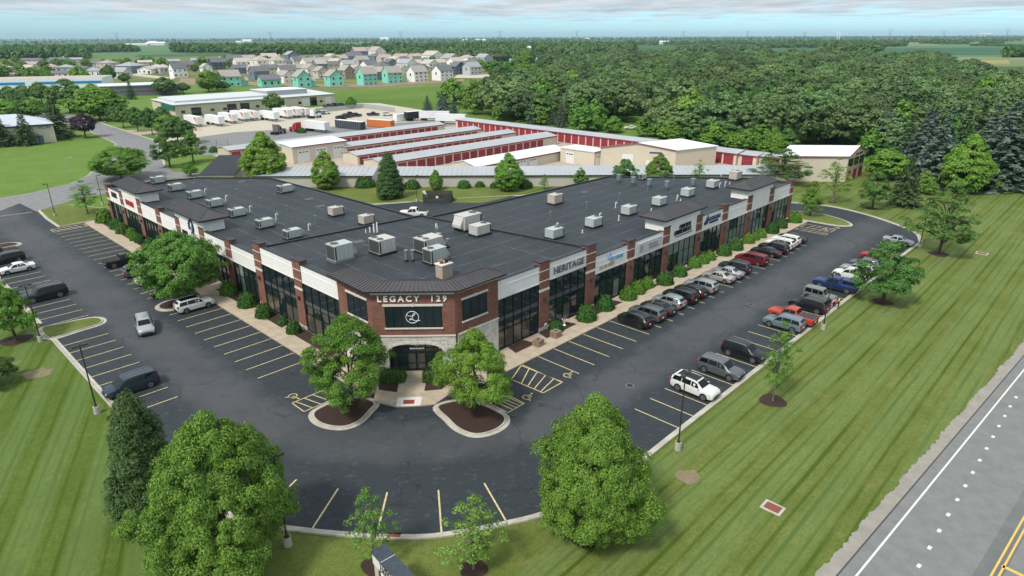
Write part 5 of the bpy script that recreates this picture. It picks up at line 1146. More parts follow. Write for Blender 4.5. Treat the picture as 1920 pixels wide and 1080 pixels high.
# wooden dumpster screen in the rear court
dm = empty('dumpster_enclosure', g(820, 380), 0, 'weathered grey board dumpster enclosure with white notice in the rear court', 'bin store'); wv = g(847, 380)-g(794, 380); hw = wv.length/2
M_BOARD = mat('weathered_board', (0.050, 0.047, 0.045), 0.9, var=0.3, vscale=5, objvar=0.2)
for i in range(26):
    x = -hw+2*hw*i/26; MB().box(x+0.01, x+2*hw/26-0.02, -0.05-random.uniform(0, 0.03), 0.0, 0.03, 1.9+random.uniform(-0.04, 0.04)).build('board', M_BOARD, dm)
for x in (-hw, hw):
    for i in range(12): MB().box(x-0.04, x+0.04, 0.05+i*0.28, 0.05+i*0.28+0.25, 0.03, 1.9).build('board', M_BOARD, dm)
for i in range(26): x = -hw+2*hw*i/26; MB().box(x+0.01, x+2*hw/26-0.02, 3.4, 3.45, 0.03, 1.9).build('board', M_BOARD, dm)
MB().box(-0.25, 0.25, -0.12, -0.08, 1.0, 1.5).build('notice', M_WHITE, dm)
tb = empty('mattress', g(800, 369, 1.0), 0.3, 'white discarded panel leaning out of the dumpster enclosure', 'panel'); MB().hexa([(-0.5, -0.1, 0), (0.3, -0.1, 0), (0.3, 0.1, 0), (-0.5, 0.1, 0), (-0.9, -0.1, 1.3), (-0.3, -0.1, 1.4), (-0.3, 0.1, 1.4), (-0.9, 0.1, 1.3)]).build('panel', M_WHITE, tb)
sheet('court_lawn', [g(560, 352), g(600, 372), g(670, 377.3), g(902, 380.8), g(960, 368), g(1060, 345), g(1010, 350)], 0.02, M_LAWN_P)
# left: ribbed metal hall, white and blue warehouse, grey long hall
hl = empty('metal_hall', OO, ROTZ, 'tan metal hall with pale blue-grey roof at the left edge beyond the lawn', 'hall')
h0 = Vector((*gst(-40, 278), 0)); h1 = Vector((*gst(107, 266), 0)); hd = (h1-h0).normalized(); hn = Vector((-hd.y, hd.x, 0)); 
if hn.dot(Vector((*ST((-200, 400)), 0))-h0) < 0: hn = -hn
H4 = [h0-hd*10, h1, h1+hn*19, h0-hd*10+hn*19]; hz_ = 6.3
mb = MB(); mb.prism([p[:2] for p in H4], 0, hz_); mb.build('wall', M_CREAM, hl); HM0, HM1 = (H4[0]+H4[3])/2, (H4[1]+H4[2])/2-hd*9
M_BLUEROOF = mat('pale_blue_roof', (0.50, 0.55, 0.60), 0.45, metal=0.2, var=0.06, vscale=0.3)
mb = MB(); zt = 9.4; E0, E1, E2_, E3 = H4[0]-hn*0.4, H4[1]-hn*0.4+hd*0.4, H4[2]+hn*0.4+hd*0.4, H4[3]+hn*0.4
mb.face([up(E0, hz_), up(E1, hz_), up(HM1, zt), up(HM0, zt)]); mb.face([up(E1, hz_), up(E2_, hz_), up(HM1, zt)]); mb.face([up(E2_, hz_), up(E3, hz_), up(HM0, zt), up(HM1, zt)]); mb.build('roof', M_BLUEROOF, hl)
mb = MB(); mb.hexa([up(E0-hn*0.1, hz_-0.5), up(E1-hn*0.1, hz_-0.5), up(E1, hz_-0.5), up(E0, hz_-0.5), up(E0-hn*0.1, hz_+0.02), up(E1-hn*0.1, hz_+0.02), up(E1, hz_+0.02), up(E0, hz_+0.02)]); mb.build('gutter', mat('navy_gutter', (0.03, 0.05, 0.10), 0.5), hl)
def hl_panel(u0, u1, z0, z1, m, nm, out=0.1):
    a, b = h1-hd*u0, h1-hd*u1; mb = MB(); mb.hexa([up(b-hn*out, z0), up(a-hn*out, z0), up(a, z0), up(b, z0), up(b-hn*out, z1), up(a-hn*out, z1), up(a, z1), up(b, z1)]); return mb.build(nm, m, hl)
hl_panel(3.6, 5.2, 0.05, 2.6, mat('teal_door', (0.08, 0.16, 0.20), 0.5), 'door')
me = text_mesh('HORI', 1.5, 0.03, 0.01); me.materials.clear(); me.materials.append(mat('letter_blue', (0.12, 0.17, 0.25), 0.5)); ho = bpy.data.objects.new('sign_lettering', me); COL.objects.link(ho); ho.parent = hl
pc = h1-hd*2.6-hn*0.08; ho.matrix_local = Matrix.Translation((pc.x, pc.y, 5.2)) @ Matrix.Rotation(math.atan2(hd.y, hd.x), 4, 'Z') @ Matrix.Rotation(math.pi/2, 4, 'X')
M_RIB = M_CREAM
for i in range(26): hl_panel(6+i*1.3, 6.2+i*1.3, 0.1, 5.7, M_TANM, 'wall_rib', 0.06)
bw = empty('blue_warehouse', (0, 0, 0), 0, 'white flat-roofed warehouse with blue stripe behind the trees on the left', 'warehouse')
w0, w1 = g(-60, 178), g(196, 171); wd_ = (w1-w0).normalized(); wn = Vector((-wd_.y, wd_.x, 0)); W4b = [w0, w1, w1+wn*40, w0+wn*40]
mb = MB(); mb.prism([p[:2] for p in W4b], 0, 8.6); mb.build('wall', mat('pale_wall', (0.74, 0.77, 0.82), 0.6), bw)
mb = MB(); mb.prism([(p+wn*0.4)[:2] if i < 2 else p[:2] for i, p in enumerate(W4b)], 8.6, 8.75); mb.build('roof', mat('gravel_roof', (0.42, 0.37, 0.31), 0.9, var=0.1, vscale=0.2), bw)
Lb = (w1-w0).length
for a, b in ((0.02, 0.42), (0.50, 0.995)):
    p, q = w0+wd_*Lb*a-wn*0.12, w0+wd_*Lb*b-wn*0.12; mb = MB(); mb.hexa([up(p, 5.4), up(q, 5.4), up(q+wn*.1, 5.4), up(p+wn*.1, 5.4), up(p, 7.0), up(q, 7.0), up(q+wn*.1, 7.0), up(p+wn*.1, 7.0)]); mb.build('blue_stripe', mat('stripe_blue', (0.02, 0.22, 0.50), 0.5), bw)
for a in (0.56, 0.60):
    p, q = w0+wd_*Lb*a-wn*0.15, w0+wd_*Lb*(a+0.03)-wn*0.15; mb = MB(); mb.hexa([up(p, 0), up(q, 0), up(q+wn*.1, 0), up(p+wn*.1, 0), up(p, 4.2), up(q, 4.2), up(q+wn*.1, 4.2), up(p+wn*.1, 4.2)]); mb.build('overhead_door', M_RTU_G, bw)
gh = empty('grey_hall', (0, 0, 0), 0, 'long low grey hall with white roof and thin red line left of the truck depot', 'hall')
w0, w1 = g(188, 182), g(335, 176); wd_ = (w1-w0).normalized(); wn = Vector((-wd_.y, wd_.x, 0)); W4b = [w0, w1, w1+wn*26, w0+wn*26]
mb = MB(); mb.prism([p[:2] for p in W4b], 0, 6.0); mb.build('wall', mat('hall_grey', (0.15, 0.165, 0.19), 0.7), gh); mb = MB(); mb.prism([(w0-wn*0.5)[:2], (w1-wn*0.5)[:2], (w1+wn*26)[:2], (w0+wn*26)[:2]], 6.0, 6.4); mb.build('roof', M_SHEDROOF2, gh)
mb = MB(); mb.hexa([up(w0-wn*.1, 2.4), up(w1-wn*.1, 2.4), up(w1, 2.4), up(w0, 2.4), up(w0-wn*.1, 2.9), up(w1-wn*.1, 2.9), up(w1, 2.9), up(w0, 2.9)]); mb.build('red_line', M_RTRIM, gh)
# ================================================================== foliage
def leaf_mat(name, dark, light, trans=0.3, ov=0.14, rough=0.55):
    m = bpy.data.materials.new(name); m.use_nodes = True; N = m.node_tree.nodes; L = m.node_tree.links; N.clear(); MATS[name] = m
    out = N.new('ShaderNodeOutputMaterial'); geo = N.new('ShaderNodeNewGeometry'); oi = N.new('ShaderNodeObjectInfo')
    mx = N.new('ShaderNodeMix'); mx.data_type = 'RGBA'; mx.inputs[6].default_value = (*dark, 1); mx.inputs[7].default_value = (*light, 1)
    L.new(geo.outputs['Random Per Island'], mx.inputs[0])
    hs = N.new('ShaderNodeHueSaturation'); mr = N.new('ShaderNodeMapRange'); mr.inputs['To Min'].default_value = 1-ov; mr.inputs['To Max'].default_value = 1+ov; L.new(oi.outputs['Random'], mr.inputs['Value']); L.new(mr.outputs[0], hs.inputs['Value'])
    m2 = N.new('ShaderNodeMath'); m2.operation = 'MULTIPLY_ADD'; m2.inputs[1].default_value = 17.31; m2.inputs[2].default_value = 0.0; L.new(oi.outputs['Random'], m2.inputs[0]); fr = N.new('ShaderNodeMath'); fr.operation = 'FRACT'; L.new(m2.outputs[0], fr.inputs[0])
    mr2 = N.new('ShaderNodeMapRange'); mr2.inputs['To Min'].default_value = 0.5-0.018; mr2.inputs['To Max'].default_value = 0.5+0.018; L.new(fr.outputs[0], mr2.inputs['Value']); L.new(mr2.outputs[0], hs.inputs['Hue'])
    L.new(mx.outputs[2], hs.inputs['Color'])
    df = N.new('ShaderNodeBsdfPrincipled'); df.inputs['Roughness'].default_value = rough; df.inputs['Specular IOR Level'].default_value = 0.25; L.new(hs.outputs[0], df.inputs['Base Color'])
    tr = N.new('ShaderNodeBsdfTranslucent'); L.new(hs.outputs[0], tr.inputs['Color'])
    ms = N.new('ShaderNodeMixShader'); ms.inputs[0].default_value = trans; L.new(df.outputs[0], ms.inputs[1]); L.new(tr.outputs[0], ms.inputs[2]); L.new(ms.outputs[0], out.inputs['Surface'])
    return m
LF_MAPLE = leaf_mat('leaf_maple', (0.050, 0.135, 0.018), (0.215, 0.400, 0.064))
LF_PEAR = leaf_mat('leaf_pear', (0.058, 0.145, 0.014), (0.215, 0.400, 0.056))
LF_PEAR2 = leaf_mat('leaf_bright', (0.062, 0.155, 0.018), (0.235, 0.430, 0.066))
LF_SAP = leaf_mat('leaf_sapling', (0.090, 0.190, 0.030), (0.290, 0.470, 0.105), trans=0.4)
LF_DEEP = leaf_mat('leaf_deep', (0.042, 0.115, 0.024), (0.140, 0.270, 0.058))
LF_OAK = leaf_mat('leaf_oak', (0.058, 0.122, 0.040), (0.200, 0.300, 0.104), ov=0.36, trans=0.3)
LF_LIME = leaf_mat('leaf_lime', (0.078, 0.186, 0.019), (0.202, 0.388, 0.053))
LF_SPRUCE = leaf_mat('needle_green', (0.036, 0.080, 0.028), (0.110, 0.180, 0.064), trans=0.15)
LF_BLUE = leaf_mat('needle_blue', (0.066, 0.112, 0.080), (0.165, 0.225, 0.180), trans=0.2)
LF_CONIFER = leaf_mat('leaf_conifer', (0.030, 0.085, 0.022), (0.125, 0.225, 0.060), trans=0.2)
LF_PURPLE = leaf_mat('leaf_purple', (0.022, 0.014, 0.022), (0.062, 0.043, 0.058), trans=0.15)
LF_SHRUB = leaf_mat('leaf_shrub', (0.028, 0.096, 0.016), (0.093, 0.209, 0.037), ov=0.2)
LF_SHRUB2 = leaf_mat('leaf_shrub_bright', (0.056, 0.155, 0.016), (0.171, 0.333, 0.043), ov=0.12)
M_BARK = mat('bark', (0.075, 0.058, 0.045), 0.95, var=0.3, vscale=5); M_BARKG = mat('bark_grey', (0.16, 0.145, 0.125), 0.95, var=0.25, vscale=5)
rng = np.random.default_rng(11)
def unit(n):
    v = rng.normal(size=(n, 3)); return v/np.linalg.norm(v, axis=1, keepdims=True)
def leaves_mesh(name, C, Nn, size, aspect, m, jitter=0.35):
    """one kite-shaped leaf (or leaf spray) per centre"""
    n = len(C); r_ = unit(n); T = np.cross(Nn, r_); T /= np.linalg.norm(T, axis=1, keepdims=True)+1e-9; B = np.cross(Nn, T)
    s = size*(1+jitter*rng.uniform(-1, 1, n))[:, None]
    V = np.empty((n, 4, 3)); V[:, 0] = C-T*s*0.5; V[:, 1] = C+B*s*aspect*0.5-T*s*0.05+Nn*s*0.08; V[:, 2] = C+T*s*0.5; V[:, 3] = C-B*s*aspect*0.5-T*s*0.05+Nn*s*0.08
    me = bpy.data.meshes.new(name); me.vertices.add(n*4); me.vertices.foreach_set('co', V.reshape(-1).astype(np.float32)); me.loops.add(n*4); me.loops.foreach_set('vertex_index', np.arange(n*4, dtype=np.int32))
    me.polygons.add(n); me.polygons.foreach_set('loop_start', np.arange(0, n*4, 4, dtype=np.int32)); me.polygons.foreach_set('loop_total', np.full(n, 4, dtype=np.int32)); me.materials.append(m); me.update(calc_edges=True); return me
PROF = {
    'round': lambda h: np.clip(np.sin(np.pi*np.clip(h, 0, 1)**0.85), 0, 1)**0.62,
    'egg': lambda h: np.clip(np.sin(np.pi*np.clip(h*0.93+0.07, 0, 1)**0.62), 0, 1)**0.72,
    'vase': lambda h: np.clip(np.sin(np.pi*np.clip(h, 0, 1)**1.25), 0, 1)**0.55,
    'oval': lambda h: np.clip(np.sin(np.pi*np.clip(h*0.94+0.05, 0, 1)**0.72), 0, 1)**0.8,
    'spire': lambda h: np.clip(1.02-h, 0, 1)**0.62*np.clip(0.72+h*2.2, 0, 1),
    'cone': lambda h: np.clip(1.03-h, 0, 1)**0.85}
def crown_mesh(name, prof, R, z0, z1, nclump, per, cr, leaf, m, aspect=0.55, fill=0.25, lump=0.22, flat=0.75, droop=0.0, upb=0.5):
    """leaf sprays gathered into clumps spread through the crown's shell, some inside"""
    H = z1-z0; f = PROF[prof]; cs = []
    ph = rng.uniform(0, 6.28, 6)
    while len(cs) < nclump:
        h = rng.uniform(0.03, 0.99); a = rng.uniform(0, 2*np.pi); rr = f(h)
        if rng.uniform() > rr+0.08: continue
        wob = 1+lump*(0.5*np.sin(2*a+ph[0]+3*h)+0.35*np.sin(3*a+ph[1]-5*h)+0.3*np.sin(5*a+ph[2]+9*h))
        d = (rng.uniform(0.25, 0.8)**0.5 if rng.uniform() < fill else rng.uniform(0.84, 1.02))
        q = max(0.0, R*rr*wob-cr*0.55)*d
        cs.append((q*np.cos(a), q*np.sin(a), z0+H*h*0.97+rng.normal()*0.1*cr, rr))
    cs = np.array(cs); C = []; Nn = []
    for x, y, z, rr in cs:
        k = int(per*rng.uniform(0.7, 1.3)); r_ = cr*rng.uniform(0.65, 1.25); u = unit(k); u[:, 2] = np.where(u[:, 2] < -0.3, -u[:, 2]*0.6, u[:, 2])
        rad = r_*rng.uniform(0.35, 1.0, k)**0.45; p = u*rad[:, None]; p[:, 2] *= flat
        if droop: p[:, 2] -= droop*(p[:, 0]**2+p[:, 1]**2)/max(r_, 0.01)
        C.append(p+np.array([x, y, z])); out = np.array([x, y, 0.0]); out /= np.linalg.norm(out)+1e-6
        nn = u*0.8+out*0.35+np.array([0, 0, upb])+unit(k)*0.55; Nn.append(nn/np.linalg.norm(nn, axis=1, keepdims=True))
    return leaves_mesh(name, np.concatenate(C), np.concatenate(Nn), leaf, aspect, m), cs
def trunk_mesh(name, H, r0, cs, z_fork, m, nb=9, lean=0.02):
    mb = MB(); top = np.array([lean*H, -lean*H*0.5, H*0.8]); pts = [Vector((0, 0, -0.1)), Vector((lean*H*0.2, 0, H*0.15)), Vector((lean*H*0.45, -lean*H*0.2, H*0.45)), Vector(top)]
    mb.tube(pts, [r0*1.25, r0, r0*0.62, r0*0.15], 8)
    idx = rng.choice(len(cs), min(nb, len(cs)), replace=False) if len(cs) else []
    for i in idx:
        e = Vector(cs[i][:3]); z = min(max(z_fork, e.z*rng.uniform(0.45, 0.75)), H*0.7); b = Vector((lean*z, 0, z)); mid = b.lerp(e, 0.5)+Vector((0, 0, 0.06*H)); mb.tube([b, mid, e], [r0*0.42, r0*0.25, r0*0.06], 5, False)
    return mb.mesh(name, m, 50)
def spruce_meshes(R, H, m, tiers=26, per=11, leaf=0.5, z0=0.3, sprays=26, droop=0.35, seedvar=0.12):
    C = []; Nn = []; mb = MB()
    for t in range(tiers):
        h = t/(tiers-1); z = z0+(H-z0)*h**0.92; r_ = R*(1.0-h)**0.86*(1+seedvar*rng.normal())+0.12; nb = max(4, int(per*(1-h)+3)); a0 = rng.uniform(0, 6.28)
        for b in range(nb):
            a = a0+2*np.pi*b/nb+rng.normal()*0.15; rl = r_*rng.uniform(0.72, 1.1); n = max(4, int(sprays*(0.25+rl/R)))
            u = rng.uniform(0.12, 1.0, n)**0.7; w = rng.normal(size=n)*0.13*rl*(1.05-u*0.6)
            x = u*rl; zz = z-droop*rl*u**1.6+0.12*rl*u**4+rng.normal(size=n)*0.05
            C.append(np.stack([x*np.cos(a)-w*np.sin(a), x*np.sin(a)+w*np.cos(a), zz], 1)); nn = np.array([0.45*np.cos(a), 0.45*np.sin(a), 0.8])+rng.normal(size=(n, 3))*0.35; Nn.append(nn/np.linalg.norm(nn, axis=1, keepdims=True))
    C.append(np.stack([rng.normal(size=20)*0.06, rng.normal(size=20)*0.06, H-rng.uniform(0, 0.7, 20)], 1)); nn = unit(20); Nn.append(nn)
    return leaves_mesh('crown', np.concatenate(C), np.concatenate(Nn), leaf, 0.42, m), MB().tube([(0, 0, -0.1), (0, 0, H*0.95)], [R*0.075, 0.02], 7).mesh('trunk', M_BARK)
PROTO = {}     # name -> (crown mesh, trunk mesh, height, width)
def proto(name, prof, R, H, z0, nclump, per, cr, leaf, m, bark=M_BARK, r0=0.18, nb=9, **kw):
    cm, cs = crown_mesh('crown', prof, R, z0, H, nclump, per, cr, leaf, m, **kw); tm = trunk_mesh('trunk', H, r0, cs, z0*0.8, bark, nb); PROTO[name] = (cm, tm, H, 2*R)
proto('maple', 'egg', 5.6, 12.0, 0.8, 520, 330, 0.74, 0.185, LF_MAPLE, fill=0.25, lump=0.42, flat=0.95, upb=0.25, aspect=0.45)
proto('maple2', 'egg', 5.0, 11.5, 1.0, 460, 330, 0.72, 0.18, LF_PEAR2, fill=0.25, lump=0.42, flat=0.95, upb=0.25, aspect=0.45)
proto('pear', 'egg', 4.6, 10.0, 1.8, 290, 210, 0.72, 0.19, LF_PEAR, fill=0.3, lump=0.5, flat=0.8, upb=0.3, aspect=0.5)
proto('pear2', 'egg', 4.4, 9.0, 1.8, 240, 200, 0.7, 0.19, LF_PEAR, fill=0.3, lump=0.55, flat=0.8, upb=0.3, aspect=0.5)
proto('linden', 'round', 6.0, 10.0, 1.4, 380, 150, 0.85, 0.27, LF_MAPLE, fill=0.25, lump=0.35, flat=0.75, upb=0.35)
proto('locust', 'vase', 7.5, 9.0, 1.5, 210, 130, 1.25, 0.42, LF_DEEP, fill=0.3, flat=0.5, lump=0.35, r0=0.25)
proto('oval', 'oval', 5.0, 12.0, 0.5, 260, 110, 1.0, 0.42, LF_LIME, fill=0.15, lump=0.12)
proto('small', 'egg', 3.2, 7.0, 1.4, 95, 150, 0.72, 0.25, LF_PEAR, fill=0.25, lump=0.3)
proto('smalldeep', 'egg', 3.4, 7.5, 1.3, 105, 150, 0.74, 0.26, LF_DEEP, fill=0.25, lump=0.3)
proto('sapling', 'egg', 1.6, 6.0, 1.5, 95, 40, 0.32, 0.15, LF_SAP, bark=M_BARKG, r0=0.07, nb=16, fill=0.35, lump=0.55, flat=0.6)
proto('thin', 'egg', 2.4, 8.0, 1.8, 95, 36, 0.5, 0.2, LF_PEAR, bark=M_BARKG, r0=0.11, nb=24, fill=0.45, lump=0.6, flat=0.5)
proto('open', 'egg', 4.3, 10.5, 2.0, 150, 90, 0.8, 0.27, LF_DEEP, bark=M_BARK, r0=0.2, nb=26, fill=0.4, lump=0.55, flat=0.5)
proto('purple', 'round', 3.4, 6.8, 1.6, 90, 60, 0.9, 0.5, LF_PURPLE, fill=0.2)
proto('street', 'round', 4.2, 8.0, 2.0, 110, 60, 1.05, 0.6, LF_DEEP, fill=0.2)
proto('streetlime', 'round', 5.5, 9.5, 1.2, 150, 60, 1.3, 0.7, LF_LIME, fill=0.2)
for i in range(5): proto('oak%d' % i, 'round', 7.6, 14.0, 2.0, 210, 30, 1.2, 0.78, LF_OAK, fill=0.15, lump=0.38, aspect=0.65, flat=0.75, upb=0.35, r0=0.3, nb=6)
for i in range(3): proto('wood%d' % i, 'egg', 5.5, 12.0, 0.6, 80, 34, 1.5, 0.95, (LF_DEEP, LF_MAPLE, LF_LIME)[i], fill=0.15, lump=0.3, aspect=0.7, r0=0.2, nb=4)
for i in range(2): proto('suburb%d' % i, 'round', 5.0, 9.0, 0.8, 46, 22, 1.7, 1.3, (LF_DEEP, LF_LIME)[i], fill=0.1, lump=0.3, aspect=0.8, nb=2)
for i in range(3): proto('far%d' % i, 'round', 8.5, 12.0, 0.2, 30, 12, 3.2, 3.0, (LF_OAK, LF_DEEP, LF_DEEP)[i], fill=0.05, lump=0.5, aspect=0.9, nb=1)
for nm, R, H, m, lf, tr, pr, sp in (('conifer', 3.0, 10.5, LF_SPRUCE, 0.36, 34, 12, 60), ('spruce', 2.8, 9.5, LF_SPRUCE, 0.42, 26, 10, 40), ('bluespruce', 3.0, 10.0, LF_BLUE, 0.62, 22, 9, 22), ('darkspruce', 3.3, 11.0, LF_SPRUCE, 0.75, 20, 9, 18)):
    cm, tm = spruce_meshes(R, H, m, tr, pr, lf, sprays=sp); PROTO[nm] = (cm, tm, H, 2*R)
proto('arborvitae', 'spire', 3.0, 10.5, 0.2, 420, 150, 0.55, 0.24, LF_CONIFER, fill=0.2, lump=0.22, aspect=0.32, flat=0.8, droop=0.3)
for k_, (cm, tm, h0, w0) in list(PROTO.items()):
    co = np.empty(len(cm.vertices)*3, dtype=np.float32); cm.vertices.foreach_get('co', co); co = co.reshape(-1, 3); wx = [np.percentile(co[:, a], 99.8)-np.percentile(co[:, a], 0.2) for a in (0, 1)]; PROTO[k_] = (cm, tm, float(np.percentile(co[:, 2], 99.7)), float(sum(wx)/2))
def tree(kind, loc, H, W, name, label, cat='tree', group=None, rz=None, single=False):
    cm, tm, h0, w0 = PROTO[kind]; rz = random.uniform(0, 6.28) if rz is None else rz
    sc = (W/w0, W/w0, H/h0)
    if single:
        o = bpy.data.objects.new(name, cm); COL.objects.link(o); o.location = loc; o.rotation_euler = (0, 0, rz); o.scale = sc; return tag(o, label, cat, group)
    o = empty(name, loc, rz, label, cat, group); o.scale = sc
    link('trunk', tm, o); link('crown', cm, o); return o
def tree_px(kind, px, py, top, wid, name, label, group=None, hk=0.95, wk=1.0, mulch=0.0, rz=None, cat='tree'):
    b = g(px, py); H = top_z(b, top)*hk; vm_ = Vector((b.x, b.y, H*0.5-CAMH)); W = wid*(vm_.dot(_f)/FPX)*wk
    if mulch:
        q = [b+Vector((mulch*(1+0.08*math.sin(3*a+px))*math.cos(a), mulch*(1+0.08*math.sin(3*a+px))*math.sin(a), 0)) for a in np.linspace(0, 2*math.pi, 22, endpoint=False)]; sheet('mulch_ring', q, -0.008 if True else 0, M_MULCH)
    return tree(kind, b, H, W, name, label, cat, group, rz)
TG = 'trees on the lawns around the car park'
tree_px('maple', 436, 1062, 757, 272, 'maple_tree', 'largest round maple at bottom left, covering the car park corner', TG, 0.93, 1.02, 1.6)
tree_px('arborvitae', 288, 962, 738, 128, 'conifer', 'dark feathery conifer touching the big maple at bottom left', TG, 0.98, 1.08)
tree_px('maple2', 1108, 997, 727, 240, 'maple_tree', 'big dense bright green tree at bottom right with mulch under it', TG, 0.93, 1.02, 1.7)
tree_px('sapling', 703, 1060, 915, 92, 'sapling', 'thin young tree beside the roadside sign, left one of two', TG, 1.0, 1.0, 0.95); tree_px('sapling', 888, 1066, 932, 118, 'sapling', 'thin young tree right of the roadside sign, in its own mulch ring', TG, 1.0, 1.05, 0.95, rz=2.0)
tree_px('pear', 662, 760, 582, 168, 'pear_tree', 'bright green tree in the mulch island left of the entrance', TG, 0.95, 1.02); tree_px('pear2', 890, 770, 612, 160, 'pear_tree', 'bright green two-stemmed tree in the mulch island right of the entrance', TG, 0.95, 1.02)
tree_px('linden', 349, 566, 430, 142, 'linden_tree', 'broad tree in the small island hiding cars along the left wing', TG, 0.95, 1.02)
tree_px('small', 30, 637, 525, 82, 'small_tree', 'round bright tree in a mulch ring at the left edge', TG, 0.96, 1.05, 1.7); tree_px('smalldeep', -8, 722, 662, 80, 'small_tree', 'dark shrubby tree cut by the left edge of the picture', TG)
tree_px('thin', 1449, 751, 603, 80, 'young_tree', 'sparse young tree in a mulch ring in front of the dark crossover', TG, 1.0, 1.0, 1.3)
tree_px('smalldeep', 1655, 566, 450, 112, 'lawn_tree', 'leafy medium tree beside the blue pickup on the striped lawn', TG, 0.97, 1.0, 1.3); tree_px('open', 1760, 476, 337, 108, 'lawn_tree', 'tall airy tree near the curve at the far end of the car park', TG, 0.98, 1.0, 1.5)
tree_px('oval', 1804, 360, 250, 88, 'oval_tree', 'tall bright green egg-shaped tree before the spruces at right', TG, 0.97, 1.0); tree_px('spruce', 1693, 385, 292, 64, 'spruce_tree', 'single dark spruce on the mown slope right of the two-storey building', TG, 1.0, 1.0)
tree_px('smalldeep', 1635, 391, 322, 58, 'small_tree', 'compact round tree on the slope between the locust and the dark spruce', TG, 1, 1, 1.2); tree_px('thin', 1561, 379, 295, 64, 'young_tree', 'open feathery young tree in front of the two-storey building', TG, 1, 1.0, 1.0); tree_px('small', 1518, 405, 341, 42, 'small_tree', 'small bright tree on the grass island at the wing end', TG, 1, 1, 0.9)
tree_px('open', 1464, 345, 275, 92, 'lawn_tree', 'grey-green airy tree behind the far end of the right wing', TG); tree_px('streetlime', 1660, 335, 277, 76, 'lime_tree', 'low yellow-green tree right of the two-storey building', TG)
tree_px('thin', 165, 402, 338, 70, 'young_tree', 'sparse young tree in mulch at the far end of the left wing', TG, 1, 1.0, 1.4); tree_px('linden', 228, 336, 273, 112, 'locust_tree', 'wide flat-topped tree behind the left wing beside the street', TG, 0.95)
tree_px('smalldeep', 319, 313, 244, 54, 'street_tree', 'round dark tree at the bend of the street', TG); tree_px('small', 363, 304, 242, 46, 'street_tree', 'brighter upright tree beside the round dark tree at the bend', TG); tree_px('street', 335, 270, 216, 66, 'street_tree', 'olive tree standing behind the two trees at the bend', TG); tree_px('small', 358, 330, 303, 30, 'small_tree', 'small yellowish bush tree by the garage', TG)
tree_px('oval', 501, 343, 247, 80, 'oval_tree', 'large dense oval tree between the garage and the ribbed grey building', TG, 0.98); tree_px('oval', 613, 354, 284, 54, 'oval_tree', 'neat egg-shaped tree against the ribbed grey building', TG, 1.0, 1.0, 1.4); tree_px('arborvitae', 732, 371, 287, 54, 'conifer', 'broad dark conifer on the court lawn by the gap in the grey building', TG, 1.0, 1.0)
tree_px('oval', 818, 356, 319, 27, 'oval_tree', 'slim small tree behind the board dumpster screen', TG, 1.0); tree_px('oval', 954, 357, 288, 56, 'oval_tree', 'oval tree against the grey building right of the court', TG, 1.0)
tree_px('smalldeep', 1170, 352, 296, 52, 'small_tree', 'dark round tree peeking over the right wing roof, left of two', TG); tree_px('oval', 1234, 352, 286, 52, 'oval_tree', 'bright oval tree peeking over the right wing roof by the workshop', TG); tree_px('thin', 1308, 352, 297, 36, 'young_tree', 'narrow young tree peeking over the roof right of the workshop', TG); tree_px('small', 1088, 352, 313, 28, 'small_tree', 'small yellow-green tree at the rear edge of the right wing', TG); tree_px('thin', 1020, 356, 325, 26, 'young_tree', 'wispy sapling against the grey building', TG); tree_px('thin', 1371, 345, 316, 20, 'young_tree', 'tiny sapling peeking over the far end of the roof', TG)
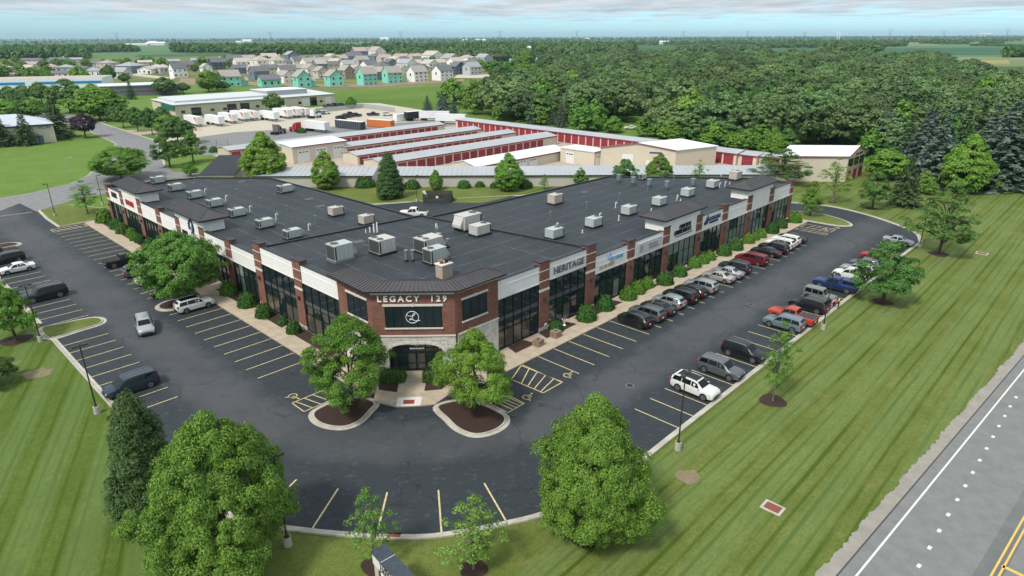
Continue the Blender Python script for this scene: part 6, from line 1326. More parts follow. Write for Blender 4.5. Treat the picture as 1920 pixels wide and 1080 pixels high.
# left side street trees and the big trees in front of the blue warehouse
LG = 'trees along the left street'
for k_, px, py, tp, w_, nm, lb in (('purple', 161, 258, 213, 38, 'purple_tree', 'dark purple-leaved tree beside the street'), ('darkspruce', 115, 258, 190, 52, 'conifer', 'tall dark tree right beside the metal hall'), ('darkspruce', 52, 272, 205, 42, 'conifer', 'dark tree in front of the metal hall'), ('darkspruce', 8, 274, 215, 44, 'conifer', 'dark tree at the left edge before the metal hall'), ('streetlime', 188, 225, 166, 86, 'street_tree', 'broad yellow-green tree behind the purple tree'), ('street', 132, 212, 152, 60, 'street_tree', 'big round dark tree before the blue striped warehouse'), ('street', 80, 195, 157, 34, 'street_tree', 'dark tree left of the warehouse door'), ('street', 48, 190, 163, 34, 'street_tree', 'olive tree in front of the warehouse wall'), ('street', 22, 197, 165, 30, 'street_tree', 'low olive tree at the left before the warehouse'), ('streetlime', 20, 225, 190, 44, 'street_tree', 'yellow-green tree at the left edge behind the hall'), ('streetlime', 65, 222, 190, 44, 'street_tree', 'bright tree behind the hall roof'), ('street', 40, 213, 180, 50, 'street_tree', 'dark spreading tree behind the hall'), ('darkspruce', 100, 225, 185, 40, 'conifer', 'dark conifer behind the hall corner'),
        ('street', 232, 239, 203, 32, 'street_tree', 'first small round tree along the street verge'), ('street', 259, 246, 205, 32, 'street_tree', 'second round tree along the street verge'), ('street', 286, 252, 206, 34, 'street_tree', 'third round tree along the street verge'), ('street', 305, 240, 204, 36, 'street_tree', 'dark tree between verge and depot'), ('streetlime', 318, 255, 219, 52, 'street_tree', 'yellow-green tree above the bend of the street'), ('street', 218, 228, 195, 28, 'street_tree', 'grey-green tree at the depot drive'), ('darkspruce', 247, 186, 150, 20, 'conifer', 'slim dark conifer before the grey hall'), ('street', 311, 178, 148, 38, 'street_tree', 'round tree at the right end of the grey hall'), ('streetlime', 392, 172, 136, 40, 'street_tree', 'broad two-tone tree behind the depot roof'), ('street', 422, 170, 156, 20, 'street_tree', 'small dark tree behind the depot roof'), ('street', 345, 175, 158, 22, 'street_tree', 'little tree right of the grey hall'), ('street', 516, 212, 178, 34, 'street_tree', 'round dark tree among the dock trailers'), ('oval', 659, 203, 184, 18, 'street_tree', 'small pointed tree behind the yard fence'), ('streetlime', 180, 210, 160, 30, 'street_tree', 'dark green tree between the warehouse and the yellow-green tree'), ('street', 207, 158, 125, 26, 'street_tree', 'green tree at the right end of the blue warehouse'), ('street', 235, 157, 140, 20, 'street_tree', 'small shrubby tree at the end of the warehouse')):
    tree_px(k_, px, py, tp-(3 if k_ != 'purple' else 0), w_, nm, lb, LG, 1.0, 1.15)
# edge of the wood: blue spruces and mixed trees behind the storage rows
EG = 'trees along the edge of the wood'
for k_, px, py, tp, w_, nm, lb in (('bluespruce', 802, 214, 178, 24, 'blue_spruce', 'blue spruce, leftmost of the clump behind the yard'), ('bluespruce', 830, 216, 172, 34, 'blue_spruce', 'broad blue spruce in the clump behind the yard'), ('bluespruce', 851, 217, 183, 22, 'blue_spruce', 'small blue spruce right in the clump behind the yard'), ('wood2', 851, 195, 146, 62, 'deciduous_tree', 'grey-green spreading tree behind the spruce clump'), ('wood1', 889, 213, 149, 52, 'deciduous_tree', 'tall bright green tree right of the spruce clump'), ('wood1', 935, 226, 190, 30, 'deciduous_tree', 'pointed green tree behind the long storage row'), ('bluespruce', 997, 232, 186, 28, 'blue_spruce', 'tall blue spruce behind the middle of the long storage row'), ('wood2', 1017, 234, 203, 22, 'deciduous_tree', 'small lime tree right of the tall blue spruce'), ('bluespruce', 1034, 234, 205, 22, 'blue_spruce', 'short blue spruce between lime tree and taller spruce'), ('bluespruce', 1050, 238, 192, 26, 'blue_spruce', 'slender blue spruce beside the short one'), ('wood1', 1090, 245, 184, 60, 'deciduous_tree', 'rounded green tree behind the storage row'), ('wood2', 1116, 246, 211, 30, 'deciduous_tree', 'bright bushy tree left of the parked white car'), ('wood2', 1150, 248, 217, 40, 'deciduous_tree', 'pale bushy tree before the clearing'), ('wood1', 1265, 258, 236, 44, 'deciduous_tree', 'low green tree behind the workshop roof'), ('wood2', 1305, 262, 234, 38, 'deciduous_tree', 'bright low tree beside the wooden tree house'), ('wood1', 1345, 270, 250, 40, 'deciduous_tree', 'bushy undergrowth tree at the wood edge')):
    tree_px(k_, px, py, tp, w_, nm, lb, EG, 0.98)
SPX = [(1655, 290, 205), (1690, 318, 215), (1720, 328, 208), (1752, 345, 220), (1598, 275, 220), (1560, 268, 228), (1625, 280, 222), (1790, 335, 205), (1835, 342, 212), (1862, 352, 200), (1895, 350, 205), (1915, 352, 195), (1875, 330, 190), (1820, 315, 195), (1765, 310, 200), (1735, 300, 205), (1700, 290, 215), (1905, 318, 188), (1850, 300, 195)]
for i, (px, py, tp) in enumerate(SPX):
    b = g(px, py); H = top_z(b, tp); tree('darkspruce' if i % 3 == 1 else 'bluespruce', b, H*0.98, H*0.80, 'spruce_tree', '%s tall bluish spruce from the left in the row along the right wood edge' % ORD[sorted(q[0] for q in SPX).index(px)], 'tree', 'spruces along the right edge of the wood')
for px, py, tp, w_ in ((1868, 360, 335, 22), (1730, 362, 318, 45), (1640, 320, 285, 40)): tree_px('wood1', px, py, tp, w_, 'deciduous_tree', 'low rounded tree below the spruces, one of three at the lawn edge', EG)
random.seed(33)
for i in range(26):
    u = (i+0.5)/26; px = 1205+275*u+random.uniform(-4, 4); py = 252+38*u+random.uniform(-3, 5)
    if 1400 < px < 1424: continue
    b = g(px, py); s = random.uniform(0.6, 1.25); tree(random.choice(('wood0', 'wood1', 'wood2')), b, 6.5*s, 7.5*s, 'undergrowth_tree', 'bushy undergrowth along the wood edge behind the storage rows', 'tree', 'undergrowth along the wood edge', single=True)
for i in range(16):
    px = 1625+290*(i+0.5)/16+random.uniform(-6, 6); py = 292+55*min(1, (px-1625)/190)+random.uniform(-12, 0); b = g(px, py); s = random.uniform(0.6, 1.3); tree(random.choice(('wood0', 'wood0', 'darkspruce', 'wood1')), b, 7*s, 6.5*s, 'undergrowth_tree', 'bushy undergrowth between the spruces at the right wood edge', 'tree', 'undergrowth between the spruces', single=True)
# the oak wood: nearest trees one by one, the rest as one mass
def in_poly(x, y, poly):
    c = False; n = len(poly)
    for i in range(n):
        x1, y1 = poly[i][0], poly[i][1]; x2, y2 = poly[i-1][0], poly[i-1][1]
        if (y1 > y) != (y2 > y) and x < (x2-x1)*(y-y1)/(y2-y1)+x1: c = not c
    return c
WOOD = [g(905, 222), g(960, 230), g(1050, 240), g(1130, 248), g(1160, 230), g(1215, 238), g(1250, 264), g(1330, 272), g(1420, 278), g(1500, 276), g(1640, 285), g(1700, 312), g(1790, 325), g(1850, 335), g(2100, 335), g(2100, 195), g(1920, 180), g(1838, 156), g(1800, 146), g(1760, 128), g(1718, 116), g(1656, 122), g(1560, 114), g(1400, 112), g(1280, 112), g(1180, 115), g(1060, 125), g(1010, 134), g(1120, 150), g(1060, 165), g(990, 176), g(930, 190)]
sp_ = 12.5; cand = []
xs_ = [p.x for p in WOOD]; ys_ = [p.y for p in WOOD]
clr = g(1185, 240)
for iy in range(int((max(ys_)-min(ys_))/sp_)+1):
    for ix in range(int((max(xs_)-min(xs_))/sp_)+1):
        x = min(xs_)+(ix+0.5*(iy % 2)+random.uniform(-0.35, 0.35))*sp_; y = min(ys_)+(iy+random.uniform(-0.35, 0.35))*sp_*0.9
        if not in_poly(x, y, WOOD): continue
        v = Vector((x, y, -CAMH)); dz = v.dot(_f)
        if abs(v.dot(_r2)/dz) > 0.88: continue
        if (Vector((x, y, 0))-clr).length < 13: continue
        cand.append((math.hypot(x, y), x, y))
cand.sort()
NIND = 280
for i, (d, x, y) in enumerate(cand[:NIND]):
    s = random.uniform(0.7, 1.32); k_ = 'oak%d' % random.randrange(5)
    if random.random() < 0.16: tree('wood%d' % random.choice((0, 1, 1, 2)), (x, y, -0.05), 12.5*s, 12.5*s, 'ash_tree', 'brighter green leafy tree mixed among the oaks of the dense wood', 'tree', 'brighter trees of the dense wood', single=True)
    else: tree(k_, (x, y, -0.05), 13.0*s*random.uniform(0.85, 1.15), 19.0*s, 'oak_tree', 'broad oak crown among many in the dense wood behind the storage rows', 'tree', 'oaks of the dense wood', single=True)
def scatter(name, pts, kinds, kind='stuff'):
    """points carrying scale, turn and variant; geometry nodes stand a crown on each"""
    me = bpy.data.meshes.new(name); me.from_pydata([p[:3] for p in pts], [], [])
    for an, ty, col in (('sc', 'FLOAT_VECTOR', None), ('rot', 'FLOAT', None), ('var', 'INT', None)): me.attributes.new(an, ty, 'POINT')
    me.attributes['sc'].data.foreach_set('vector', np.array([(p[3], p[3], p[4]) for p in pts], dtype=np.float32).reshape(-1)); me.attributes['rot'].data.foreach_set('value', np.array([p[5] for p in pts], dtype=np.float32)); me.attributes['var'].data.foreach_set('value', np.array([p[6] for p in pts], dtype=np.int32))
    o = bpy.data.objects.new(name, me); COL.objects.link(o); o['kind'] = kind
    ng = bpy.data.node_groups.new(name, 'GeometryNodeTree'); ng.interface.new_socket('Geometry', in_out='INPUT', socket_type='NodeSocketGeometry'); ng.interface.new_socket('Geometry', in_out='OUTPUT', socket_type='NodeSocketGeometry')
    N = ng.nodes; L = ng.links; gi = N.new('NodeGroupInput'); go = N.new('NodeGroupOutput'); jn = N.new('GeometryNodeJoinGeometry')
    def attr(n_, t): a = N.new('GeometryNodeInputNamedAttribute'); a.data_type = t; a.inputs['Name'].default_value = n_; return a.outputs['Attribute']
    sc_, ro_, va_ = attr('sc', 'FLOAT_VECTOR'), attr('rot', 'FLOAT'), attr('var', 'INT'); cx = N.new('ShaderNodeCombineXYZ'); L.new(ro_, cx.inputs[2])
    for i, ob in enumerate(kinds):
        oi = N.new('GeometryNodeObjectInfo'); oi.inputs['Object'].default_value = ob; oi.transform_space = 'ORIGINAL'; oi.inputs['As Instance'].default_value = True
        cm = N.new('FunctionNodeCompare'); cm.data_type = 'INT'; cm.operation = 'EQUAL'; L.new(va_, cm.inputs[2]); cm.inputs[3].default_value = i
        ip = N.new('GeometryNodeInstanceOnPoints'); L.new(gi.outputs[0], ip.inputs['Points']); L.new(cm.outputs[0], ip.inputs['Selection']); L.new(oi.outputs['Geometry'], ip.inputs['Instance']); L.new(cx.outputs[0], ip.inputs['Rotation']); L.new(sc_, ip.inputs['Scale']); L.new(ip.outputs[0], jn.inputs[0])
    L.new(jn.outputs[0], go.inputs[0]); md = o.modifiers.new('scatter', 'NODES'); md.node_group = ng; return o
def proto_obj(kinds):
    """one real tree of each kind standing among the far trees, used as the source"""
    r = {}
    for o in COL.objects:
        if o.type == 'MESH' and o.data.name.startswith('crown'): r.setdefault(o.data.name, o)
    return [r.get(PROTO[k][0].name) for k in kinds]
ok = ['oak%d' % i for i in range(5)]+['wood0', 'wood1']; okobj = proto_obj(ok)
pts = []
for d, x, y in cand[NIND:]:
    s = random.uniform(0.7, 1.32); pts.append((x, y, -0.05, 19.0*s/15.2, 13.0*s*random.uniform(0.85, 1.15)/14, random.uniform(0, 6.28), random.choice((0, 1, 2, 3, 4, 0, 1, 2, 3, 4, 5, 6))))
scatter('woodland', pts, okobj)
print('wood', len(cand))
# shrubs
def shrub_mesh(name, n, leaf, m, box=False):
    u = unit(n); u[:, 2] = np.abs(u[:, 2])*1.0-0.15*(rng.uniform(size=n) < 0.25); r_ = 1+0.10*np.sin(4*u[:, 0]*3+2)*np.sin(u[:, 1]*7)+rng.normal(size=n)*0.045
    if box: q = np.max(np.abs(u), axis=1, keepdims=True); p = u/q*(0.92+rng.normal(size=(n, 1))*0.04)*np.array([1, 1, 0.95])
    else: p = u*r_[:, None]
    p[:, 2] = np.maximum(p[:, 2], 0)+0.0
    nn = u+unit(n)*0.6; nn /= np.linalg.norm(nn, axis=1, keepdims=True)
    core = rng.uniform(size=n) < 0.22; p[core] *= rng.uniform(0.6, 0.95, (core.sum(), 1))
    return leaves_mesh(name, p, nn, leaf, 0.6, m)
SHR = [shrub_mesh('foliage', 2200, 0.20, LF_SHRUB), shrub_mesh('foliage', 2000, 0.21, LF_SHRUB2), shrub_mesh('foliage', 2600, 0.16, LF_SHRUB, True)]
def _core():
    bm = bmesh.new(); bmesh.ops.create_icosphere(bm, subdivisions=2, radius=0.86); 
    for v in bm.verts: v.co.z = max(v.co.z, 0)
    me = bpy.data.meshes.new('shade_core'); bm.to_mesh(me); bm.free(); me.materials.append(mat('shrub_inner', (0.010, 0.020, 0.007), 0.95)); return me  # near-black solid ball stands in for the shade between the leaves
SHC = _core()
def ordinal(i): return ['first', 'second', 'third', 'fourth', 'fifth', 'sixth', 'seventh', 'eighth', 'ninth', 'tenth', 'eleventh', 'twelfth', 'thirteenth', 'fourteenth', 'fifteenth', 'sixteenth', 'seventeenth', 'eighteenth', 'nineteenth', 'twentieth'][i] if i < 20 else str(i+1)+'th'
def shrub(loc, r, h, v, label, group, rz=None, name='shrub', sx=1.0):
    o = empty(name, loc, random.uniform(0, 6.28) if rz is None else rz, label, 'shrub', group); o.scale = (r*sx, r, h); link('foliage', SHR[v], o); link('shade_core', SHC, o); return o
BR = [(1042, 617, 13, 0), (1099, 594, 18, 0), (1135, 575, 16, 0), (1177, 556, 15, 1), (1195, 545, 14, 1), (1213, 535, 12, 1), (1246, 528, 15, 0), (1274, 513, 13, 0), (1302, 497, 12, 1), (1318, 490, 11, 1), (1331, 484, 10, 1), (1357, 474, 13, 0), (1379, 464, 13, 0), (1403, 452, 11, 1), (1414, 447, 9, 1), (1426, 442, 10, 1), (1447, 433, 12, 0), (1465, 424, 10, 0), (1490, 413, 12, 1)]
for i, (px, py, rp, v) in enumerate(BR):
    b = g(px, py+rp*0.25, 0.1); r_ = rp*mpp(b); shrub(b, r_*1.0, r_*1.55, v, '%s rounded shrub from the entrance in the beds along the right wing' % ordinal(i), 'clipped shrubs along the right wing')
BL = [(552, 620, 13, 0), (531, 606, 9, 0), (496, 590, 15, 0), (465, 570, 16, 0), (429, 548, 14, 1), (283, 464, 12, 0), (264, 452, 9, 0), (254, 448, 9, 1), (248, 440, 9, 1), (231, 434, 11, 0), (219, 426, 11, 0), (197, 413, 14, 1)]
for i, (px, py, rp, v) in enumerate(BL):
    b = g(px, py+rp*0.2, 0.1); r_ = rp*mpp(b); shrub(b, r_*1.05, r_*1.6, v, '%s rounded shrub from the entrance in the beds along the left wing' % ordinal(i), 'clipped shrubs along the left wing')
shrub(g(737, 712, 0.1), 0.85, 1.15, 2, 'low box hedge left of the entrance walk', 'hedges at the entrance', math.radians(-1), 'hedge', 1.6); shrub(g(820, 712, 0.1), 0.85, 1.15, 2, 'low box hedge right of the entrance walk', 'hedges at the entrance', math.radians(-1), 'hedge', 1.8)
for px, py, wp, lb in ((685, 350, 18, 'wide dark shrub against the grey building left of the conifer'), (773, 353, 14, 'wide dark shrub right of the court conifer'), (842, 376, 9, 'shrub right of the board dumpster screen'), (928, 352, 9, 'shrub left of the oval tree by the grey building'), (985, 352, 13, 'shrub right of the oval tree by the grey building'), (402, 285, 9, 'round shrub by the chain fence'), (870, 352, 12, 'loose green shrub on the court lawn'), (900, 350, 9, 'reddish grey shrub on the court lawn'), (114, 262, 8, 'clipped shrub at the corner of the metal hall'), (566, 249, 8, 'small shrub beside the red lorry')):
    b = g(px, py); r_ = wp*mpp(b); shrub(b, r_, r_*1.1, 0, lb, 'shrubs near the rear court', name='shrub')
# ================================================================== vehicles
def paint(name, c, metal=0.0, rough=0.35): return mat('paint_'+name, c, rough, metal=metal, spec=0.4, coat=0.35)
PAINT = dict(black=paint('black', (0.008, 0.009, 0.011)), charcoal=paint('charcoal', (0.035, 0.040, 0.044), 0.4), grey=paint('grey', (0.13, 0.145, 0.155), 0.5), silver=paint('silver', (0.36, 0.38, 0.39), 0.5), beige=paint('beige', (0.40, 0.385, 0.36), 0.4), white=paint('white', (0.74, 0.75, 0.76)), navy=paint('navy', (0.028, 0.045, 0.068), 0.4), blue=paint('blue', (0.012, 0.035, 0.13), 0.3), red=paint('red', (0.32, 0.018, 0.015)), darkred=paint('dark_red', (0.16, 0.010, 0.016), 0.2), orange=paint('orange_red', (0.36, 0.045, 0.025)), sage=paint('sage_silver', (0.32, 0.36, 0.36), 0.5), olive=paint('grey_green', (0.15, 0.165, 0.15)), teal=paint('teal_silver', (0.16, 0.23, 0.26), 0.4))
M_CGLASS = mat('car_glass', (0.004, 0.007, 0.008), 0.03, spec=0.3); M_RUB = mat('black_plastic', (0.014, 0.014, 0.015), 0.7); M_RIM = mat('alloy', (0.42, 0.43, 0.44), 0.35, metal=0.8); M_RIMD = mat('alloy_dark', (0.05, 0.05, 0.055), 0.4, metal=0.6)
M_HEAD = mat('headlamp', (0.62, 0.64, 0.66), 0.1, spec=0.8); M_TAIL = mat('tail_lamp', (0.30, 0.012, 0.012), 0.2); M_PLATE = mat('plate', (0.7, 0.7, 0.68), 0.5)
# stations, rear to front: x, half width low, z low, half width at belt, z belt, half width top, z top
TYPES = {
 'sedan': dict(st=[(-2.42, .74, .38, .80, .72, .60, .84), (-2.28, .86, .26, .89, .86, .70, 1.00), (-1.62, .90, .22, .91, .92, .70, 1.06), (-0.85, .91, .20, .91, .94, .59, 1.41), (-0.2, .91, .20, .91, .93, .61, 1.46), (0.38, .91, .20, .91, .92, .60, 1.42), (1.18, .90, .20, .90, .90, .72, 1.00), (1.95, .89, .22, .88, .82, .66, .88), (2.28, .84, .26, .84, .70, .56, .76), (2.42, .70, .34, .70, .58, .48, .64)], rr=2, rf=5, wb=(-1.42, 1.42), wr=.33, roof=(3, 5)),
 'suv': dict(st=[(-2.40, .80, .42, .84, .98, .66, 1.12), (-2.30, .90, .32, .92, 1.08, .69, 1.40), (-2.02, .94, .26, .94, 1.10, .69, 1.67), (-1.0, .95, .24, .95, 1.10, .71, 1.73), (0.05, .95, .24, .95, 1.08, .71, 1.72), (0.48, .95, .24, .95, 1.07, .69, 1.66), (1.22, .94, .25, .93, 1.03, .76, 1.12), (1.98, .93, .26, .91, .97, .72, 1.04), (2.30, .88, .30, .87, .84, .62, .92), (2.42, .76, .40, .76, .68, .54, .76)], rr=0, rf=5, wb=(-1.42, 1.46), wr=.37, roof=(2, 5)),
 'hatch': dict(st=[(-2.25, .78, .40, .83, .92, .62, 1.02), (-2.12, .88, .30, .90, 1.02, .66, 1.22), (-1.70, .92, .24, .92, 1.06, .64, 1.52), (-0.8, .93, .22, .93, 1.05, .67, 1.62), (0.0, .93, .22, .93, 1.02, .67, 1.62), (0.40, .93, .22, .93, 1.01, .66, 1.57), (1.15, .92, .23, .91, .98, .74, 1.06), (1.85, .90, .25, .89, .90, .68, .97), (2.14, .85, .30, .84, .78, .58, .86), (2.26, .72, .38, .72, .62, .5, .70)], rr=0, rf=5, wb=(-1.32, 1.36), wr=.36, roof=(2, 5)),
 'van': dict(st=[(-2.52, .82, .36, .88, .98, .70, 1.10), (-2.46, .94, .28, .96, 1.06, .74, 1.40), (-2.28, .97, .24, .97, 1.06, .74, 1.66), (-1.0, .98, .22, .98, 1.04, .76, 1.74), (0.2, .98, .22, .98, 1.02, .75, 1.72), (0.62, .98, .22, .98, 1.00, .73, 1.66), (1.62, .96, .22, .95, .97, .74, 1.06), (2.12, .94, .24, .91, .90, .66, .95), (2.42, .87, .28, .86, .76, .56, .82), (2.54, .72, .36, .72, .60, .5, .66)], rr=0, rf=5, wb=(-1.55, 1.50), wr=.35, roof=(2, 5)),
 'pickup': dict(st=[(-2.95, .90, .48, .92, .98, .86, 1.12), (-2.90, .95, .42, .97, 1.02, .90, 1.22), (-0.95, .98, .36, .98, 1.06, .92, 1.24), (-0.88, .98, .34, .98, 1.10, .74, 1.30), (-0.70, .98, .34, .98, 1.10, .72, 1.86), (0.2, .98, .34, .98, 1.10, .73, 1.90), (0.62, .98, .34, .98, 1.10, .71, 1.84), (1.30, .97, .34, .97, 1.12, .80, 1.24), (2.35, .96, .36, .95, 1.08, .80, 1.18), (2.78, .92, .40, .92, .98, .72, 1.08), (2.92, .82, .48, .84, .80, .66, .90)], rr=3, rf=6, wb=(-1.85, 1.85), wr=.41, roof=(4, 6), bed=(-2.84, -0.98, 1.24)),
 'jeep': dict(st=[(-2.10, .74, .52, .76, 1.06, .70, 1.10), (-2.08, .78, .48, .80, 1.10, .70, 1.80), (-1.95, .80, .46, .80, 1.12, .71, 1.86), (-0.8, .80, .44, .80, 1.12, .72, 1.88), (0.2, .80, .44, .80, 1.12, .72, 1.87), (0.42, .80, .44, .80, 1.12, .71, 1.83), (0.82, .80, .46, .80, 1.12, .72, 1.18), (1.75, .76, .48, .74, 1.08, .66, 1.14), (1.98, .72, .52, .70, 1.00, .62, 1.08), (2.02, .70, .55, .68, .80, .62, .95)], rr=0, rf=5, wb=(-1.42, 1.42), wr=.42, roof=(2, 5)),
}
def ring(s):
    x, wl, zl, wb, zb, wt, zt = s; zm = zl+(zb-zl)*0.55
    r = [(x, wl*0.88, zl), (x, wl, zl+0.10), (x, max(wl, wb)*1.015, zm), (x, wb, zb), (x, wt, zt-0.02), (x, wt*0.86, zt+0.012)]
    return r+[(a, -b, c) for a, b, c in r[::-1]]
def interp(st, x):
    for a, b in zip(st, st[1:]):
        if a[0] <= x <= b[0]:
            u = (x-a[0])/(b[0]-a[0]); return tuple(p+(q-p)*u for p, q in zip(a, b))
    return st[0] if x < st[0][0] else st[-1]
CARM = {}
def quad_thick(pts, m, name, off=0.012):
    a, b, c, d = [Vector(p) for p in pts]; n = (b-a).cross(d-a).normalized()*off; mb = MB()
    mb.hexa([a-n*0.6, b-n*0.6, c-n*0.6, d-n*0.6, a+n, b+n, c+n, d+n]); return mb.mesh(name, m)
def car_parts(kind):
    if kind in CARM: return CARM[kind]
    T = TYPES[kind]; st = T['st']; mb = MB(); R_ = [ring(s) for s in st]; n = 12
    for r in R_: mb.v += r
    for i in range(len(R_)-1):
        for k in range(n): mb.f.append((i*n+k, i*n+(k+1) % n, (i+1)*n+(k+1) % n, (i+1)*n+k)); mb.mi.append(0)
    mb.f.append(tuple(range(n))[::-1]); mb.mi.append(0); e = (len(R_)-1)*n; mb.f.append(tuple(e+k for k in range(n))); mb.mi.append(0)
    bm = bmesh.new(); me = mb.mesh('body', PAINT['black']); bm.from_mesh(me); bmesh.ops.recalc_face_normals(bm, faces=bm.faces[:]); bm.to_mesh(me); bm.free()
    me.polygons.foreach_set('use_smooth', [True]*len(me.polygons)); me.set_sharp_from_angle(angle=math.radians(38)); P_ = [('body', me, 'paint')]
    def top(s, f): return (s[0], s[5]*f, s[6])
    rf, cw = st[T['rf']], st[T['rf']+1]
    def lerp(a, b, u): return tuple(p+(q-p)*u for p, q in zip(a, b))
    w0, w1 = lerp(rf, cw, 0.10), lerp(rf, cw, 0.93)
    P_.append(('windscreen', quad_thick([(w1[0], -w1[5]*0.93, w1[6]), (w1[0], w1[5]*0.93, w1[6]), (w0[0], w0[5]*0.90, w0[6]), (w0[0], -w0[5]*0.90, w0[6])], M_CGLASS, 'windscreen', 0.022), None))
    i0, i1 = {'sedan': (2, 3), 'pickup': (3, 4)}.get(kind, (1, 2))
    a, b = st[i0], st[i1]; q0, q1 = lerp(a, b, 0.12 if kind == 'sedan' else 0.05), lerp(a, b, 0.88)
    if kind in ('van', 'suv', 'hatch', 'jeep'):
        q0 = lerp(st[0], st[1], 0.95) if kind == 'jeep' else lerp(st[1], st[2], -0.05); q0 = st[1]; q1 = lerp(st[1], st[2], 0.85)
        q0 = (q0[0], 0, 0, 0, 0, q0[5], q0[6])
    P_.append(('rear_window', quad_thick([(q0[0], q0[5]*0.88, q0[6]), (q0[0], -q0[5]*0.88, q0[6]), (q1[0], -q1[5]*0.86, q1[6]), (q1[0], q1[5]*0.86, q1[6])], M_CGLASS, 'rear_window', 0.022), None))
    # side glass between belt and roof rail
    def sp(x, v, sy):
        s = interp(st, x); return (x, sy*(s[3]+(s[5]-s[3])*v), s[4]+(s[6]-0.02-s[4])*v)
    rx0 = st[T['roof'][0]][0]; rx1 = rf[0]; fx = cw[0]
    cuts = {'sedan': [(rx0-0.35, rx0+0.10, 0), (rx0+0.14, -0.08, 1), (0.0, fx-0.28, 2)], 'pickup': [(rx0+0.1, 0.02, 1), (0.10, fx-0.2, 2)], 'jeep': [(rx0+0.08, -1.0, 1), (-0.9, -0.12, 1), (-0.04, 0.5, 2)]}.get(kind, [(rx0-0.12, -1.12, 0), (-1.04, -0.06, 1), (0.02, fx-0.25, 2)])
    for sy in (-1, 1):
        for x0, x1, md in cuts:
            vt = 0.86; xa, xb = x0, x1
            if md == 0: xt0, xt1 = max(x0, rx0)+0.04, x1
            elif md == 2: xt0, xt1 = x0, min(x1, rx1+0.10)
            else: xt0, xt1 = x0, x1
            pts = [sp(xa, 0.10, sy), sp(xb, 0.10, sy), sp(xt1, vt, sy), sp(xt0, vt, sy)]
            if sy > 0: pts = pts[::-1]
            P_.append(('side_window', quad_thick(pts, M_CGLASS, 'side_window', 0.016), None))
    # wheel arches, sills, bumpers, lamps
    wr = T['wr']; sills = MB(); s_ = interp(st, 0); sills.box(T['wb'][0]+wr, T['wb'][1]-wr, -s_[1]-0.015, s_[1]+0.015, s_[2]-0.03, s_[2]+0.12); P_.append(('sill', sills.mesh('sill', M_RUB), None))
    ar = MB()
    for x in T['wb']:
        w_ = max(interp(st, x)[1], interp(st, x)[3])*1.015+0.006
        for sy in (-1, 1): ar.tube([(x, sy*(w_-0.12), wr+0.02), (x, sy*w_, wr+0.02)], wr*1.16, 18)
    P_.append(('wheel_arch', ar.mesh('wheel_arch', M_RUB, 40), None))
    f, r = st[-2], st[1]; f1, r1 = st[-1], st[0]
    for sy in (-1, 1):
        zc = f[4]-0.06; P_.append(('headlight', MB().hexa([(f[0]-0.22, sy*f[3]*1.0, zc-0.08), (f[0]+0.03, sy*f[3]*0.98, zc-0.08), (f1[0]+0.012, sy*f1[3]*0.72, zc-0.10), (f1[0]-0.2, sy*f1[3]*0.7, zc-0.08), (f[0]-0.22, sy*f[3]*1.0, zc+0.04), (f[0]+0.02, sy*f[3]*0.97, zc+0.04), (f1[0]-0.01, sy*f1[3]*0.70, zc+0.02), (f1[0]-0.2, sy*f1[3]*0.66, zc+0.05)]).mesh('headlight', M_HEAD), None))
        zc = r[4]-0.08; hh = 0.10 if kind == 'sedan' else 0.16; P_.append(('tail_light', MB().box(r1[0]-0.015, r[0]+0.10, sy*(r[3]*0.66), sy*(r[3]*1.005), zc-hh, zc+hh).mesh('tail_light', M_TAIL), None))
        m_ = interp(st, fx-0.28); P_.append(('mirror', MB().box(fx-0.40, fx-0.26, sy*(m_[3]+0.0), sy*(m_[3]+0.14), m_[4]+0.02, m_[4]+0.13).mesh('mirror', PAINT['black']), 'paint'))
    P_.append(('front_bumper', MB().box(f1[0]-0.1, f1[0]+0.015, -f1[3]*0.85, f1[3]*0.85, f1[2]+0.02, f1[2]+0.16).mesh('front_bumper', M_RUB), None)); P_.append(('grille', MB().box(f1[0]-0.1, f1[0]+0.012, -f1[3]*0.45, f1[3]*0.45, f1[2]+0.2, f1[4]-0.04).mesh('grille', M_RUB), None)); P_.append(('rear_bumper', MB().box(r1[0]-0.02, r1[0]+0.2, -r1[3]*0.98, r1[3]*0.98, r1[2]-0.06, r1[2]+0.14).mesh('rear_bumper', M_RUB), None))
    P_.append(('number_plate', MB().box(r1[0]-0.03, r1[0]+0.02, -0.17, 0.17, r1[2]+0.22, r1[2]+0.36).mesh('number_plate', M_PLATE), None))
    if kind in ('suv', 'van', 'hatch'):
        for sy in (-1, 1):
            a, b = st[T['roof'][0]], rf; P_.append(('roof_rail', MB().tube([(a[0]+0.15, sy*a[5]*0.9, a[6]+0.02), (a[0]+0.3, sy*a[5]*0.92, a[6]+0.09), (-0.4, sy*interp(st, -0.4)[5]*0.92, interp(st, -0.4)[6]+0.07), (b[0]-0.2, sy*b[5]*0.92, b[6]+0.09), (b[0], sy*b[5]*0.9, b[6]+0.01)], 0.022, 5).mesh('roof_rail', M_RIM), 'rail'))
    if 'bed' in T:
        x0, x1, z = T['bed']; P_.append(('cargo_bed', MB().box(x0, x1, -0.76, 0.76, z-0.3, z+0.025).mesh('cargo_bed', M_RUB), 'bed'))
    P_.append(('roof', None, 'roof'))
    tyre = MB().tube([(0, -0.11, 0), (0, -0.08, 0), (0, 0.08, 0), (0, 0.11, 0)], [wr*0.9, wr, wr, wr*0.9], 20).mesh('tyre', M_TYRE, 50)
    rim = MB(); rim.tube([(0, 0.085, 0), (0, 0.117, 0)], wr*0.68, 16)
    rimm = rim.mesh('rim', M_RIM, 40); sp_m = MB()
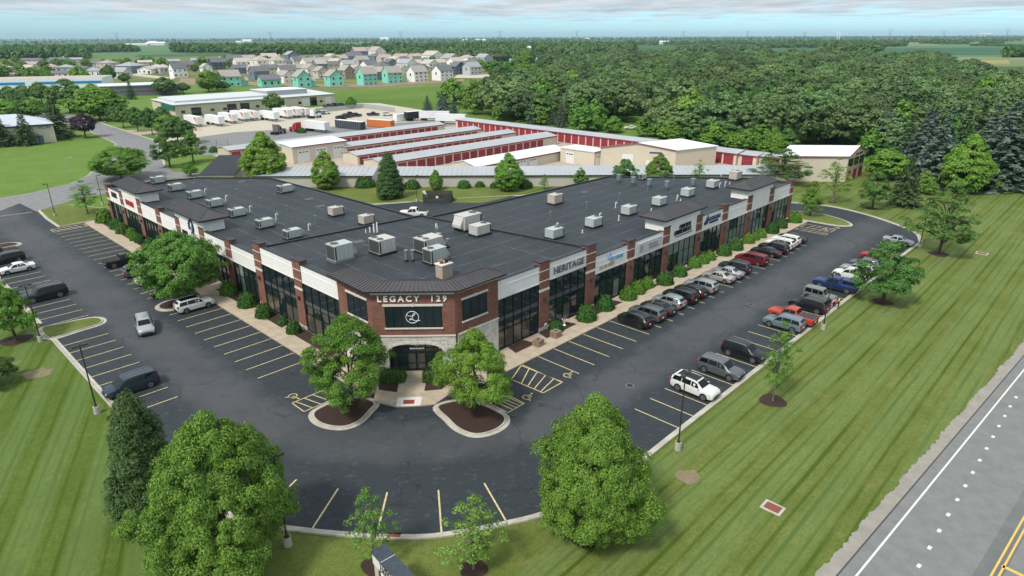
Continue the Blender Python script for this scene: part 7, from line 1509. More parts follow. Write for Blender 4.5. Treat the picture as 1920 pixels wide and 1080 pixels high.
    for k in range(5): a_ = 2*math.pi*(k+0.5)/5; sp_m.hexa([(wr*.18*math.cos(a_-.5), 0.116, wr*.18*math.sin(a_-.5)), (wr*.6*math.cos(a_-.24), 0.116, wr*.6*math.sin(a_-.24)), (wr*.6*math.cos(a_+.24), 0.116, wr*.6*math.sin(a_+.24)), (wr*.18*math.cos(a_+.5), 0.116, wr*.18*math.sin(a_+.5)), (wr*.18*math.cos(a_-.5), 0.121, wr*.18*math.sin(a_-.5)), (wr*.6*math.cos(a_-.24), 0.121, wr*.6*math.sin(a_-.24)), (wr*.6*math.cos(a_+.24), 0.121, wr*.6*math.sin(a_+.24)), (wr*.18*math.cos(a_+.5), 0.121, wr*.18*math.sin(a_+.5))])
    CARM[kind] = (P_, tyre, rimm, sp_m.mesh('rim_opening', M_RUB)); return CARM[kind]
def car(kind, colour, loc, rz, label, cat=None, group='cars in the car park', scale=1.0, rails=True, darkrim=False, roof=None, bedcover=False, z=0.0):
    P_, tyre, rim, spk = car_parts(kind); T = TYPES[kind]; nm = {'suv': 'sport_utility_vehicle', 'hatch': 'crossover_car', 'sedan': 'sedan_car', 'van': 'minivan', 'pickup': 'pickup_truck', 'jeep': 'off_road_vehicle'}[kind]
    o = empty(nm, (loc[0], loc[1], z), rz, label, cat or {'pickup': 'pickup truck', 'van': 'minivan'}.get(kind, 'car'), group); o.scale = (scale, scale, scale)
    for n_, me, mode in P_:
        if me is None:
            if roof is None: continue
            st = T['st']; a, b = T['roof']; mb = MB(); x0, x1 = st[a][0]+0.25, st[b][0]-0.05; mb.box(x0, x1, -0.56, 0.56, interp(st, (x0+x1)/2)[6]-0.1, interp(st, (x0+x1)/2)[6]+0.022); mb.build('sunroof', roof, o); continue
        if mode == 'rail' and not rails: continue
        q = link(n_, me, o)
        if mode == 'paint': q.material_slots[0].link = 'OBJECT'; q.material_slots[0].material = PAINT[colour]
        if mode == 'bed' and bedcover: q.material_slots[0].link = 'OBJECT'; q.material_slots[0].material = mat('bed_cover', (0.04, 0.045, 0.05), 0.7)
    for x in T['wb']:
        w_ = max(interp(T['st'], x)[1], interp(T['st'], x)[3])*1.015
        for sy in (-1, 1):
            w = link('wheel', tyre, o, (x, sy*(w_-0.085), T['wr']), (0, 0, 0 if sy > 0 else math.pi)); r_ = link('rim', rim, w)
            if darkrim: r_.material_slots[0].link = 'OBJECT'; r_.material_slots[0].material = M_RIMD
            link('rim_opening', spk, w)
    return o
RZ_R = ROTZ+math.pi/2        # nose towards the right wing (+t)
RZ_RO = ROTZ-math.pi/2       # nose towards the highway lawn (-t)
def bay_r(k): return 28.25+2.743*(k+0.5)
J = lambda: random.uniform(-0.05, 0.05)
GRW = 'cars parked nose-in along the right wing'
for k, kd, c, lb, kw in ((0, 'hatch', 'black', 'black crossover nearest the entrance in the row along the right wing', dict(darkrim=True)), (1, 'suv', 'grey', 'grey sport utility beside the nearest black crossover', {}), (2, 'sedan', 'black', 'black sedan between grey sport utility and sage silver crossover', {}), (3, 'hatch', 'sage', 'sage silver crossover with dark rear window in the right wing row', {}), (4, 'suv', 'black', 'black sport utility right of the sage silver crossover', {}), (5, 'hatch', 'black', 'black car between a black sport utility and a silver one', dict(rails=False)), (6, 'suv', 'silver', 'silver sport utility before the empty bay of the right wing row', {}), (8, 'sedan', 'beige', 'beige silver sedan after the empty bay', {}), (9, 'sedan', 'silver', 'pale silver sedan beside the beige one', {}), (10, 'suv', 'charcoal', 'charcoal boxy sport utility behind the two pale sedans', {}), (12, 'van', 'darkred', 'dark red minivan in the row along the right wing', dict(rails=False)), (14, 'sedan', 'black', 'black sedan beyond the dark red minivan', {}), (15, 'suv', 'black', 'black sport utility with spare wheel beyond the black sedan', {}), (16, 'suv', 'white', 'white sport utility, nearer of two together', {}), (17, 'suv', 'white', 'white sport utility, farther of two together', {}), (18, 'sedan', 'black', 'last black sedan beside the hatched bay at the wing end', {})):
    car(kd, c, P(bay_r(k)+J(), -6.9+random.uniform(-0.25, 0.1)), RZ_R+random.uniform(-0.02, 0.02), lb, group=GRW, **kw)
GRO = 'cars parked along the highway lawn'
def bay_o(k): return 18.15+2.743*(k+0.5)
for k, kd, c, rz, lb, kw in ((0, 'suv', 'white', RZ_RO, 'white crossover with black glass roof, nearest in the row by the highway lawn', dict(roof=M_CGLASS)), (2, 'suv', 'grey', RZ_RO, 'dark grey sport utility second in the row by the highway lawn', {}), (4, 'suv', 'black', RZ_RO, 'black crossover with chrome roof rails behind the thin young tree', {}), (8, 'suv', 'teal', RZ_R, 'blue-grey estate car backed towards the lawn beside the orange pickup', {}), (9, 'pickup', 'orange', RZ_R, 'orange-red pickup with black bed cover', dict(bedcover=True, darkrim=True)), (10.9, 'suv', 'black', RZ_R, 'black sport utility between orange pickup and grey off-roader', {}), (12.4, 'jeep', 'olive', RZ_RO, 'boxy grey-green off-road vehicle by the two people', dict(darkrim=True)), (14.6, 'pickup', 'blue', RZ_R, 'blue pickup with covered bed', {}), (16.8, 'suv', 'white', RZ_R, 'white sport utility behind the blue pickup', {}), (17.9, 'suv', 'silver', RZ_R, 'silver sport utility behind the lawn tree', {}), (19.2, 'hatch', 'grey', RZ_R, 'grey car with bright roof rails behind the lawn tree', {}), (21.2, 'hatch', 'red', RZ_R, 'bright red car half hidden by the lawn tree', dict(rails=False)), (25.6, 'sedan', 'silver', RZ_RO, 'silver sedan parked alone at the far corner of the car park', {})):
    car(kd, c, P(bay_o(k)+J(), -21.0 if kd != 'pickup' else -20.9), rz+random.uniform(-0.02, 0.02), lb, group=GRO, **kw)
# camper top on the blue pickup
blue = [o for o in COL.objects if o.get('label') == 'blue pickup with covered bed'][0]
MB().hexa([(-2.9, -0.92, 1.22), (-0.86, -0.92, 1.22), (-0.86, 0.92, 1.22), (-2.9, 0.92, 1.22), (-2.75, -0.72, 1.86), (-0.9, -0.74, 1.9), (-0.9, 0.74, 1.9), (-2.75, 0.72, 1.86)]).build('bed_canopy', PAINT['blue'], blue)
for sy in (-1, 1): MB().hexa([(-2.6, sy*0.88, 1.36), (-1.1, sy*0.88, 1.36), (-1.1, sy*0.86, 1.36), (-2.6, sy*0.86, 1.36), (-2.5, sy*0.785, 1.76), (-1.1, sy*0.795, 1.78), (-1.1, sy*0.76, 1.78), (-2.5, sy*0.75, 1.76)]).build('side_window', M_CGLASS, blue)
RZ_L = ROTZ; RZ_LO = ROTZ+math.pi       # nose towards the left wing (+s) / away
GL_ = 'cars parked on the left side'
def near_st(px, py): return gst(px, py)
car('suv', 'white', P(-6.7, 38.6), RZ_L, 'white sport utility with black sunroof nosed up to the left wing pavement', group=GL_, roof=M_CGLASS)
car('sedan', 'black', P(-7.0, 46.8), RZ_L, 'black car mostly hidden under the broad island tree', group=GL_); car('hatch', 'white', P(-7.0, 53.2), RZ_L, 'small white car peeping out behind the broad island tree', group=GL_)
car('suv', 'grey', P(-6.9, 58.6), RZ_L, 'grey sport utility with roof rails beside the broad island tree', group=GL_); car('pickup', 'black', P(-6.9, 65.6), RZ_L, 'black pickup parked nose-in along the left wing', group=GL_)
car('van', 'navy', P(-20.0, 21.3), RZ_LO, 'dark blue-grey minivan parked alone on the lower left', group=GL_); car('suv', 'black', P(-19.6, 57.6), RZ_LO, 'black long sport utility with roof rails on the left edge', group=GL_, scale=1.12)
car('sedan', 'white', P(-19.7, 74.0), RZ_LO, 'white sedan at the left edge of the picture', group=GL_); car('suv', 'black', P(-19.8, 80.5), RZ_LO, 'black sport utility behind the white sedan at the left edge', group=GL_); car('pickup', 'black', P(-20.4, 84.6), RZ_LO, 'black pickup farthest at the left edge', group=GL_)
car('suv', 'silver', g(273, 619), -0.98, 'silver sport utility driving along the left lane', group='moving cars')
car('pickup', 'white', g(776, 406), math.pi*0.98, 'white pickup parked in the rear court between the wings', group='cars in the rear court')
car('sedan', 'white', g(1182, 242), math.pi, 'white car parked in the clearing of the wood', group='cars by the wood', z=0.0)
YG = 'vehicles in the truck yard'
for i, (px, py, kd, c, rz, lb) in enumerate([(640, 224, 'suv', 'black', 0.7, 'black car, leftmost of the dark group in the truck yard'), (650, 221, 'suv', 'charcoal', 0.7, 'charcoal car in the dark group in the truck yard'), (656, 217, 'pickup', 'black', 0.7, 'black pickup in the dark group in the truck yard'), (667, 219, 'pickup', 'black', 0.7, 'black pickup on the right of the dark group'), (639, 222, 'sedan', 'darkred', 0.3, 'dark red car in front of the dark group'), (598, 215, 'pickup', 'teal', 0.5, 'pale blue pickup beside the white lorry cab'), (610, 214, 'van', 'white', 0.4, 'white van right of the pale blue pickup'), (727, 217, 'suv', 'white', 0.2, 'white car near the mobile office'), (700, 217, 'pickup', 'black', 0.1, 'dark pickup along the yard fence'), (630, 199, 'suv', 'black', 0.6, 'black car by the last dock door'), (640, 199, 'suv', 'navy', 0.6, 'dark blue car by the last dock door'), (616, 201, 'pickup', 'charcoal', 0.4, 'charcoal pickup by the depot wall')]):
    car(kd, c, g(px, py), rz, lb, group=YG)
# ================================================================== lamps, sign, people, planters
def light_pole(px, py, label, H=7.4, arm=None, base=True, m=None, group='car park lamp posts'):
    m = m or mat('pole_bronze', (0.035, 0.027, 0.024), 0.5); o = empty('lamp_post', g(px, py), ROTZ, label, 'lamp post', group); zb = 0.0
    if base: MB().cyl(0, 0, -0.1, 0.75, 0.30, 14, 0.29).build('concrete_base', M_KERB, o, 50); zb = 0.75; MB().box(-0.17, 0.17, -0.17, 0.17, 0.75, 0.82).build('base_plate', m, o)
    MB().tube([(0, 0, zb), (0, 0, H)], [0.075, 0.055], 4).build('pole', m, o)
    for dx in ((-0.42, 0.42) if arm is None else arm):
        a = math.copysign(1, dx); MB().box(0, dx*0.5, -0.03, 0.03, H-0.12, H-0.06).build('arm', m, o); hd_ = MB().box(dx-0.24, dx+0.24, -0.15, 0.15, H-0.13, H).build('lamp_head', m, o); MB().box(dx-0.18, dx+0.18, -0.11, 0.11, H-0.155, H-0.13).build('lens', M_RTU_W, hd_)
    return o
light_pole(540, 1022, 'slim dark lamp post on a concrete base at the front of the car park', 7.6); light_pole(183, 774, 'dark twin-headed lamp post beside the dark blue minivan', 7.3); light_pole(1271, 842, 'dark lamp post on a concrete base beside the white crossover', 7.5); light_pole(77, 640, 'dark lamp post by the round tree at the left edge', 7.3); light_pole(104, 406, 'dark single lamp post on the grass corner at the far left', 6.8, (-0.5,)); light_pole(1543, 617, 'dark lamp post by the boxy off-roader and the people', 7.4); light_pole(782, 378, 'thin dark lamp post in the rear court', 5.8, (-0.4, 0.4)); light_pole(1724, 463, 'lamp post on a square base at the far corner of the car park', 6.5); light_pole(6, 532, 'dark lamp post cut by the left edge', 7.2, (0.5,)); light_pole(193, 384, 'thin lamp post behind the first tower of the left wing', 6.5, (0.5,))
M_GPOLE = mat('pole_grey', (0.34, 0.36, 0.36), 0.5)
def street_lamp(px, py, top, label, dx=1.6):
    b = g(px, py); H = top_z(b, top); o = empty('street_lamp', b, 0, label, 'street lamp', 'pale street lamps'); MB().tube([(0, 0, 0), (0, 0, H-0.5)], [0.11, 0.07], 6).build('pole', M_GPOLE, o); MB().tube([(0, 0, H-0.5), (dx*0.3, 0, H-0.1), (dx, 0, H)], 0.05, 5).build('arm', M_GPOLE, o); MB().box(dx-0.1, dx+0.7, -0.18, 0.18, H-0.08, H+0.06).build('lamp_head', M_GPOLE, o)
street_lamp(194, 264, 228, 'pale grey street lamp at the start of the left street'); street_lamp(130, 338, 295, 'faint grey street lamp on the left lawn'); street_lamp(332, 174, 158, 'white mast by the end of the grey hall', 0.3)
# roadside sign
sg = empty('monument_sign', (0, 0, 0), 0, 'roadside sign with dark flat cap, lettered YORKVILLE DESIGN, cut by the bottom edge', 'sign')
ZS = 3.3; a, b, c = g(697, 1034, ZS), g(720.8, 1021, ZS), g(815, 1080, ZS); dl = (c-a); wv = b-a; ln = wv.normalized(); dl = (dl-ln*dl.dot(ln)); dl = dl.normalized(); 
LS = 5.6; WS = wv.length
def sgp(u, v, z): return tuple(a+dl*u+ln*v+Vector((0, 0, z-ZS)))
def sgbox(u0, u1, v0, v1, z0, z1, m, nm, par=sg):
    mb = MB(); q = [sgp(u0, v0, z0), sgp(u1, v0, z0), sgp(u1, v1, z0), sgp(u0, v1, z0), sgp(u0, v0, z1), sgp(u1, v0, z1), sgp(u1, v1, z1), sgp(u0, v1, z1)]
    if (Vector(q[1])-Vector(q[0])).cross(Vector(q[3])-Vector(q[0])).z < 0: q = [q[3], q[2], q[1], q[0], q[7], q[6], q[5], q[4]]
    mb.hexa(q); return mb.build(nm, m, par)
M_SIGNCAP = mat('slate_cap', (0.040, 0.052, 0.068), 0.5, var=0.2, vscale=3); sgbox(-0.08, 1.18, -0.06, WS+0.06, ZS-0.10, ZS, M_SIGNCAP, 'cap'); sgbox(1.21, LS+0.08, -0.06, WS+0.06, ZS-0.10, ZS, M_SIGNCAP, 'cap'); sgbox(1.18, 1.21, -0.05, WS+0.05, ZS-0.09, ZS-0.002, M_WHITE, 'cap_joint')
sgbox(0, LS, 0, WS, ZS-0.95, ZS-0.10, mat('sign_cream', (0.70, 0.69, 0.64), 0.7, var=0.05), 'header_panel'); sgbox(0.05, 0.55, 0.05, WS-0.05, 0, ZS-0.95, M_TANM, 'sign_leg'); sgbox(0.55, LS-0.55, 0.12, WS-0.12, 0.6, ZS-0.98, M_WHITE, 'tenant_panel'); sgbox(LS-0.55, LS-0.05, 0.05, WS-0.05, 0, ZS-0.95, M_TANM, 'sign_leg'); sgbox(0.62, 0.72, 0.06, 0.12, 0.6, ZS-0.98, M_DARKMETAL, 'panel_frame')
for r_ in (0.55, 1.0, 1.45): sgbox(0.7, LS-0.6, 0.10, 0.12, ZS-1.0-r_, ZS-0.96-r_, M_DARKMETAL, 'panel_frame')
for s_, z_, u_ in (('YORKVILLE', ZS-0.36, 2.15), ('DESIGN CENTER', ZS-0.74, 2.75)):
    me = text_mesh(s_, 0.46, 0.015, 0.0, 1.05); me.materials.clear(); me.materials.append(M_DARKMETAL); t_ = bpy.data.objects.new('sign_lettering', me); COL.objects.link(t_); t_.parent = sg
    p_ = Vector(sgp(u_, -0.02, z_)); X = dl; Y = Vector((0, 0, 1)); Z = X.cross(Y); t_.matrix_local = Matrix(((X.x, Y.x, Z.x, p_.x), (X.y, Y.y, Z.y, p_.y), (X.z, Y.z, Z.z, p_.z), (0, 0, 0, 1)))
# two people by the off-road vehicle
def person(loc, rz, joints, cols, label):
    """skinned figure: joints name -> (x,y,z,r); one continuous body, coloured by where the clothes are"""
    bone = [('hip', 'belly'), ('belly', 'chest'), ('chest', 'neck'), ('neck', 'head'), ('head', 'crown'), ('chest', 'shL'), ('shL', 'elL'), ('elL', 'haL'), ('chest', 'shR'), ('shR', 'elR'), ('elR', 'haR'), ('hip', 'knL'), ('knL', 'anL'), ('anL', 'toL'), ('hip', 'knR'), ('knR', 'anR'), ('anR', 'toR')]
    names = list(joints); me = bpy.data.meshes.new('person'); me.from_pydata([joints[n][:3] for n in names], [(names.index(p), names.index(q)) for p, q in bone], [])
    o = bpy.data.objects.new('person', me); COL.objects.link(o); md = o.modifiers.new('skin', 'SKIN'); me.skin_vertices or o.data.skin_vertices
    for n, sv in zip(names, me.skin_vertices[0].data): sv.radius = (joints[n][3], joints[n][3]); sv.use_root = n == 'hip'
    o.modifiers.new('sub', 'SUBSURF').levels = 1; dg = bpy.context.evaluated_depsgraph_get(); m2 = bpy.data.meshes.new_from_object(o.evaluated_get(dg)); bpy.data.objects.remove(o)
    o = bpy.data.objects.new('person', m2); COL.objects.link(o); o.location = loc; o.rotation_euler = (0, 0, rz); m2.materials.clear()
    for c in cols: m2.materials.append(c)
    seg = [(Vector(joints[p][:3]), Vector(joints[q][:3]), i) for p, q, i in (('hip', 'belly', 1), ('belly', 'chest', 0), ('chest', 'neck', 0), ('neck', 'head', 2), ('head', 'crown', 3), ('chest', 'shL', 0), ('shL', 'elL', 0), ('elL', 'haL', 2), ('chest', 'shR', 0), ('shR', 'elR', 0), ('elR', 'haR', 2), ('hip', 'knL', 1), ('knL', 'anL', 1), ('anL', 'toL', 4), ('hip', 'knR', 1), ('knR', 'anR', 1), ('anR', 'toR', 4))]
    for p in m2.polygons:
        c = p.center; best = min(seg, key=lambda s: ((c-s[0]-(s[1]-s[0])*max(0, min(1, (c-s[0]).dot(s[1]-s[0])/max(1e-6, (s[1]-s[0]).length_squared)))).length)); p.material_index = best[2]; p.use_smooth = True
    return tag(o, label, 'person', 'people by the parked cars')
M_SKIN = mat('skin', (0.42, 0.24, 0.17), 0.6); M_HAIR = mat('hair', (0.05, 0.035, 0.025), 0.8); M_YEL = mat('yellow_shirt', (0.62, 0.52, 0.06), 0.8); M_PINK = mat('pink_top', (0.50, 0.25, 0.30), 0.8); M_DRK = mat('dark_trousers', (0.014, 0.014, 0.018), 0.9); M_SHOE = mat('shoe', (0.03, 0.03, 0.03), 0.8)
person(g(1571, 579), 2.6, dict(hip=(0, 0, .92, .13), belly=(0, 0, 1.08, .13), chest=(0.03, 0, 1.32, .15), neck=(0.04, 0, 1.50, .055), head=(0.07, 0, 1.60, .09), crown=(0.07, 0, 1.70, .09), shL=(0.02, .20, 1.42, .06), elL=(0.10, .26, 1.15, .045), haL=(0.30, .20, 1.05, .035), shR=(0.02, -.20, 1.42, .06), elR=(0.12, -.25, 1.16, .045), haR=(0.33, -.15, 1.10, .035), knL=(0.03, .11, .5, .07), anL=(0, .12, .08, .05), toL=(0.16, .13, .04, .04), knR=(0.05, -.11, .5, .07), anR=(0.02, -.12, .08, .05), toR=(0.18, -.13, .04, .04)), [M_YEL, M_DRK, M_SKIN, M_HAIR, M_SHOE], 'person in a yellow shirt and dark trousers standing behind the grey off-roader')
person(g(1559, 578), -0.4, dict(hip=(-0.12, 0, .86, .13), belly=(0.02, 0, 1.0, .13), chest=(0.24, 0, 1.16, .15), neck=(0.38, 0, 1.27, .055), head=(0.46, 0, 1.33, .09), crown=(0.52, 0, 1.41, .09), shL=(0.26, .19, 1.22, .06), elL=(0.36, .22, .98, .045), haL=(0.52, .16, .86, .035), shR=(0.26, -.19, 1.22, .06), elR=(0.38, -.21, .97, .045), haR=(0.55, -.12, .88, .035), knL=(0.02, .11, .47, .07), anL=(-0.08, .12, .08, .05), toL=(0.08, .13, .04, .04), knR=(0.02, -.11, .47, .07), anR=(-0.08, -.12, .08, .05), toR=(0.08, -.13, .04, .04)), [M_PINK, M_PINK, M_SKIN, M_HAIR, M_SHOE], 'person in pink bending forward beside the grey off-roader')
def manhole(px, py, label):
    o = empty('manhole_cover', g(px, py, 0.004), ROTZ, label, 'manhole cover'); MB().cyl(0, 0, -0.05, 0.012, 0.44, 18).build('frame', M_STREET, o); MB().cyl(0, 0, -0.05, 0.018, 0.36, 18).build('lid', M_DARKMETAL, o)
manhole(1181, 723, 'round manhole cover in a dusty patch of the right lane'); manhole(1407, 571, 'farther round manhole cover in the right lane')
def planter(px, py, label):
    o = empty('stone_planter', g(px, py, 0.12), ROTZ, label, 'planter', 'rough stone planters'); m = mat('rough_stone', (0.17, 0.115, 0.075), 0.95, col2=(0.33, 0.25, 0.18), vscale=5, bump=0.9, bscale=7)
    for i in range(3):
        for j in range(3):
            for k in range(3):
                if i == 1 and j == 1 and k > 0: continue
                x, y, z = (i-1)*0.34, (j-1)*0.34, k*0.26; d = lambda: random.uniform(-0.02, 0.02); MB().box(x-0.165+d(), x+0.165+d(), y-0.165+d(), y+0.165+d(), z, z+0.25+d()).build('stone', m, o)
    MB().box(-0.17, 0.17, -0.17, 0.17, 0.26, 0.7).build('soil', M_MULCH, o)
planter(1042, 631, 'rough stone planter on the pavement in front of the second pier'); planter(1009, 647, 'rough stone planter nearer the entrance on the pavement')
ur = empty('urn', g(1058, 610, 0.13), 0, 'white garden urn in the bed by the second pier', 'urn'); MB().tube([(0, 0, 0), (0, 0, .08), (0, 0, .12), (0, 0, .35), (0, 0, .45), (0, 0, .8), (0, 0, .88)], [.22, .22, .10, .09, .18, .30, .34], 14).build('vase', M_WHITE, ur, 50); MB().cyl(0, 0, .86, .9, .27, 12).build('soil', M_MULCH, ur)
dp_ = empty('downpipe_bend', g(1025, 616, 0.13), ROTZ, 'white curved pipe beside the stone planter', 'pipe'); MB().tube([(0, 0, 0), (0, 0, .5), (-.08, 0, .68), (-.25, 0, .75), (-.4, 0, .68), (-.42, 0, .5)], 0.11, 8).build('pipe', M_PVC, dp_, 60)
# ================================================================== suburb, farms and the horizon
HW = {'white': (0.80, 0.80, 0.78), 'cream': (0.76, 0.72, 0.64), 'tan': (0.56, 0.49, 0.41), 'grey': (0.42, 0.43, 0.44), 'blue-grey': (0.16, 0.20, 0.25), 'brown': (0.34, 0.27, 0.22), 'green-wrapped': (0.22, 0.62, 0.49), 'navy': (0.06, 0.085, 0.12), 'beige': (0.60, 0.54, 0.46)}
HR = {'dark grey': (0.14, 0.145, 0.155), 'brown-grey': (0.33, 0.30, 0.27), 'tan': (0.44, 0.39, 0.34), 'grey': (0.31, 0.32, 0.33), 'reddish': (0.40, 0.32, 0.285), 'pale': (0.44, 0.40, 0.33)}
for k, c in HW.items(): mat('wall_'+k, c, 0.85, var=0.06, vscale=0.4)
for k, c in HR.items(): mat('shingle_'+k, c, 0.9, var=0.12, vscale=0.5)
M_HWIN = mat('house_window', (0.03, 0.035, 0.04), 0.15)
def house(px, py, wpx, hpx, wall, roof, rz, label, gable='side', storeys=2, chimney=False, garage=None, group='houses of the suburb', wins=True, walk=False):
    b = g(px, py); m = mpp(b); W = wpx*m; H = hpx*m*1.02; D = W*0.72 if gable == 'side' else W*1.15; o = empty('house', b, rz, label, 'house', group); wm, rm = MATS['wall_'+wall], MATS['shingle_'+roof]
    zw = H*0.64; zr = H; hx, hy = W/2, D/2
    mb = MB(); mb.box(-hx, hx, -hy, hy, 0, zw)
    if gable == 'side': mb.face([(-hx, hy, zw), (-hx, -hy, zw), (-hx, 0, zr)]); mb.face([(hx, -hy, zw), (hx, hy, zw), (hx, 0, zr)])
    elif gable == 'front': mb.face([(-hx, -hy, zw), (hx, -hy, zw), (0, -hy, zr)]); mb.face([(hx, hy, zw), (-hx, hy, zw), (0, hy, zr)])
    mb.build('wall', wm, o); ov = 0.5; t = 0.25; mb = MB()
    if gable == 'side':
        for s in (-1, 1):
            q = [(-hx-ov, s*(hy+ov), zw-0.35), (hx+ov, s*(hy+ov), zw-0.35), (hx+ov, 0, zr), (-hx-ov, 0, zr)]; q = q if s < 0 else [q[1], q[0], q[3], q[2]]; mb.hexa(q+[(x, y, z+t) for x, y, z in q])
    elif gable == 'front':
        for s in (-1, 1):
            q = [(s*(hx+ov), -hy-ov, zw-0.35), (s*(hx+ov), hy+ov, zw-0.35), (0, hy+ov, zr), (0, -hy-ov, zr)]; q = q if s > 0 else [q[1], q[0], q[3], q[2]]; mb.hexa(q+[(x, y, z+t) for x, y, z in q])
    else:
        e = [(-hx-ov, -hy-ov, zw), (hx+ov, -hy-ov, zw), (hx+ov, hy+ov, zw), (-hx-ov, hy+ov, zw)]; r_ = hx-hy*0.9; r0, r1 = (-max(r_, 0.3), 0, zr), (max(r_, 0.3), 0, zr)
        mb.face([e[0], e[1], r1, r0]); mb.face([e[1], e[2], r1]); mb.face([e[2], e[3], r0, r1]); mb.face([e[3], e[0], r0]); mb.face(e[::-1])
    rf = mb.build('roof', rm, o)
    if chimney: MB().box(hx*0.5, hx*0.5+1.2, -0.6, 0.6, zw, zr+1.6).build('chimney', MATS['wall_cream'], rf)
    if wins:
        n = 3 if W > 11 else 2; fl = zw/storeys
        for s in range(storeys):
            for i in range(n):
                x = -hx+W*(i+0.5)/n+random.uniform(-0.3, 0.3); z = fl*s+fl*0.32; w_, h_ = random.choice((0.9, 1.3, 1.7))/1, fl*0.42
                if s == 0 and i == n-1 and not walk: h_ = fl*0.62; z = fl*0.05
                f = MB().box(x-w_/2-0.15, x+w_/2+0.15, -hy-0.08, -hy+0.05, z-0.15, z+h_+0.15).build('window', M_WHITE if wall != 'white' else wm, o); MB().box(x-w_/2, x+w_/2, -hy-0.12, -hy-0.02, z, z+h_).build('pane', M_HWIN, f)
        for sx in (-1, 1):
            f = MB().box(sx*hx-0.05, sx*(hx+0.1), -0.7, 0.7, zw*0.6, zw*0.85).build('window', M_HWIN, o)
    if garage:
        gw = W*0.42; gx = hx+gw/2 if garage > 0 else -hx-gw/2; gz = zw*0.52; MB().box(gx-gw/2, gx+gw/2, -hy*0.7, hy*0.6, 0, gz).build('garage_wing', wm, o)
        q = [(gx-gw/2-0.3, -hy*0.7-0.4, gz-0.1), (gx+gw/2+0.3, -hy*0.7-0.4, gz-0.1), (gx+gw/2+0.3, 0, gz+H*0.2), (gx-gw/2-0.3, 0, gz+H*0.2)]; q2 = [(gx+gw/2+0.3, hy*0.6+0.4, gz-0.1), (gx-gw/2-0.3, hy*0.6+0.4, gz-0.1), q[3], q[2]]
        mb = MB(); mb.hexa(q+[(x, y, z+t) for x, y, z in q]); mb.hexa(q2+[(x, y, z+t) for x, y, z in q2]); mb.build('garage_roof', rm, o)
    return o
F = 'front row of the suburb'
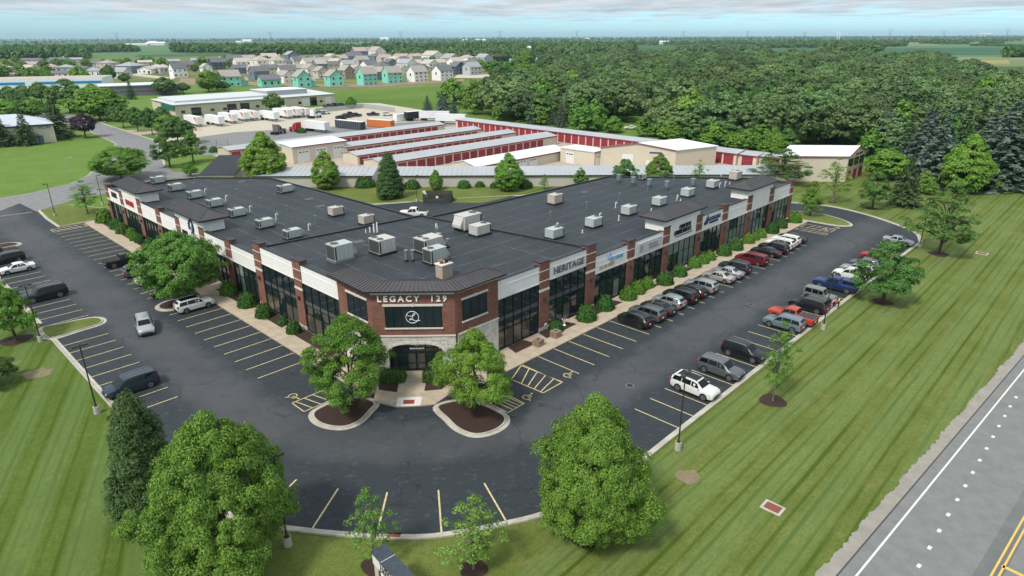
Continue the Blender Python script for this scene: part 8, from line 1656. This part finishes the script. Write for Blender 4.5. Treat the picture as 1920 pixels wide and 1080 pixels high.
# px, py(base), width px, height px, wall, roof, gable, storeys, chimney, garage
HS = [
 (336, 145, 30, 24, 'white', 'dark grey', 'side', 2, 0, 0), (432, 162, 40, 27, 'green-wrapped', 'brown-grey', 'side', 2, 0, 1), (506, 162, 42, 19, 'green-wrapped', 'dark grey', 'side', 1, 0, 0), (567, 163, 29, 28, 'green-wrapped', 'brown-grey', 'front', 2, 0, 1), (627, 161, 31, 27, 'green-wrapped', 'brown-grey', 'front', 2, 0, 0), (689, 159, 36, 29, 'green-wrapped', 'brown-grey', 'side', 3, 0, 0), (736, 155, 36, 27, 'green-wrapped', 'brown-grey', 'side', 3, 0, 0), (783, 153, 37, 26, 'white', 'brown-grey', 'side', 3, 0, 0), (830, 150, 38, 25, 'white', 'dark grey', 'side', 3, 0, 0), (885, 140, 34, 21, 'grey', 'grey', 'side', 2, 0, 0), (858, 139, 24, 21, 'navy', 'dark grey', 'front', 2, 0, 0),
 (308, 137, 24, 15, 'grey', 'tan', 'hip', 1, 0, 0), (352, 133, 24, 16, 'brown', 'dark grey', 'side', 2, 0, 0), (387, 135, 20, 14, 'white', 'tan', 'front', 2, 0, 0), (408, 130, 28, 19, 'navy', 'dark grey', 'side', 2, 1, 0), (455, 128, 32, 17, 'white', 'tan', 'side', 2, 0, 0), (450, 137, 34, 14, 'blue-grey', 'dark grey', 'side', 1, 0, 0), (487, 149, 36, 22, 'blue-grey', 'dark grey', 'side', 2, 0, 0), (490, 128, 32, 21, 'cream', 'reddish', 'hip', 2, 0, 0), (520, 128, 28, 21, 'cream', 'reddish', 'hip', 2, 1, 0), (538, 126, 22, 13, 'white', 'dark grey', 'side', 2, 0, 0), (540, 147, 36, 22, 'white', 'dark grey', 'side', 2, 0, 0), (536, 155, 26, 20, 'cream', 'brown-grey', 'front', 2, 0, 0), (557, 124, 24, 16, 'white', 'dark grey', 'side', 2, 0, 0), (584, 130, 38, 19, 'cream', 'brown-grey', 'side', 2, 1, 0), (594, 116, 24, 13, 'tan', 'dark grey', 'hip', 2, 0, 0), (582, 142, 26, 20, 'cream', 'brown-grey', 'front', 2, 0, 0), (603, 147, 26, 20, 'tan', 'brown-grey', 'front', 2, 0, 0),
 (610, 124, 30, 15, 'cream', 'brown-grey', 'side', 2, 0, 0), (622, 113, 22, 11, 'white', 'tan', 'front', 2, 0, 0), (640, 120, 26, 15, 'tan', 'reddish', 'side', 2, 0, 0), (650, 147, 24, 22, 'brown', 'brown-grey', 'front', 2, 0, 0), (657, 112, 22, 12, 'cream', 'tan', 'front', 2, 0, 0), (678, 124, 30, 17, 'grey', 'brown-grey', 'side', 2, 0, 0), (694, 134, 34, 18, 'white', 'dark grey', 'side', 2, 0, 0), (708, 149, 28, 21, 'blue-grey', 'tan', 'side', 2, 0, 0), (721, 117, 28, 13, 'tan', 'reddish', 'side', 2, 0, 0), (732, 128, 20, 16, 'blue-grey', 'dark grey', 'front', 2, 0, 0), (752, 141, 26, 17, 'cream', 'brown-grey', 'front', 2, 0, 0), (757, 122, 24, 13, 'cream', 'dark grey', 'side', 2, 0, 0), (752, 113, 30, 11, 'tan', 'reddish', 'side', 2, 0, 0), (778, 113, 28, 11, 'tan', 'reddish', 'side', 2, 1, 0), (777, 128, 30, 14, 'beige', 'tan', 'side', 2, 0, 0), (797, 124, 26, 15, 'white', 'dark grey', 'hip', 2, 0, 0), (822, 126, 32, 13, 'cream', 'tan', 'side', 2, 1, 0), (833, 115, 28, 12, 'grey', 'grey', 'side', 2, 0, 0), (876, 118, 28, 14, 'white', 'reddish', 'hip', 2, 0, 0), (908, 119, 26, 16, 'grey', 'grey', 'front', 2, 0, 0), (695, 105, 22, 15, 'blue-grey', 'grey', 'side', 2, 1, 0), (740, 106, 16, 9, 'navy', 'dark grey', 'side', 2, 0, 0),
 (325, 120, 26, 8, 'grey', 'grey', 'side', 1, 0, 0), (370, 118, 26, 8, 'grey', 'grey', 'side', 1, 0, 0), (10, 135, 22, 12, 'tan', 'reddish', 'hip', 1, 0, 0), (65, 126, 26, 9, 'tan', 'brown-grey', 'side', 1, 0, 0), (58, 135, 24, 12, 'beige', 'pale', 'side', 1, 0, 0), (98, 134, 20, 13, 'tan', 'reddish', 'hip', 1, 0, 0), (62, 117, 34, 7, 'grey', 'dark grey', 'side', 1, 0, 0), (112, 117, 30, 8, 'grey', 'dark grey', 'side', 1, 1, 0), (142, 116, 24, 7, 'grey', 'grey', 'side', 1, 0, 0), (126, 134, 30, 12, 'grey', 'grey', 'hip', 1, 0, 0), (116, 144, 30, 10, 'cream', 'dark grey', 'side', 1, 0, 0), (152, 137, 30, 13, 'grey', 'dark grey', 'hip', 1, 0, 0), (178, 142, 26, 14, 'white', 'grey', 'hip', 1, 0, 0), (183, 127, 28, 13, 'grey', 'dark grey', 'hip', 2, 0, 0), (204, 128, 26, 14, 'tan', 'brown-grey', 'hip', 2, 0, 0), (232, 147, 26, 18, 'beige', 'grey', 'side', 2, 0, 0), (247, 136, 36, 18, 'blue-grey', 'grey', 'hip', 2, 0, 0), (277, 138, 24, 12, 'white', 'tan', 'front', 1, 0, 0), (296, 136, 28, 14, 'grey', 'tan', 'hip', 1, 0, 0), (273, 122, 24, 8, 'grey', 'tan', 'side', 1, 0, 0), (52, 143, 22, 10, 'grey', 'grey', 'side', 1, 0, 0), (22, 146, 20, 8, 'beige', 'pale', 'side', 1, 0, 0)]
random.seed(5)
for px, py in [(440, 122), (466, 120), (480, 138), (505, 117), (507, 138), (528, 137), (556, 138), (570, 122), (600, 133), (618, 132), (632, 129), (652, 132), (664, 119), (668, 141), (690, 143), (706, 116), (715, 137), (728, 142), (742, 121), (764, 132), (786, 137), (806, 131), (812, 117), (846, 122), (855, 127), (890, 126), (475, 126), (547, 113), (674, 108), (708, 109)]:
    HS.append((px, py, random.choice((26, 30, 33)), random.choice((15, 17, 19)), random.choice(('cream', 'tan', 'white', 'beige', 'grey', 'blue-grey')), random.choice(('brown-grey', 'tan', 'dark grey', 'reddish', 'grey')), random.choice(('side', 'side', 'front', 'hip')), 2, 0, 0))
seen = {}
for h in HS: seen.setdefault((h[4], h[5]), []).append(h[0])
for px, py, w_, h_, wl_, rf_, gb, stn, chm, gar in HS:
    xs = sorted(seen[(wl_, rf_)]); pos = '' if len(xs) == 1 else ', %s of these from left' % ordinal(xs.index(px)) if len(xs) > 2 else (', left of two' if px == xs[0] else ', right of two')
    front = py > 138 and px > 300
    house(px, py, w_*(0.86 if px > 300 else 1.0), h_*1.05, wl_, rf_, 0.74+random.uniform(-0.14, 0.14) if px > 300 else random.uniform(-0.4, 0.5), '%s house with %s roof%s%s' % (wl_, rf_, ' by the open field' if front else ' in the suburb', pos), gb, stn, bool(chm), gar, wins=w_ >= 20, walk=front)
# bare building plots, field and farm land seen beyond; thin sheets at rising heights over the farmland
def px_sheet(name, pts, z, m): return sheet(name, [g(x, y) for x, y in pts], z, m)
M_F1 = field_mat('field_green', (0.085, 0.165, 0.070), (0.110, 0.190, 0.080), 0.004); M_F2 = field_mat('field_dark', (0.040, 0.105, 0.055), (0.058, 0.130, 0.066), 0.004); M_F3 = field_mat('field_pale', (0.15, 0.19, 0.085), (0.21, 0.235, 0.115), 0.004); M_F4 = field_mat('field_yellow', (0.22, 0.23, 0.075), (0.30, 0.28, 0.11), 0.01); M_F5 = field_mat('meadow', (0.085, 0.155, 0.024), (0.125, 0.195, 0.038), 0.012)
px_sheet('suburb_ground', [(-120, 152), (300, 158), (640, 170), (850, 158), (960, 140), (900, 112), (700, 100), (420, 105), (-120, 112)], -0.05, field_mat('suburb_lawn', (0.10, 0.14, 0.035), (0.19, 0.19, 0.08), 0.02))
px_sheet('meadow', [(600, 178), (660, 205), (740, 212), (800, 216), (930, 195), (1060, 165), (1120, 145), (930, 143), (850, 160), (640, 172)], -0.04, M_F5)
px_sheet('bare_ground', [(380, 165), (420, 158), (600, 163), (700, 163), (760, 158), (870, 152), (870, 148), (640, 158), (420, 152)], -0.03, M_DIRT); px_sheet('bare_ground', [(850, 146), (930, 146), (940, 139), (860, 139)], -0.025, concrete_mat('rubble', (0.42, 0.36, 0.29), (0.55, 0.50, 0.42))); px_sheet('bare_ground', [(335, 155), (372, 160), (376, 148), (340, 146)], -0.025, M_DIRT)
px_sheet('dirt_road', [(245, 141), (320, 150), (330, 146), (255, 138)], -0.02, M_GRAVEL)
for nm, pts, z, m in (('field', [(160, 112), (400, 113), (380, 106), (330, 99), (168, 99)], -0.2, M_F1), ('field', [(235, 112), (400, 114), (395, 106), (330, 101), (260, 103)], -0.19, M_F2), ('field', [(225, 99), (330, 98), (325, 85), (230, 87)], -0.18, M_F1), ('field', [(430, 88), (700, 93), (700, 80), (430, 81)], -0.2, M_F1), ('field', [(600, 93), (700, 92), (690, 77), (600, 80)], -0.19, M_F1), ('field', [(1350, 108), (1640, 112), (1640, 86), (1350, 84)], -0.2, M_F2), ('field', [(1640, 112), (1930, 108), (1930, 70), (1640, 72)], -0.2, M_F1), ('field', [(1640, 104), (1930, 103), (1930, 88), (1640, 90)], -0.19, M_F2), ('field', [(1640, 87), (1760, 85), (1760, 80), (1640, 81)], -0.18, M_F3), ('field', [(1770, 126), (1930, 124), (1930, 107), (1800, 107)], -0.18, M_F3), ('field', [(1790, 120), (1895, 120), (1890, 112), (1800, 113)], -0.17, M_F4), ('field', [(1650, 74), (1900, 73), (1900, 70.5), (1650, 71)], -0.17, M_F3), ('field', [(1060, 104), (1200, 104), (1280, 95), (1280, 90), (1150, 92)], -0.2, M_F2), ('field', [(-30, 108), (80, 90), (80, 86), (-30, 88)], -0.2, M_F3)):
    px_sheet(nm, pts, z, m)
# belts of trees: each belt is a run of picture positions turned into ground positions
fars = proto_obj(['oak0', 'oak1', 'oak2'])
src = []
for k_, px, py, lb in (('far0', 1000, 118, 'rounded farm tree at the front of the dark tree belt'), ('far1', 240, 96, 'lone dark field tree before the white farm sheds'), ('far2', 1300, 92, 'dark field tree beside the farm'), ('suburb0', 92, 139, 'dark rounded garden tree at the far left of the suburb'), ('suburb1', 160, 124, 'bright rounded garden tree before the dark tree belt')):
    b = g(px, py); src.append(tree(k_, b, 12.0 if 'far' in k_ else 9.0, 16.0 if 'far' in k_ else 10.0, 'field_tree' if 'far' in k_ else 'garden_tree', lb, 'tree', single=True))
pts = []
def belt(x0, y0, x1, y1, n, depth_px, h, w, var, jit=0.2):
    for i in range(n):
        u = (i+random.random())/n; px = x0+(x1-x0)*u; py = y0+(y1-y0)*u-random.random()*depth_px
        b = g(px, py); s = random.uniform(1-jit, 1+jit); pts.append((b.x, b.y, -0.2, w*s/17.0, h*s*random.uniform(0.85, 1.15)/12.0, random.uniform(0, 6.28), random.choice(var)))
belt(-30, 112, 165, 110, 190, 8, 15, 17, (1, 1, 2)); belt(15, 100, 250, 98, 130, 6, 15, 18, (0, 1)); belt(150, 98, 260, 97, 60, 3, 13, 16, (0, 1))
belt(325, 98, 440, 99, 110, 5, 16, 18, (1, 1, 2)); belt(440, 104, 640, 102, 220, 7, 16, 18, (1, 2)); belt(600, 100, 780, 97, 120, 4, 15, 18, (1, 2)); belt(680, 97, 860, 92, 120, 5, 14, 18, (1, 2)); belt(830, 104, 1190, 99, 330, 14, 15, 18, (1, 1, 2)); belt(740, 112, 900, 114, 110, 9, 13, 15, (0,)); belt(900, 118, 1180, 108, 190, 10, 14, 15, (0, 0, 1))
belt(820, 94, 1170, 93, 150, 7, 15, 18, (1, 2)); belt(1170, 84.5, 1640, 83.5, 170, 3, 14, 18, (0, 1, 2)); belt(1270, 97, 1440, 98, 50, 3, 13, 15, (0,)); belt(1440, 90, 1640, 89, 60, 2, 13, 16, (1,)); belt(1540, 100, 1650, 100, 50, 3, 14, 17, (1, 2)); belt(1440, 85, 1660, 84, 60, 3, 14, 18, (1, 2)); belt(1660, 88, 1700, 87, 24, 2, 13, 16, (1,)); belt(1725, 82, 1815, 83, 50, 1.5, 14, 18, (1,)); belt(1840, 82, 1880, 82, 20, 1.5, 14, 18, (1,)); belt(1820, 86, 1930, 88, 70, 1, 6, 9, (1,)); belt(1885, 108, 1940, 107, 26, 3, 13, 15, (1,)); belt(1640, 79, 1900, 78, 90, 1, 14, 22, (0, 1))
for y, n, h in ((80, 260, 14), (77.5, 330, 16), (75.5, 420, 18), (73.5, 520, 20), (72.0, 560, 22)):
    for seg in range(9):
        a = -120+240*seg; 
        if random.random() < (0.72 if y > 76 else 1.0): belt(a, y+1.2-a*0.0022, a+240, y+1.2-(a+240)*0.0022, n//9, 1.2, h, 30 if y < 76 else 22, (0, 1, 2))
scatter('distant_trees', pts, src[:3])
GT = 'garden trees of the suburb'
random.seed(21)
gard = [(20, 128), (45, 127), (38, 135), (14, 142), (4, 147), (46, 146), (60, 150), (78, 147), (90, 150), (108, 126), (120, 125), (97, 128), (128, 128), (137, 126), (165, 130), (170, 127), (150, 150), (160, 151), (85, 130), (215, 122), (225, 123), (240, 120), (260, 121), (305, 124), (318, 128), (372, 129), (380, 124), (395, 121), (418, 128), (430, 126), (425, 118), (440, 119), (465, 117), (475, 118), (500, 121), (603, 119), (575, 116), (590, 120), (660, 117), (672, 112), (690, 119), (630, 121), (735, 113), (812, 119), (850, 121), (842, 118), (890, 122), (900, 127), (915, 134), (925, 133), (938, 130), (950, 134), (965, 127), (930, 140), (945, 141), (960, 140), (975, 140), (985, 138), (1000, 136), (1015, 139), (1030, 135), (1045, 132), (985, 125), (970, 131), (1060, 128), (1075, 125), (270, 119), (283, 121), (195, 121), (30, 118), (10, 122), (640, 128), (408, 168), (388, 150), (365, 135)]
for i, (px, py) in enumerate(gard):
    b = g(px, py); s = random.uniform(0.75, 1.25); k_ = random.choice(('suburb0', 'suburb1', 'suburb1')); tree(k_, b, 9.5*s, 11*s, 'garden_tree', 'rounded garden tree among the houses', 'tree', GT, single=True)
tree_px('streetlime', 985, 126, 93, 30, 'field_tree', 'big bright tree left of the blue barn', None)
# farm buildings
sl = empty('silo', g(992, 107), 0, 'farm silo with white dome above the tree belt', 'silo'); b = g(992, 107); m_ = mpp(b); MB().cyl(0, 0, 0, 15*m_, 4.4*m_, 16).build('shaft', M_TANM, sl, 50); mb = MB()
mb.tube([(0, 0, 15*m_+4.6*m_*math.sin(a)) for a in np.linspace(0, 1.5, 7)], [4.6*m_*math.cos(a) for a in np.linspace(0, 1.5, 7)], 16); mb.build('dome', mat('dome_white', (0.80, 0.80, 0.80), 0.4), sl, 50)
def barn(px, py, wpx, hpx, wall, roof, label, rz=0.0, name='barn', cat='barn', d=0.6):
    b = g(px, py); m = mpp(b); w, h = wpx*m/2, hpx*m; o = empty(name, b, rz, label, cat, 'farm buildings on the plain'); D = w*d
    MB().box(-w, w, -D, D, 0, h*0.6).build('wall', wall, o); mb = MB()
    for s in (-1, 1):
        q = [(-w*1.02, s*D*1.1, h*0.58), (w*1.02, s*D*1.1, h*0.58), (w*1.02, 0, h), (-w*1.02, 0, h)]; q = q if s < 0 else [q[1], q[0], q[3], q[2]]; mb.hexa(q+[(x, y, z+0.4) for x, y, z in q])
    mb.build('roof', roof, o); mb = MB(); mb.face([(-w, D, h*.6), (-w, -D, h*.6), (-w, 0, h)]); mb.face([(w, -D, h*.6), (w, D, h*.6), (w, 0, h)]); mb.build('gable', wall, o)
M_BARNB = mat('barn_blue', (0.16, 0.46, 0.62), 0.4)
barn(1025, 121, 38, 12, mat('barn_brown', (0.10, 0.07, 0.06), 0.8), M_BARNB, 'barn with bright blue roof among trees', -0.25); barn(960, 117, 10, 6, M_CREAM, M_BARNB, 'small shed with pale blue roof left of the bright tree', -0.1)
for px, py, w_, h_, lb in ((255, 86, 46, 4, 'long pale farm shed on the left plain'), (294, 85, 34, 6, 'white works building behind the pale shed'), (287, 80, 14, 3, 'white shed roof behind the works building'), (464, 79.5, 17, 5, 'white farm shed near the pylon'), (448, 80, 10, 3, 'low pale farm shed left of the white one'), (721, 75.5, 15, 5, 'white hangar on the left horizon field'), (873, 77, 12, 3, 'white farm group left of the silo'), (901, 76.5, 20, 3, 'pale farm group on the horizon'), (1101, 74, 8, 3, 'twin white farm roofs above the tree belt'), (1240, 83, 26, 6, 'white farmhouse with outbuildings'), (1283, 81.5, 32, 3, 'long white farm shed right of the farmhouse'), (1570, 80, 20, 4, 'white farm building beside the two silos'), (1624, 87, 16, 4, 'white shed at the edge of the green field'), (1490, 84.5, 48, 2.5, 'long low farm shed with dull red roof'), (1846, 66.5, 26, 4, 'white bins on the right horizon'), (1247, 104, 8, 4, 'small white roof among the wood')): barn(px, py, w_, h_, M_WDOOR, M_SHEDROOF2, lb, random.uniform(-0.1, 0.1), 'farm_building', 'farm building', 0.35)
for px, t_ in ((1569, 59), (1573, 58)):
    b = g(px, 75); h = top_z(b, t_); o = empty('grain_leg', b, 0, 'thin white grain tower on the horizon, %s of two' % ('left' if px < 1571 else 'right'), 'tower', 'grain towers'); MB().cyl(0, 0, 0, h, 1.6*mpp(b)*0.45, 8).build('shaft', M_WHITE, o)
barn(1408, 252, 24, 22, mat('cabin_red', (0.13, 0.045, 0.035), 0.9), mat('cabin_roof', (0.16, 0.13, 0.11), 0.9), 'wooden tree house with rusty brown walls at the wood edge', 0.3, 'tree_house', 'tree house', 0.9)
dd2 = empty('dead_tree', g(1410, 272), 0, 'bare dead tree trunk in front of the wooden tree house', 'tree'); hh = top_z(g(1410, 272), 200); MB().tube([(0, 0, 0), (0.3, 0, hh*0.4), (1.2, 0, hh*0.75), (1.6, 0, hh)], [0.45, 0.35, 0.2, 0.05], 7).build('trunk', M_BARKG, dd2)
for q in ([(0.6, 0, hh*0.5), (2.2, 0, hh*0.68), (3.0, 0.5, hh*0.8)], [(0.3, 0, hh*0.42), (-1.0, 0.2, hh*0.62), (-1.4, 0, hh*0.7)]): MB().tube(q, [0.2, 0.12, 0.04], 5).build('branch', M_BARKG, dd2)
# pylons along the horizon
M_PYL = mat('pylon_steel', (0.20, 0.22, 0.25), 0.6)
def pylon(px, py, top, label):
    b = g(px, py); H = top_z(b, top); o = empty('pylon', b, 0.2, label, 'pylon', 'lattice pylons on the horizon'); r_ = H*0.0075; w = H*0.13; mb = MB()
    for sx in (-1, 1):
        for sy in (-1, 1): mb.tube([(sx*w, sy*w, 0), (sx*w*0.28, sy*w*0.28, H*0.6)], r_, 4)
        for k in range(5): z0, z1 = H*0.6*k/5, H*0.6*(k+1)/5; f0, f1 = 1-0.72*k/5, 1-0.72*(k+1)/5; mb.tube([(sx*w*f0, -w*f0, z0), (sx*w*f1, w*f1, z1)], r_*0.6, 3); mb.tube([(-w*f0, sx*w*f0, z0), (w*f1, sx*w*f1, z1)], r_*0.6, 3)
    mb.build('lattice_body', M_PYL, o); mb = MB()
    for sx in (-1, 1): mb.tube([(sx*w*0.28, 0, H*0.6), (sx*w*1.3, 0, H*0.98)], r_, 4); mb.tube([(sx*w*0.28, 0, H*0.6), (sx*w*0.3, 0, H*0.9)], r_, 4)
    mb.tube([(-w*1.9, 0, H*0.88), (w*1.9, 0, H*0.88)], r_*1.2, 4); mb.build('cross_arm', M_PYL, o)
for i, (px, py, tp) in enumerate(((222, 85, 59), (509, 84, 58), (752, 81, 57), (937, 80, 56), (1081, 79, 56), (1281, 78, 57), (1400, 78, 57), (1507, 79, 58), (1666, 78, 53), (1767, 77, 57), (1885, 77, 53))): pylon(px, py, tp, '%s lattice pylon from the left on the horizon' % ordinal(i))
for i, px in enumerate((472, 518, 548, 582, 612)): b = g(px, 107); o = empty('utility_pole', b, 0, '%s wooden power pole from the left behind the suburb' % ordinal(i), 'power pole', 'power poles behind the suburb'); MB().tube([(0, 0, 0), (0, 0, 16)], 0.28, 5).build('pole', M_BARKG, o); MB().box(-1.6, 1.6, -0.1, 0.1, 14.6, 14.9).build('cross_arm', M_BARKG, o)
# ================================================================== air
hz_m = bpy.data.materials.new('haze_air'); hz_m.use_nodes = True; N = hz_m.node_tree.nodes; N.clear(); ou = N.new('ShaderNodeOutputMaterial'); pv = N.new('ShaderNodeVolumePrincipled'); pv.inputs['Color'].default_value = (0.62, 0.86, 1.0, 1); pv.inputs['Density'].default_value = HAZE; pv.inputs['Anisotropy'].default_value = 0.2; hz_m.node_tree.links.new(pv.outputs[0], ou.inputs['Volume'])
hzb = MB().box(-14500, 14500, -14500, 14500, -1.3, 95).build('haze', hz_m); hzb['kind'] = 'stuff'
